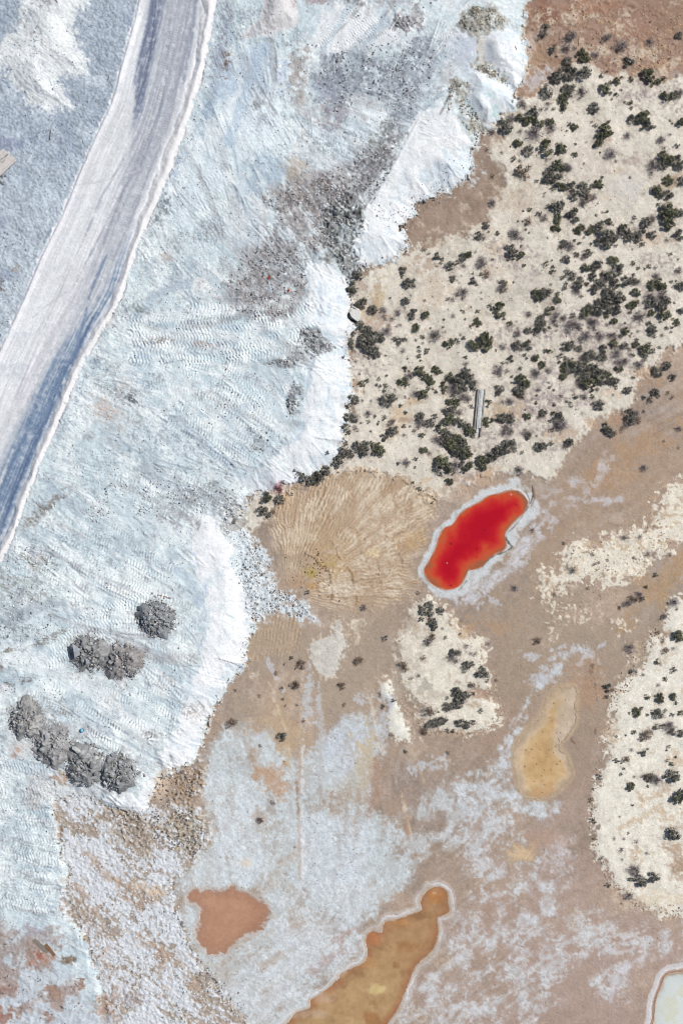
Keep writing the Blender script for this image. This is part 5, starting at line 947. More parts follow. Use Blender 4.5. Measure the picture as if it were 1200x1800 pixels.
def mesh_from(name, co, faces, mat, smooth=True, colours=None, nv=4):
    me = bpy.data.meshes.new(name)
    me.vertices.add(len(co)); me.vertices.foreach_set('co', np.ascontiguousarray(co, np.float32).ravel())
    me.loops.add(faces.size); me.loops.foreach_set('vertex_index', np.ascontiguousarray(faces, np.int32).ravel())
    me.polygons.add(len(faces)); me.polygons.foreach_set('loop_start', np.arange(0, faces.size, nv, dtype=np.int32))
    me.polygons.foreach_set('use_smooth', np.full(len(faces), smooth))
    if colours is not None:
        a = me.attributes.new('soil', 'FLOAT_COLOR', 'POINT')
        a.data.foreach_set('color', np.concatenate([colours, np.ones((len(co), 1), np.float32)], 1).astype(np.float32).ravel())
    me.materials.append(mat)
    me.update(calc_edges=True)
    return me

def add(name, me, parent=None, loc=None, rot=None, scale=None):
    o = bpy.data.objects.new(name, me); col.objects.link(o)
    if parent: o.parent = parent
    if loc is not None: o.location = loc
    if rot is not None: o.rotation_euler = rot
    if scale is not None: o.scale = scale
    return o

def sheet(name, fmask, z, colours, mat):
    f = quads[fmask.ravel()]
    used = np.zeros(NY * NX, bool); used[f.ravel()] = True
    remap = np.cumsum(used).astype(np.int32) - 1
    co = np.stack([WX.ravel()[used], WY.ravel()[used], z.ravel()[used]], 1)
    o = add(name, mesh_from(name, co, remap[f], mat, True, colours.reshape(-1, 3)[used]))
    return o

def fc(a):                                                      # value at face centres
    return (a[:-1, :-1] + a[1:, :-1] + a[1:, 1:] + a[:-1, 1:]) * .25
roadf = fc(ROADM.astype(np.float32)) > .5
platf = (fc(RAG) > 0) & ~roadf
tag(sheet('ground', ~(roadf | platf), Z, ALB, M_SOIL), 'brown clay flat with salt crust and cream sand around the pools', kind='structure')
tag(sheet('spoil_platform', platf, Z, ALB, M_SPOIL), 'pale bulldozed spoil platform with a bright white slope on its edge', kind='structure')
tag(sheet('haul_road', roadf, Z, ALB, M_ROAD), 'graded white haul road with tyre tracks and low side berms', kind='structure')

def water_mat(name, rough, spec, bump=.02):
    m, nt, b = new_mat(name)
    at = nt.nodes.new('ShaderNodeAttribute'); at.attribute_name = 'soil'
    tc = nt.nodes.new('ShaderNodeTexCoord')
    n1 = nt.nodes.new('ShaderNodeTexNoise'); n1.inputs['Scale'].default_value = 5; n1.inputs['Detail'].default_value = 4
    nt.links.new(tc.outputs['Object'], n1.inputs['Vector'])
    r1 = nt.nodes.new('ShaderNodeMapRange'); r1.inputs['From Min'].default_value = .3; r1.inputs['From Max'].default_value = .7; r1.inputs['To Min'].default_value = .95; r1.inputs['To Max'].default_value = 1.05
    nt.links.new(n1.outputs['Fac'], r1.inputs['Value'])
    vm = nt.nodes.new('ShaderNodeVectorMath'); vm.operation = 'SCALE'
    nt.links.new(at.outputs['Color'], vm.inputs[0]); nt.links.new(r1.outputs[0], vm.inputs['Scale'])
    nt.links.new(vm.outputs[0], b.inputs['Base Color'])
    b.inputs['Roughness'].default_value = rough; b.inputs['IOR'].default_value = 1.34; b.inputs['Specular IOR Level'].default_value = spec
    bp = nt.nodes.new('ShaderNodeBump'); bp.inputs['Strength'].default_value = bump; bp.inputs['Distance'].default_value = .02
    nt.links.new(n1.outputs['Fac'], bp.inputs['Height']); nt.links.new(bp.outputs[0], b.inputs['Normal'])
    return m
M_BRINE = water_mat('red_brine', .12, .35); M_SILT = water_mat('silty_water', .3, .3, .05)

def ramp(v, xs, cs):
    cs = np.asarray(cs, np.float32)
    return np.stack([np.interp(v, xs, cs[:, i]) for i in range(3)], -1).astype(np.float32)

def water(key, name, label, mat, colours):
    sl, sd, level = POOLS[key]
    fm = np.zeros((NY, NX), np.float32); fm[sl] = (sd > -2.2)
    zz = np.full((NY, NX), level, np.float32)
    cc = np.zeros((NY, NX, 3), np.float32); cc[sl] = albedo(np.clip(colours, 0, 255))
    tag(sheet(name, fc(fm) > .99, zz, cc, mat), label, kind='structure')

sl, sd, _ = POOLS['red']
v = sd + 5 * NZ(40, 84)[sl] + 2 * NZ(14, 1)[sl] - 9 * sstep(0, 60, 900 - Y[sl] - .5 * (X[sl] - 880)) * 0
cc = ramp(v, [0, 3, 8, 15, 23, 34], [(160, 96, 68), (190, 92, 60), (198, 78, 52), (194, 52, 46), (188, 31, 42), (178, 21, 39)])
for x, y, r in [(793, 956, 2.6), (851, 932, 2), (838, 965, 2), (908, 887, 1.5), (793, 1030, 2), (810, 957, 1.2), (818, 942, 1.3)]:
    q = 1 - sstep(r * .5, r * 1.3, np.hypot(X[sl] - x, Y[sl] - y)); cc += (np.array([120, 26, 34]) - cc) * (q * .7)[..., None]
for x, y in [(786, 990), (899, 869)]:
    q = 1 - sstep(.6, 1.8, np.hypot(X[sl] - x, Y[sl] - y)); cc += (np.array([236, 180, 176]) - cc) * q[..., None]
water('red', 'red_pool', 'vivid red brine pool with orange shallows and a white salt collar', M_BRINE, cc)
sl, sd, _ = POOLS['ochre']
cc = ramp(sd + 2.5 * NZ(30, 85)[sl], [0, 3, 7, 10, 14, 30], [(176, 158, 136), (188, 168, 144), (194, 172, 144), (203, 180, 150), (198, 170, 130), (198, 166, 122)])
q = sstep(-14, 4, X[sl] - np.interp(Y[sl][:, 0], [1200, 1260, 1300, 1330, 1350], [1000, 984, 975, 990, 1020])[:, None] + 4 * NZ(14, 1)[sl])
cc += (np.array([192, 176, 158]) - cc) * (q * .85)[..., None]
cc += (6 * NZ(30, 86)[sl] + 3 * n6[sl] + 3 * NZ(9, 43)[sl])[..., None]
q = sstep(.8, 1.6, NZ(40, 87)[sl]); cc += (np.array([190, 148, 100]) - cc) * (q * .5)[..., None]
for i in range(46):
    x, y = rng.uniform(918, 1000), rng.uniform(1225, 1395); r = rng.uniform(.7, 1.3)
    q = 1 - sstep(r * .6, r * 1.5, np.hypot(X[sl] - x, Y[sl] - y)); cc += (np.array([92, 72, 52]) - cc) * (q * .75)[..., None]
water('ochre', 'ochre_pool', 'drying ochre pool, curved like a bean, with pale salt on its left', M_SILT, cc)
sl, sd, _ = POOLS['peach']
cc = ramp(sd + 2 * NZ(14, 1)[sl], [0, 1.5, 4, 9, 24], [(194, 188, 186), (184, 164, 154), (168, 132, 112), (174, 134, 111), (182, 142, 117)])
cc += (3.5 * NZ(30, 86)[sl] + 2.5 * NZ(4, 50, 2)[sl])[..., None]
water('peach', 'peach_pool', 'small peach brown pool ringed by white salt in the lower left', M_SILT, cc)
sl, sd, _ = POOLS['orange']
cc = ramp(sd + 3 * NZ(30, 86)[sl], [0, 3, 10, 24], [(160, 114, 82), (164, 122, 90), (168, 130, 96), (174, 140, 104)])
q = sstep(1640, 1760, Y[sl] + 12 * NZ(40, 84)[sl]) * sstep(6, 16, sd); cc += (np.array([182, 154, 114]) - cc) * (q * .7)[..., None]
q = sstep(.4, 1.5, NZ(26, 88)[sl]); cc += (np.array([150, 118, 86]) - cc) * (q * .55)[..., None]
def dab(x, y, rx, ry, c, k):
    global cc
    q = (1 - sstep(.5, 1.3, np.hypot((X[sl] - x) / rx, (Y[sl] - y) / ry) + .25 * NZ(14, 1)[sl])) * k
    cc += (np.array(c) - cc) * q[..., None]
for a in [(660, 1745, 22, 10, (206, 184, 134), .9), (605, 1735, 8, 7, (158, 118, 88), .6), (585, 1760, 8, 7, (156, 116, 86), .6), (560, 1755, 26, 12, (192, 168, 148), .6), (590, 1715, 20, 7, (198, 176, 152), .6), (545, 1785, 30, 10, (196, 172, 150), .6), (655, 1795, 20, 16, (160, 116, 78), .8), (735, 1612, 14, 10, (150, 116, 84), .6), (655, 1655, 16, 12, (184, 120, 84), .6), (700, 1625, 18, 6, (196, 146, 96), .6), (764, 1573, 5, 3, (216, 190, 164), .9), (697, 1700, 7, 7, (150, 112, 76), .6), (715, 1670, 22, 12, (166, 124, 82), .5), (640, 1695, 30, 10, (190, 146, 100), .5), (765, 1580, 16, 16, (184, 126, 76), .6)]:
    dab(*a)
cc += (2.5 * n6[sl] + 5 * NZ(22, 44)[sl] + 3 * NZ(9, 43)[sl])[..., None] * np.array([1, .95, .8])
water('orange', 'orange_pool', 'long orange brown pool with a thin white rim at the bottom edge', M_SILT, cc)
sl, sd, _ = POOLS['pale']
cc = ramp(sd + 2 * NZ(30, 86)[sl], [0, 3, 8, 30], [(170, 150, 130), (196, 200, 196), (204, 212, 212), (212, 220, 218)])
q = sstep(.3, 1.4, NZ(20, 89)[sl]); cc += (np.array([206, 204, 178]) - cc) * (q * .5)[..., None]
water('pale', 'pale_pool', 'pale grey green pool in the bottom right corner', M_SILT, cc)
print('sheets', time.time() - T0)
del _nz, quads

# ------------------------------------------------------------------ small builders
def hull_rock(seed, n=14, flat=.7):
    r = np.random.default_rng(seed)
    bm = bmesh.new()
    for _ in range(n):
        v = r.standard_normal(3); v /= np.linalg.norm(v); v *= r.uniform(.8, 1.1)
        bm.verts.new((v[0], v[1] * r.uniform(.85, 1), v[2] * flat))
    g = bmesh.ops.convex_hull(bm, input=bm.verts)
    for v in [e for e in g['geom_interior'] if isinstance(e, bmesh.types.BMVert)]: bm.verts.remove(v)
    bmesh.ops.recalc_face_normals(bm, faces=bm.faces)
    me = bpy.data.meshes.new('rock'); bm.to_mesh(me); bm.free()
    return me

def bar_mesh(name, lx, ly, lz, mat, bev=.012, bend=0.0, ends=0.0, seed=0):
    """a sawn bar lying along x, edges worn, a little warped, with chewed ends"""
    r = random.Random(seed)
    bm = bmesh.new()
    bmesh.ops.create_cube(bm, size=1)
    bmesh.ops.scale(bm, vec=(lx, ly, lz), verts=bm.verts)
    bmesh.ops.subdivide_edges(bm, edges=[e for e in bm.edges if abs(e.verts[0].co.x - e.verts[1].co.x) > .5 * lx], cuts=5)
    for v in bm.verts:
        t = v.co.x / lx * 2
        v.co.z += bend * (t * t) + r.uniform(-.006, .006); v.co.y += r.uniform(-.05, .05) * ly
        if abs(t) > .95: v.co.x += r.uniform(-ends, ends)
    bmesh.ops.bevel(bm, geom=[e for e in bm.edges if e.calc_face_angle(0) > .6], offset=bev, segments=1, affect='EDGES')
    me = bpy.data.meshes.new(name); bm.to_mesh(me); bm.free(); me.materials.append(mat)
    return me

def tube_mesh(name, pts, rad, mat, sides=6):
    bm = bmesh.new(); rings = []
    pts = [Vector(p) for p in pts]
    for i, p in enumerate(pts):
        d = (pts[min(i + 1, len(pts) - 1)] - pts[max(i - 1, 0)]).normalized()
        a = d.orthogonal().normalized(); b = d.cross(a)
        rr = rad[i] if isinstance(rad, (list, tuple)) else rad
        rings.append([bm.verts.new(p + (a * math.cos(2 * math.pi * k / sides) + b * math.sin(2 * math.pi * k / sides)) * rr) for k in range(sides)])
    for A, B in zip(rings[:-1], rings[1:]):
        for k in range(sides): bm.faces.new((A[k], A[(k + 1) % sides], B[(k + 1) % sides], B[k]))
    bm.faces.new(rings[0][::-1]); bm.faces.new(rings[-1])
    me = bpy.data.meshes.new(name); bm.to_mesh(me); bm.free(); me.materials.append(mat)
    return me

def empty(name, loc, rz=0):
    o = bpy.data.objects.new(name, None); col.objects.link(o)
    o.location = loc; o.rotation_euler = (0, 0, rz); o.empty_display_size = .2
    return o

# ------------------------------------------------------------------ loose stones: thousands of crumbs, one mesh each kind of ground
ICO_V, ICO_F = None, None
bm = bmesh.new(); bmesh.ops.create_icosphere(bm, subdivisions=1, radius=1)
ICO_V = np.array([v.co[:] for v in bm.verts], np.float32); ICO_F = np.array([[v.index for v in f.verts] for f in bm.faces], np.int32); bm.free()

def in_poly(px, py, p):
    p = np.asarray(p, float); ins = np.zeros(px.shape, bool)
    for (ax, ay), (bx, by) in zip(p, np.roll(p, -1, 0)):
        if ay == by: continue
        c = (ay > py) != (by > py)
        ins ^= c & (px < (bx - ax) * (py - ay) / (by - ay) + ax)
    return ins

def sow(p, n, r0, r1, cols, along=None):
    """n stones inside an outline (or along a line with a spread)"""
    if along:
        q = smooth_pts(p, False, 6); k = rng.integers(0, len(q) - 1, n); t = rng.random(n)[:, None]
        xy = q[k] * (1 - t) + q[k + 1] * t + rng.normal(0, along, (n, 2))
    else:
        p = np.asarray(p, float); lo, hi_ = p.min(0), p.max(0)
        c = rng.uniform(lo, hi_, (n * 8, 2)); c = c[in_poly(c[:, 0], c[:, 1], p)]
        # gather in clumps, as tipped and bulldozed spoil does
        cl = vnoise(c[:, 0].astype(np.float32) / 17, c[:, 1].astype(np.float32) / 17, 300)
        c = c[rng.random(len(c)) < .25 + .75 * (cl > .05)]
        xy = c[:n]
    r = r0 * (r1 / r0) ** (rng.random(len(xy)) ** 1.7)
    cc = np.asarray(cols, np.float32)[rng.integers(0, len(cols), len(xy))] * rng.uniform(.88, 1.1, (len(xy), 1))
    return np.concatenate([xy, r[:, None], cc], 1)

def stones_object(name, rows, label, mat):
    rows = np.concatenate(rows); n = len(rows)
    i = np.clip(np.searchsorted(gy, rows[:, 1]), 1, NY - 1); j = np.clip(np.searchsorted(gx, rows[:, 0]), 1, NX - 1)
    keep = (rows[:, 0] > -30) & (rows[:, 0] < 1230) & (rows[:, 1] > -30) & (rows[:, 1] < 1830)
    rows, i, j = rows[keep], i[keep], j[keep]; n = len(rows)
    r = rows[:, 2] * S
    a = rng.uniform(0, 6.28, n); ca, sa = np.cos(a), np.sin(a)
    V = ICO_V[None] * rng.uniform(.72, 1.2, (n, len(ICO_V), 1))
    V = V * np.stack([r * rng.uniform(.9, 1.4, n), r * rng.uniform(.7, 1, n), r * rng.uniform(.55, .95, n)], 1)[:, None]
    x = V[..., 0] * ca[:, None] - V[..., 1] * sa[:, None]; y = V[..., 0] * sa[:, None] + V[..., 1] * ca[:, None]
    co = np.stack([x + ((rows[:, 0] - 600) * S)[:, None], y + ((900 - rows[:, 1]) * S)[:, None], V[..., 2] + (Z[i, j] + .3 * r)[:, None]], -1).reshape(-1, 3)
    f = (ICO_F[None] + (np.arange(n) * len(ICO_V))[:, None, None]).reshape(-1, 3)
    cl = np.repeat(albedo(np.clip(rows[:, 3:], 0, 255)), len(ICO_V), 0)
    return tag(add(name, mesh_from(name, co, f, mat, False, cl, 3)), label, kind='stuff')

M_STONE = plain_mat('broken_stone', (.3, .3, .3), .9, .18, 9, attr='soil')
DK = [(98, 102, 112), (120, 124, 134), (84, 86, 92)]; LT = [(214, 222, 230), (196, 206, 216), (180, 190, 200), (226, 230, 234)]; GY = [(128, 128, 130), (150, 150, 150), (104, 104, 106), (170, 168, 166)]; BR = [(150, 132, 116), (128, 108, 92), (176, 158, 140), (100, 86, 76)]
rows = []
GP = [(0, 0), (240, 0), (226, 60), (190, 190), (130, 330), (75, 450), (0, 620)]
rows += [sow(GP, 130, .7, 1.5, DK), sow(GP, 800, .7, 1.5, [(190, 204, 222), (150, 164, 188), (206, 216, 228)])]
PLAT = [(385, 0), (800, 0), (790, 190), (700, 260), (620, 400), (540, 480), (540, 640), (500, 780), (430, 860), (340, 960), (340, 1180), (270, 1350), (150, 1400), (90, 1420), (100, 1600), (0, 1640), (0, 1010), (110, 760), (240, 460), (330, 240)]
rows += [sow(PLAT, 700, .7, 1.5, DK + GY), sow(PLAT, 2200, .8, 1.9, LT)]
for p, n in [([(395, 870), (432, 885), (424, 925), (455, 950), (476, 985), (486, 1036), (512, 1044), (555, 1088), (470, 1080), (440, 1090), (405, 985), (395, 935)], 900), ([(150, 860), (340, 830), (430, 870), (400, 905), (330, 900), (250, 905), (160, 920)], 350), ([(20, 960), (110, 960), (90, 1120), (0, 1130)], 260)]:
    rows += [sow(p, n, .8, 2.3, LT + LT + LT + GY)]
for p, n in [([(575, 380), (598, 350), (628, 362), (642, 392), (632, 425), (610, 440), (600, 470), (570, 430)], 260), ([(590, 440), (622, 430), (636, 470), (628, 500), (610, 495), (596, 470)], 220), ([(530, 578), (556, 574), (574, 598), (592, 612), (562, 624), (530, 640), (465, 642), (518, 628)], 260), ([(516, 668), (532, 680), (527, 712), (512, 732), (503, 712)], 110),
             ([(575, 95), (745, 72), (768, 130), (722, 212), (650, 172), (590, 205), (560, 140)], 420), ([(560, 310), (690, 240), (704, 255), (680, 320), (600, 400), (570, 380)], 380), ([(455, 345), (560, 315), (590, 360), (560, 450), (500, 400)], 300), ([(435, 440), (530, 440), (540, 500), (500, 560), (412, 545), (400, 500)], 380), ([(700, 30), (752, 35), (722, 62), (688, 48)], 80), ([(435, 750), (475, 760), (470, 800), (445, 795)], 60)]:
    rows += [sow(p, n, .8, 2.2, GY + [(196, 200, 204), (206, 210, 214), (186, 188, 192), (120, 120, 124)])]
for p, n in [([(810, 30), (830, 16), (863, 18), (888, 40), (855, 62), (820, 58), (804, 50)], 420), ([(828, 122), (852, 114), (890, 145), (860, 140)], 110), ([(798, 146), (822, 147), (818, 174), (852, 224), (836, 246), (812, 222)], 260), ([(785, 165), (798, 140), (796, 180), (785, 205)], 70)]:
    rows += [sow(p, n, .7, 2.0, [(150, 146, 134), (186, 180, 168), (132, 128, 118), (160, 154, 142)])]
LM = [(92, 1425), (160, 1402), (262, 1420), (350, 1355), (362, 1365), (330, 1420), (372, 1470), (332, 1535), (303, 1590), (335, 1670), (402, 1762), (432, 1800), (185, 1800), (160, 1690), (105, 1590), (106, 1452)]
rows += [sow(LM, 1700, .8, 1.9, LT + [(206, 200, 194), (150, 140, 130)]), sow([(285, 1360), (358, 1350), (330, 1420), (370, 1460), (340, 1515), (290, 1490), (180, 1430), (260, 1440)], 700, .8, 2.1, BR + GY)]
rows += [sow([(0, 1640), (80, 1668), (130, 1740), (180, 1800), (0, 1800)], 200, .7, 1.5, BR + DK)]
rows += [sow(EDGE[2:70], 420, .8, 2.0, [(216, 222, 228), (190, 196, 202), (120, 112, 106), (150, 136, 122)], along=4)]
rows += [sow(EDGE[70:100], 360, .8, 2.0, [(216, 222, 228), (190, 196, 202), (120, 112, 106), (150, 136, 122)], along=5)]
rows += [sow([(845, 120), (905, 155), (908, 165)], 60, .8, 1.6, DK, along=5), sow([(655, 360), (700, 380), (760, 340), (800, 290)], 110, .8, 1.8, DK + GY, along=10), sow([(300, 1560), (316, 1625), (335, 1672), (380, 1732), (430, 1800)], 160, .8, 2.2, LT + GY, along=4), sow([(345, 1700), (430, 1790)], 60, .8, 1.6, DK, along=8)]
stones_object('loose_stones', rows, 'scattered grey and white stones and crumbs over the spoil', M_STONE)
rows = [sow([(600, 640), (640, 480), (760, 440), (900, 380), (960, 160), (1200, 140), (1200, 600), (1050, 720), (900, 820), (700, 830), (600, 780)], 900, .6, 1.2, [(120, 112, 100), (96, 88, 80), (150, 140, 126)]), sow([(940, 10), (1200, 0), (1200, 120), (1000, 110)], 420, .7, 1.7, [(196, 160, 126), (150, 112, 92), (206, 186, 160)]),
        sow([(1170, 1080), (1110, 1185), (1078, 1240), (1045, 1400), (1045, 1490), (1110, 1585), (1200, 1605)], 320, .8, 1.7, [(206, 194, 176), (176, 156, 136), (150, 128, 110)], along=6), sow([(960, 1050), (1000, 970), (1150, 900), (1190, 960), (1100, 1030), (1000, 1090)], 420, .7, 1.5, [(216, 204, 186), (180, 158, 136), (160, 138, 120)]),
        sow([(820, 1110), (865, 1200), (878, 1260), (830, 1290), (740, 1282), (700, 1180)], 180, .7, 1.6, [(206, 194, 176), (160, 138, 120)], along=5), sow([(480, 905), (500, 870), (560, 838), (650, 828), (740, 860), (765, 882)], 130, .8, 1.8, [(150, 124, 98), (186, 160, 130)], along=2), sow([(500, 980), (560, 960), (600, 1060), (520, 1040)], 120, .7, 1.8, [(150, 120, 96), (110, 86, 70), (190, 160, 130)]),
        sow([(350, 1300), (700, 1280), (760, 1500), (640, 1600), (520, 1720), (420, 1760), (360, 1700), (480, 1600), (340, 1520)], 330, .6, 1.2, [(150, 140, 134), (120, 108, 100)]), sow([(780, 1420), (1040, 1400), (1080, 1580), (1200, 1620), (1140, 1700), (1000, 1800), (700, 1800)], 200, .6, 1.2, [(206, 186, 166), (140, 112, 96)])]
stones_object('ground_crumbs', rows, 'small clods and plant crumbs strewn over sand and clay flat', M_STONE)

# ------------------------------------------------------------------ dumped piles of rock and dirt
M_ROCKS = [plain_mat('blue_grey_rock', tuple(albedo((158, 162, 170))), .85, .25, 2.5, rand=.25), plain_mat('pale_rock', tuple(albedo((192, 194, 194))), .85, .2, 2.5, rand=.2), plain_mat('dark_rock', tuple(albedo((122, 123, 126))), .85, .25, 2.5, rand=.25)]
ROCKS = []
for i in range(12):
    me = hull_rock(50 + i, 15, .6 + .05 * (i % 4)); me.materials.append(M_ROCKS[(0, 0, 1, 2)[i % 4]]); ROCKS.append(me)
M_PILE = soil_mat('dumped_dirt', grain=6, bump=.8, bumpd=.05, speck=.35)

def pile(x, y, rx, ry, h, seed, tone, label, big=(), nrock=16, nrub=420):
    r = np.random.default_rng(seed)
    wx, wy = W(x, y); zb = z_at(x, y)
    root = empty('dirt_pile', (wx, wy, zb)); tag(root, label, 'pile', 'piles of dirt dumped on the white platform')
    na, nr = 56, 18
    A, Rr = np.meshgrid(np.linspace(0, 2 * np.pi, na, endpoint=False), np.linspace(0, 1, nr))
    ph = r.uniform(0, 6, 6)
    edge = 1 + .09 * np.sin(2 * A + ph[0]) + .08 * np.sin(3 * A + ph[1]) + .05 * np.sin(5 * A + ph[2]) + .06 * np.sin(9 * A + ph[3]) + .05 * np.sin(17 * A + ph[4]) + .04 * np.sin(24 * A + ph[5])
    lx = Rr * edge * rx * S * np.cos(A); ly = Rr * edge * ry * S * np.sin(A)
    fx = (lx / S + x).astype(np.float32); fy = (-ly / S + y).astype(np.float32)
    prof = np.clip(1 - Rr ** 1.5, 0, 1) * (1 - .22 * np.exp(-(Rr / .3) ** 2)) * (1 + .3 * Rr * np.cos(A - ph[0]) + .22 * Rr * np.cos(2 * A - ph[1]))
    n1 = fbm(fx, fy, 14, 3, 200 + seed); n2 = fbm(fx, fy, 5, 2, 220 + seed); n3 = fbm(fx, fy, 2.6, 2, 230 + seed)
    lz = .85 * h * prof * (1 + .2 * n1) + (.14 * n2 + .09 * n3) * (1 - Rr ** 4) - .08 * (Rr > .98)
    c = np.array(tone, np.float32) + 8 + (7 * n1 + 9 * n2 + 12 * n3)[..., None] + np.array([-9, -2, 3])
    idx2 = np.arange(nr * na).reshape(nr, na)
    f = np.stack([idx2[:-1], idx2[1:], np.roll(idx2[1:], -1, 1), np.roll(idx2[:-1], -1, 1)], -1).reshape(-1, 4)
    add('mound', mesh_from('mound', np.stack([lx, ly, lz], -1).reshape(-1, 3), f, M_PILE, True, albedo(c.reshape(-1, 3)).astype(np.float32)), root)
    def surf(dx, dy):
        q = math.hypot(dx / rx, dy / ry)
        return .85 * h * max(0, 1 - q ** 1.5) * (1 - .22 * math.exp(-(q / .3) ** 2)) if q < 1 else 0.0
    lst = [(bx - x, by - y, a, b, rot) for bx, by, a, b, rot in big]
    nrub = int(nrub * .6)
    for _ in range(int(nrock * 1.7)):
        q = math.sqrt(r.uniform(.02, 1.0)) * .95; a = r.uniform(0, 6.28); s = 1.8 * 3.4 ** (r.random() ** 2.2)
        lst.append((q * rx * math.cos(a), q * ry * math.sin(a), s, s * r.uniform(.6, .9), r.uniform(0, 180)))
    for k, (dx, dy, a, b, rot) in enumerate(lst):
        o = add('rock', ROCKS[r.integers(0, 12)], root, (dx * S, -dy * S, surf(dx, dy) * (1.15 if k < len(big) else 1) + (.55 if k < len(big) else .3) * min(a, b) * S), (r.uniform(-.3, .3), r.uniform(-.3, .3), math.radians(rot)), (a * S, b * S, .5 * (a + b) * S * .9))
    # fine rubble, most of it rolled to the foot
    rows = []
    q = np.where(r.random(nrub) < .45, r.normal(1.0, .06, nrub), np.sqrt(r.random(nrub))); a = r.uniform(0, 6.28, nrub)
    dx = q * rx * np.cos(a); dy = q * ry * np.sin(a); rr = (.7 * 3.0 ** (r.random(nrub) ** 1.8)) * S
    V = ICO_V[None] * r.uniform(.72, 1.2, (nrub, len(ICO_V), 1)) * rr[:, None, None]
    zz = np.array([surf(p, s) for p, s in zip(dx, dy)])
    co = V + np.stack([dx * S, -dy * S, zz + .3 * rr], 1)[:, None]
    f = (ICO_F[None] + (np.arange(nrub) * len(ICO_V))[:, None, None]).reshape(-1, 3)
    cc = np.array(GY + LT[2:3] + [(150, 150, 152), (186, 184, 180), (120, 120, 124)], np.float32)[r.integers(0, 8, nrub)] + 14
    o = add('rubble', mesh_from('rubble', co.reshape(-1, 3), f, M_STONE, False, np.repeat(albedo(cc), len(ICO_V), 0), 3), root)
    o['kind'] = 'stuff'
pile(277, 1086, 33, 32, 1.5, 1, (132, 130, 130), 'round dark grey rocky pile standing alone, nearest to the white slope', [(288, 1067, 6, 5, 30), (258, 1073, 5, 4, 0), (297, 1095, 4, 3, 0), (305, 1098, 3, 2.5, 0), (262, 1090, 5, 4, 60), (278, 1065, 4, 3, 20), (270, 1100, 4, 3, 0)], 34, 700)
pile(161, 1146, 36, 33, 1.5, 2, (146, 140, 138), 'grey brown pile with a large upright boulder on its left side', [(138, 1141, 8, 16, 12), (152, 1148, 3.5, 3, 0), (159, 1159, 4.5, 6.5, 10), (165, 1129, 5, 4.5, 0), (186, 1131, 4, 4, 0), (178, 1122, 4, 3, 40), (141, 1120, 4, 3, 0), (150, 1118, 3, 3, 0)], 18)
pile(217, 1161, 36, 32, 1.4, 3, (148, 138, 134), 'grey brown pile merging into the right side of the boulder pile', [(216, 1146, 4, 6, 10), (209, 1164, 4, 5, 20), (206, 1133, 4, 4, 0), (224, 1133, 3.5, 4, 0), (200, 1172, 3, 3, 0)], 18, 560)
pile(50, 1262, 32, 37, 1.4, 4, (154, 148, 144), 'rough grey pile farthest left in the row of four', [(42, 1257, 4, 3.5, 0), (31, 1266, 3, 4, 0), (35, 1248, 4, 3, 20), (30, 1255, 3, 2, 0), (55, 1278, 3, 2.5, 0)], 14, 480)
pile(95, 1306, 35, 38, 1.3, 5, (158, 152, 150), 'smoother grey pile, second from the left in the row of four', [(88, 1290, 4, 6, 5), (77, 1281, 4, 2.5, -20), (75, 1300, 3, 3, 0), (93, 1282, 2.5, 2, 0)], 8, 380)
pile(154, 1341, 36, 37, 1.4, 6, (146, 142, 140), 'grey pile with pale angular boulders, third from the left in the row', [(141, 1315, 11, 6, -32), (152, 1325, 5, 4, 0), (173, 1328, 6, 5, 20), (167, 1339, 4, 7, 10), (144, 1347, 5, 5, 0), (132, 1356, 4, 4, 0), (152, 1343, 3, 3, 0), (163, 1319, 4, 3, 0), (173, 1355, 5, 4, 40)], 12, 420)
pile(209, 1354, 33, 33, 1.5, 7, (138, 134, 132), 'dark grey bouldery pile, last on the right in the row of four', [(192, 1350, 5, 8, 5), (204, 1355, 5, 4, 20), (202, 1324, 9, 5, 40), (195, 1366, 4, 4, 0), (238, 1347, 4, 7, 30), (210, 1379, 5, 3, 0), (222, 1365, 7, 4, 30), (187, 1362, 4, 3, 0), (216, 1335, 4, 4, 0)], 20, 520)

# single boulders
SB = [(246, 1357, 6, 4.5, 30, 'pale grey boulder beside the rightmost pile of the row of four'), (254, 1361, 5, 4, -20, 'cracked grey boulder just right of the rightmost pile'), (330, 1661, 3.4, 6.5, -25, 'dark edged slab standing on the salt rim left of the peach pool'), (319, 1626, 3, 5.5, -20, 'pale slab on the salt rim above the dark edged slab'), (274, 1047, 4, 2.5, -30, 'small grey rock above the lone round pile'), (270, 1042, 2, 3, 20, 'tiny dark rock left of the plank near the lone pile'),
      (541, 597, 7, 5, 10, 'pale grey boulder lying in the dark rubble on the platform'), (826, 293, 4, 3.5, 0, 'grey boulder at the toe of the white slope above the brown mud'), (841, 252, 2.5, 2, 0, 'small white rock on brown mud below the earth bank'), (814, 295, 2, 1.8, 0, 'small dark stone on the bluish foot of the white slope')]
for i, (x, y, a, b, rot, lab) in enumerate(SB):
    wx, wy = W(x, y)
    o = add('boulder', ROCKS[(i * 5) % 12], None, (wx, wy, z_at(x, y) + .2 * b * S), (.1, -.2, math.radians(rot)), (a * S, b * S, .5 * (a + b) * S * .8))
    tag(o, lab, 'boulder')

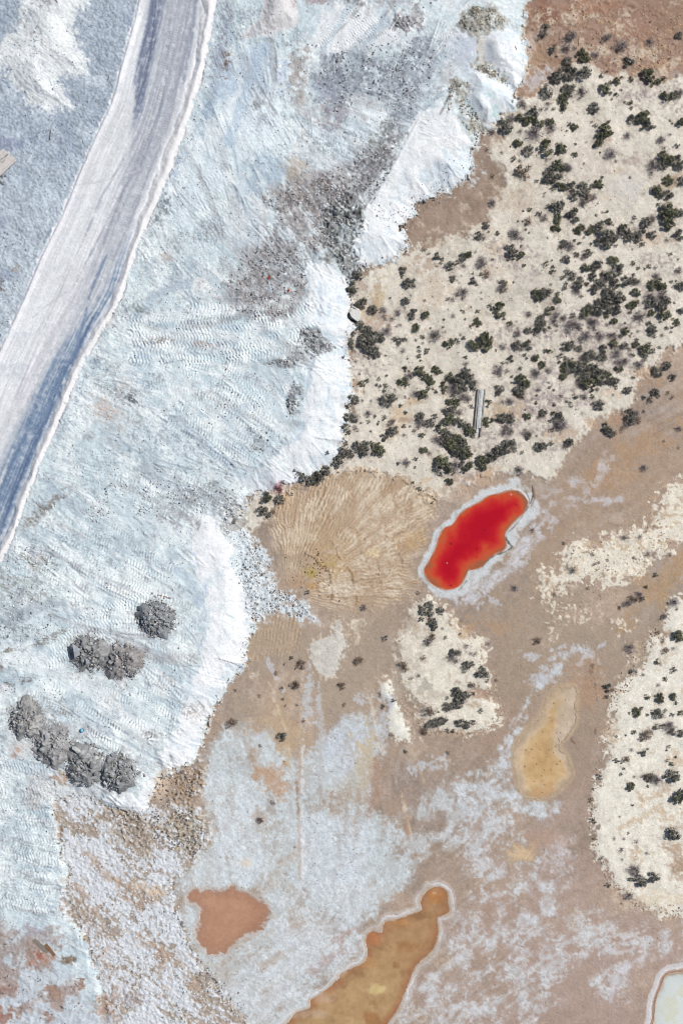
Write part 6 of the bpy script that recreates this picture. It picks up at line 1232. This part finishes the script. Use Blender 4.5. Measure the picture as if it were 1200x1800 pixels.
# ------------------------------------------------------------------ timber, scrap and litter
M_WOOD = plain_mat('weathered_timber', tuple(albedo((200, 203, 204))), .85, .25, 3.5, rand=.12)
M_WOODD = plain_mat('dark_timber', tuple(albedo((150, 146, 142))), .85, .3, 3.5, rand=.15)
M_DECK = plain_mat('bleached_deck', tuple(albedo((206, 202, 200))), .85, .12, 4, rand=.06)
M_RUST = plain_mat('rusty_steel', tuple(albedo((132, 100, 78))), .7, .35, 6)
M_TYRE_SHADE = plain_mat('black_rubber_and_shade', (.02, .02, .021), .8, .2, 6)
M_BLUE = plain_mat('blue_plastic', tuple(albedo((40, 165, 205))), .45, .1, 4, spec=.4)
M_ORNG = plain_mat('orange_plastic', tuple(albedo((210, 96, 50))), .6, .15, 4)
M_WBLK = plain_mat('white_plaster', tuple(albedo((226, 226, 222))), .85, .12, 3)
M_TWIG = plain_mat('dry_twig', tuple(albedo((92, 84, 78))), .9, .25, 8)

def lay(name, x0, y0, x1, y1, w, th, mat, label, cat, lift=.06, seed=0, group=None, end=.05):
    (ax, ay), (bx, by) = W(x0, y0), W(x1, y1)
    L = math.hypot(bx - ax, by - ay)
    z0, z1 = z_at(x0, y0), z_at(x1, y1)
    me = bar_mesh(name, L, w, th, mat, min(w, th) * .12, .0, end, seed)
    o = add(name, me, None, ((ax + bx) / 2, (ay + by) / 2, (z0 + z1) / 2 + th / 2 + lift), (0, -math.atan2(z1 - z0, L), math.atan2(by - ay, bx - ax)))
    return tag(o, label, cat, group)
tl = 'weathered timbers lying together in the scrub'
lay('timber', 840.5, 683, 834, 756, .20, .22, M_WOODD, 'leftmost and darkest of the long grey timbers in the scrub', 'timber', .05, 1, tl)
lay('timber', 844, 684, 838, 760, .24, .22, M_WOOD, 'second from the left of the long grey timbers in the scrub', 'timber', .06, 2, tl)
lay('timber', 848.4, 685, 842.6, 752, .24, .22, M_WOOD, 'third from the left of the long grey timbers in the scrub', 'timber', .05, 3, tl)
lay('timber', 852.6, 684, 844.5, 767, .20, .22, M_WOODD, 'rightmost of the long grey timbers in the scrub, reaching lowest', 'timber', .05, 4, tl)
lay('timber_board', 846.5, 683, 841, 741, .22, .06, M_WOOD, 'thin pale board lying on top of the long grey timbers', 'board', .29, 5)
lay('plank', 279, 1045, 302, 1051, .16, .08, plain_mat('red_grey_wood', tuple(albedo((150, 126, 122))), .85, .2, 4), 'reddish grey plank lying above the lone round pile', 'plank', .03, 6)
lay('rusty_plank', 81, 1660, 96, 1680, .40, .06, M_RUST, 'rust brown plank tilted in the muddy lower left corner', 'plank', .04, 7)
lay('grey_slab', 60, 1652, 84, 1675, .50, .05, plain_mat('wet_slab', tuple(albedo((132, 124, 116))), .8, .15, 3), 'dull grey slab lying left of the rust brown plank', 'slab', .01, 8)
lay('stick', 92, 232, 91, 250, .07, .06, M_TWIG, 'short dark stick lying on bluish gravel left of the road', 'stick', .02, 9)
lay('stick', 903, 86, 905.5, 91.5, .10, .07, M_TWIG, 'dark stick lying on the upper white heap', 'stick', .03, 10)
lay('stick', 132, 1728, 137, 1735, .07, .06, M_TWIG, 'small dark stick in a rust stain near the bottom left', 'stick', .02, 11)
lay('stick', 100, 2, 107, 15, .07, .06, M_TWIG, 'dark stick on the pale heap at the top left edge', 'stick', .02, 12)
lay('stick', 640, 455, 645, 468, .06, .05, M_TWIG, 'bent thin stick on the white slope above the scrub', 'stick', .02, 13)

# deck of boards at the left edge, beams below it
root = empty('timber_deck', (*W(5, 293), z_at(4, 290))); root.rotation_euler = (0, 0, math.radians(43))
tag(root, 'bleached deck of boards at the left edge beside the road gravel', 'deck')
lens = [3.0, 3.2, 3.6, 3.3, 3.4, 3.0]
for k in range(6):
    o = add('board', bar_mesh('board', lens[k], .34, .05, M_DECK, .008, 0, .03, 30 + k), root, (1.62 + (.0, .05, .12, .02, .2, .1)[k] - lens[k] / 2, .95 - k * .365, .32))
for k in range(2):
    add('bearer', bar_mesh('bearer', .12, 2.2, .12, M_WOODD, .01, 0, .0, 40 + k), root, (-.9 + 1.5 * k, .04, .235))
add('slot', bar_mesh('slot', .55, .09, .015, M_TYRE_SHADE, .003, 0, 0, 45), root, (1.25, .22, .352))
pts = [(.27 * math.cos(t) * (1 + .15 * math.sin(2 * t)), .2 * math.sin(t), 0) for t in np.linspace(.5, 5.9, 14)]
add('wire_loop', tube_mesh('wire_loop', pts, .028, M_TWIG), root, (.55, .12, .36))
lay('beam', 5.5, 307, 9, 315, .12, .12, M_WOODD, 'short dark beam sticking out below the deck of boards', 'beam', .05, 14)
lay('beam', -2, 314, 11, 328, .14, .14, M_WOODD, 'longer dark beam just below the deck at the left edge', 'beam', .05, 15)

# broken white tank shell with a rusty frame, between slope and scrub
bx, by = W(624.5, 553)
bm = bmesh.new()
o8 = [(-.75, .25), (-.35, .62), (.35, .66), (.62, .45), (.60, -.1), (.30, -.85), (.08, -.75), (-.5, -.3)]
top = [bm.verts.new((px, py, .62 + .12 * px)) for px, py in o8]; bot = [bm.verts.new((px * .96, py * .96, 0)) for px, py in o8]
bm.faces.new(top)
for k in range(8): bm.faces.new((top[k], bot[k], bot[(k + 1) % 8], top[(k + 1) % 8]))
bmesh.ops.recalc_face_normals(bm, faces=bm.faces)
bmesh.ops.bevel(bm, geom=[e for e in bm.edges], offset=.03, segments=1, affect='EDGES')
me = bpy.data.meshes.new('shell'); bm.to_mesh(me); bm.free(); me.materials.append(M_WBLK)
root = empty('broken_tank', (bx, by, z_at(628, 553))); tag(root, 'broken white tank with a modelled shadow crescent at the foot of the white slope', 'tank')
add('shell', me, root, (0, 0, .02))
pts = [(-.55, .42, .2), (-.85, .2, .2), (-.95, -.1, .18), (-.78, -.42, .16), (-.4, -.66, .14), (.05, -.88, .12), (.3, -.95, .1)]
add('rim', tube_mesh('rim', pts, [.07, .11, .13, .13, .12, .1, .06], M_TYRE_SHADE, 8), root)  # black tube modelling the crescent of shadow beside the shell
root = empty('scrap_rack', (*W(622, 542), z_at(626, 542)), math.radians(-28)); tag(root, 'rusty rack with two pale rails just above the broken white tank', 'rack')
for k in range(2): add('rail', bar_mesh('rail', 1.05, .13, .08, M_WBLK, .01, 0, .02, 60 + k), root, (.12, .19 - .38 * k, .25))
for k in range(2): add('crossbar', bar_mesh('crossbar', .12, .75, .09, M_RUST, .01, 0, .0, 62 + k), root, (-.42 + 1.1 * k, 0, .18))
add('strut', bar_mesh('strut', .08, .5, .07, M_RUST, .01, 0, 0, 64), root, (-.6, .25, .13), (0, 0, -.2))

# old tyre ring on the slope, blue tub, scraps
bm = bmesh.new(); R, q = .30, .105
ring_ = [[bm.verts.new(((R + q * math.cos(b)) * math.cos(a), (R + q * math.cos(b)) * math.sin(a), q * .9 * math.sin(b) * (1.15 if abs(math.cos(b)) < .8 else 1))) for b in np.linspace(0, 6.283, 8, endpoint=False)] for a in np.linspace(0, 6.283, 20, endpoint=False)]
for i in range(20):
    for k in range(8): bm.faces.new((ring_[i][k], ring_[(i + 1) % 20][k], ring_[(i + 1) % 20][(k + 1) % 8], ring_[i][(k + 1) % 8]))
bmesh.ops.recalc_face_normals(bm, faces=bm.faces)
me = bpy.data.meshes.new('tyre'); bm.to_mesh(me); bm.free(); me.materials.append(M_TYRE_SHADE)
tag(add('tyre', me, None, (*W(705, 397), z_at(705, 397) + .08), (.12, .2, 0)), 'small dark ring like an old tyre at the foot of the white slope', 'tyre')

bm = bmesh.new()
prof = [(.0, .03), (.17, .03), (.19, .0), (.24, .30), (.265, .30), (.265, .33), (.225, .33), (.18, .06)]
rg = [[bm.verts.new((r_ * math.cos(a), r_ * math.sin(a), z_)) for a in np.linspace(0, 6.283, 14, endpoint=False)] for r_, z_ in prof[1:]]
for A, B in zip(rg[:-1], rg[1:]):
    for k in range(14): bm.faces.new((A[k], A[(k + 1) % 14], B[(k + 1) % 14], B[k]))
bm.faces.new(rg[-1]); bm.faces.new(rg[0][::-1])
bmesh.ops.recalc_face_normals(bm, faces=bm.faces)
me = bpy.data.meshes.new('tub'); bm.to_mesh(me); bm.free(); me.materials.append(M_BLUE)
tag(add('plastic_tub', me, None, (*W(144.5, 1282), z_at(144, 1282) + .02), (.1, .9, .3)), 'small bright blue plastic tub on the white platform above the piles', 'tub')
for x, y, lab in [(507, 513, 'orange plastic scrap on the grey gravel, right of the other scrap'), (473, 490, 'orange plastic scrap on grey gravel near the bare mauve patch')]:
    r = random.Random(int(x)); bm = bmesh.new(); g_ = [[bm.verts.new(((i - 2) * .09 + r.uniform(-.03, .03), (k - 1.5) * .09 + r.uniform(-.03, .03), .08 + r.uniform(-.05, .07))) for k in range(4)] for i in range(5)]
    for i in range(4):
        for k in range(3): bm.faces.new((g_[i][k], g_[i + 1][k], g_[i + 1][k + 1], g_[i][k + 1]))
    bmesh.ops.solidify(bm, geom=bm.faces[:], thickness=.012)
    me = bpy.data.meshes.new('scrap'); bm.to_mesh(me); bm.free(); me.materials.append(M_ORNG)
    tag(add('plastic_scrap', me, None, (*W(x, y), z_at(x, y)), (0, 0, 1)), lab, 'scrap')

# ------------------------------------------------------------------ shrubs
TONE = {'G': [(100, 104, 82), (84, 90, 72), (118, 118, 96), (110, 110, 96)], 'D': [(104, 106, 96), (88, 92, 84), (126, 122, 118), (108, 112, 102), (134, 126, 122)],
        'P': [(146, 138, 142), (128, 122, 126), (164, 154, 156), (120, 116, 114)], 'B': [(138, 120, 108), (120, 102, 92), (154, 134, 118), (114, 108, 100)], 'R': [(136, 78, 86), (150, 104, 112), (100, 66, 68)]}
def leaf_quads(P, N, size, r, asp=.55):
    """kite shaped leaves at P facing about N"""
    n = len(P)
    a = r.standard_normal((n, 3)); a -= (a * N).sum(1, keepdims=True) * N; a /= np.linalg.norm(a, axis=1, keepdims=True)
    b = np.cross(N, a); s = size[:, None]
    v = np.stack([P - a * s, P + b * s * asp, P + a * s, P - b * s * asp], 1)
    return v.reshape(-1, 3), np.arange(4 * n).reshape(n, 4)

def shrub_crown(kind, seed, lobes, per, leaf):
    r = np.random.default_rng(seed)
    P, N, Sz, T = [], [], [], []
    for l in range(lobes):
        a = r.uniform(0, 6.28); q = math.sqrt(r.uniform(.0, 1.0)) * .80
        lr = r.uniform(.16, .34) * (1 if kind != 'P' else .8)
        c = np.array([q * math.cos(a), q * math.sin(a) * r.uniform(.8, 1), (.16 + .46 * math.sqrt(max(0, 1 - q * q))) * r.uniform(.65, 1.15)])
        d = r.standard_normal((per, 3)); d /= np.linalg.norm(d, axis=1, keepdims=True); d[:, 2] = np.abs(d[:, 2]) * .9 - .12
        P.append(c + d * lr * r.uniform(.55, 1.12, (per, 1))); nn = d + r.normal(0, .5, (per, 3)) + [0, 0, .35]
        N.append(nn / np.linalg.norm(nn, axis=1, keepdims=True)); Sz.append(leaf * r.uniform(.6, 1.4, per))
        T.append(np.array(TONE[kind], np.float32)[r.integers(0, len(TONE[kind]), per)] * r.uniform(.85, 1.15) * r.uniform(.8, 1.2, (per, 1)))
    v, f = leaf_quads(np.concatenate(P), np.concatenate(N), np.concatenate(Sz), r)
    return v, f, np.repeat(albedo(np.clip(np.concatenate(T), 0, 255)), 4, 0)

def shrub_twigs(kind, seed, n, long=1.0, wid=.018):
    """bare stems fanning out of the base, each a three-sided taper with a fork"""
    r = np.random.default_rng(seed); V, F, T = [], [], []
    tone = np.array({'P': [(150, 142, 146), (128, 122, 126), (168, 158, 158)], 'B': [(138, 120, 108), (114, 98, 88)], 'G': [(112, 102, 92)], 'D': [(124, 116, 112), (104, 98, 96)], 'R': [(130, 84, 88)]}[kind], np.float32)
    def seg(p, q, w0, w1, c):
        d = q - p; a = np.cross(d, [0.3, .2, 1.0]); a /= np.linalg.norm(a) + 1e-6; b = np.cross(d, a); b /= np.linalg.norm(b) + 1e-6
        k = len(V)
        for pt, w in ((p, w0), (q, w1)):
            for t in (0, 2.09, 4.19): V.append(pt + (a * math.cos(t) + b * math.sin(t)) * w)
        for i in range(3): F.append((k + i, k + (i + 1) % 3, k + 3 + (i + 1) % 3, k + 3 + i))
        T.extend([c] * 6)
    for _ in range(n):
        a = r.uniform(0, 6.28); el = r.uniform(.15, 1.25); L = long * r.uniform(.6, 1.05)
        d = np.array([math.cos(a) * math.cos(el), math.sin(a) * math.cos(el), math.sin(el) * .75])
        p0 = np.array([r.normal(0, .06), r.normal(0, .06), .0]); p1 = p0 + d * L * .55 + r.normal(0, .04, 3); c = tone[r.integers(0, len(tone))]
        seg(p0, p1, wid, wid * .7, c)
        for _ in range(2):
            p2 = p1 + (d + r.normal(0, .38, 3)) * L * .48; p2[2] = max(p2[2], .03); seg(p1, p2, wid * .7, wid * .25, c)
    return np.array(V), np.array(F), albedo(np.array(T))

M_LEAF = plain_mat('foliage', (.08, .08, .06), .8, .12, 5, spec=.15, rand=.16, attr='soil')
M_STEM = plain_mat('stems', (.1, .1, .1), .9, .12, 5, spec=.1, rand=.12, attr='soil')
SPEC = {'G': (15, 42, .105), 'D': (13, 36, .10), 'P': (12, 16, .06), 'B': (13, 22, .075), 'R': (12, 24, .07)}
TW = {'G': (14, .85, .02), 'D': (34, .98, .018), 'P': (95, 1.05, .014), 'B': (60, 1.0, .016), 'R': (50, 1.0, .016)}
NVAR = 6
CROWN, TWIGS, WHOLE = {}, {}, {}
for kd in 'GDPBR':
    for v in range(NVAR if kd != 'R' else 2):
        a = shrub_crown(kd, 400 + 10 * v + ord(kd), *SPEC[kd]); b = shrub_twigs(kd, 800 + 10 * v + ord(kd), *TW[kd])
        CROWN[kd, v] = mesh_from('crown', a[0], a[1], M_LEAF, False, a[2]); TWIGS[kd, v] = mesh_from('branches', b[0], b[1], M_STEM, False, b[2])
        WHOLE[kd, v] = mesh_from('shrub', np.concatenate([a[0], b[0]]), np.concatenate([a[1], b[1] + len(a[0])]), M_LEAF, False, np.concatenate([a[2], b[2]]))

# words that single each shrub out: its look, then where it stands among things one can find
MARKS = [(843, 725, 'the long grey timbers'), (625, 550, 'the broken white tank'), (835, 945, 'the red pool'), (960, 1310, 'the ochre pool'), (845, 40, 'the dark earth heap'), (800, 370, 'the brown mud flat'), (1178, 320, 'the right edge mud pocket'), (1110, 300, 'the bare grey patch'), (1080, 60, 'the reddish flat'), (580, 1140, 'the pale bare patch'), (695, 1270, 'the narrow cream strip'),
         (640, 950, 'the ploughed fan'), (1080, 980, 'the speckled cream bank'), (1060, 530, 'the big dark thicket'), (1040, 655, 'the lower dark thicket'), (800, 790, 'the pool thicket'), (1180, 1520, 'the notch in the bank'), (705, 397, 'the old tyre'), (910, 510, 'the dead litter ring'), (1120, 850, 'the upper clay flat'), (780, 1180, 'the middle cream bank'), (1130, 1340, 'the lower right cream bank'), (600, 720, 'the white slope foot'), (980, 300, 'the crescent thicket')]
KIND = {'G': ('green_shrub', 'green'), 'D': ('grey_green_shrub', 'grey green'), 'P': ('bare_grey_shrub', 'bare grey'), 'B': ('brown_shrub', 'brownish'), 'R': ('red_shrub', 'reddish')}
def place_words(x, y):
    mx, my, nm = min(MARKS, key=lambda q: (q[0] - x) ** 2 + (q[1] - y) ** 2)
    dx, dy = x - mx, y - my; d = math.hypot(dx, dy)
    if d < 16: return 'at ' + nm, d, nm
    a = math.degrees(math.atan2(-dy, dx)) % 360
    return ['right of', 'above and right of', 'above', 'above and left of', 'left of', 'below and left of', 'below', 'below and right of'][int((a + 22.5) // 45) % 8] + ' ' + nm, d, nm
BIG = [s for s in SH if s[2] >= 7]
names = {}
for i, (x, y, r_, kd) in enumerate(BIG):
    size = 'large' if r_ >= 11 else 'middle-sized' if r_ >= 9 else 'small'
    wds, d, nm = place_words(x, y)
    names.setdefault((size, KIND[kd][1], wds), []).append((d, i))
ORD = ['nearest', 'second nearest', 'third nearest', 'fourth nearest', 'fifth nearest', 'sixth nearest', 'seventh nearest', 'eighth nearest', 'ninth nearest', 'tenth nearest', 'eleventh nearest', 'twelfth nearest', 'thirteenth nearest']
LAB = {}
for (size, cw, wds), lst in names.items():
    lst.sort()
    for k, (d, i) in enumerate(lst):
        LAB[i] = f'{size} {cw} shrub {wds}' if len(lst) == 1 else f'{ORD[min(k, 12)]} {size} {cw} shrub {wds}'
for i, (x, y, r_, kd) in enumerate(BIG):
    v = i % (NVAR if kd != 'R' else 2)
    wx, wy = W(x, y); s = r_ * S * (1.22 if r_ >= 9 else 1.16); rz = random.uniform(0, 6.28); sz = s * random.uniform(.8, 1.15)
    loc = (wx, wy, z_at(x, y) - .03); sc = (s * random.uniform(.92, 1.08), s * random.uniform(.92, 1.08), sz)
    if r_ >= 9:
        root = empty(KIND[kd][0], loc, rz); root.scale = sc
        add('crown', CROWN[kd, v], root); add('branches', TWIGS[kd, v], root)
    else:
        root = add(KIND[kd][0], WHOLE[kd, v], None, loc, (0, 0, rz), sc)
    tag(root, LAB[i], 'shrub', 'shrubs of the saline scrub')
# the many small ones as one cover
Vs, Fs, Cs, nV = [], [], [], 0
small = [s for s in SH if s[2] < 7]
SM = {}
for kd in 'GDPBR':
    for v in range(3):
        lo, pr, lf = SPEC[kd]
        a = shrub_crown(kd, 1400 + v + ord(kd), 8, max(8, pr // 2), lf * 1.35); b = shrub_twigs(kd, 1500 + v + ord(kd), {'P': 26, 'B': 18}.get(kd, 7), 1.0, .022)
        SM[kd, v] = (np.concatenate([a[0], b[0]]), np.concatenate([a[1], b[1] + len(a[0])]), np.concatenate([a[2], b[2]]))
extra = []
for _ in range(1150):                                            # seedlings between them
    x, y = rng.uniform(610, 1200), rng.uniform(120, 840)
    if in_poly(np.array([x]), np.array([y]), [(640, 500), (760, 450), (900, 380), (930, 200), (1000, 130), (1200, 140), (1200, 590), (1060, 710), (900, 800), (700, 825), (610, 790), (625, 600)])[0]:
        extra.append((x, y, .9 * 3.4 ** (rng.random() ** 2.0), 'GDDPPB'[rng.integers(0, 6)]))
for _ in range(150):
    x, y = rng.uniform(1050, 1200), rng.uniform(1080, 1590)
    if in_poly(np.array([x]), np.array([y]), [(1180, 1090), (1110, 1190), (1082, 1240), (1052, 1390), (1050, 1490), (1110, 1580), (1200, 1600), (1200, 1090)])[0]:
        extra.append((x, y, rng.uniform(.9, 2.0), 'GDDPB'[rng.integers(0, 5)]))
for k, (x, y, r_, kd) in enumerate(small + extra):
    v, f, c = SM[kd, k % 3]
    if r_ < 2.4: q = slice(0, 26 * 4); v, f, c = v[q], f[:26], c[q]; v = v * [1, 1, .9]
    a = rng.uniform(0, 6.28); s = r_ * S * 1.08; wx, wy = W(x, y)
    vv = np.stack([(v[:, 0] * math.cos(a) - v[:, 1] * math.sin(a)) * s + wx, (v[:, 0] * math.sin(a) + v[:, 1] * math.cos(a)) * s + wy, v[:, 2] * s * 1.0 + z_at(x, y) - .02], 1)
    Vs.append(vv); Fs.append(f + nV); Cs.append(c * rng.uniform(.8, 1.2)); nV += len(v)
tag(add('low_scrub', mesh_from('low_scrub', np.concatenate(Vs), np.concatenate(Fs), M_LEAF, False, np.concatenate(Cs).astype(np.float32))), 'small tufts and seedling shrubs scattered between the larger shrubs', kind='stuff')
print('done', time.time() - T0, 'shrubs', len(BIG), 'small', len(small) + len(extra), 'faces', len(np.concatenate(Fs)))
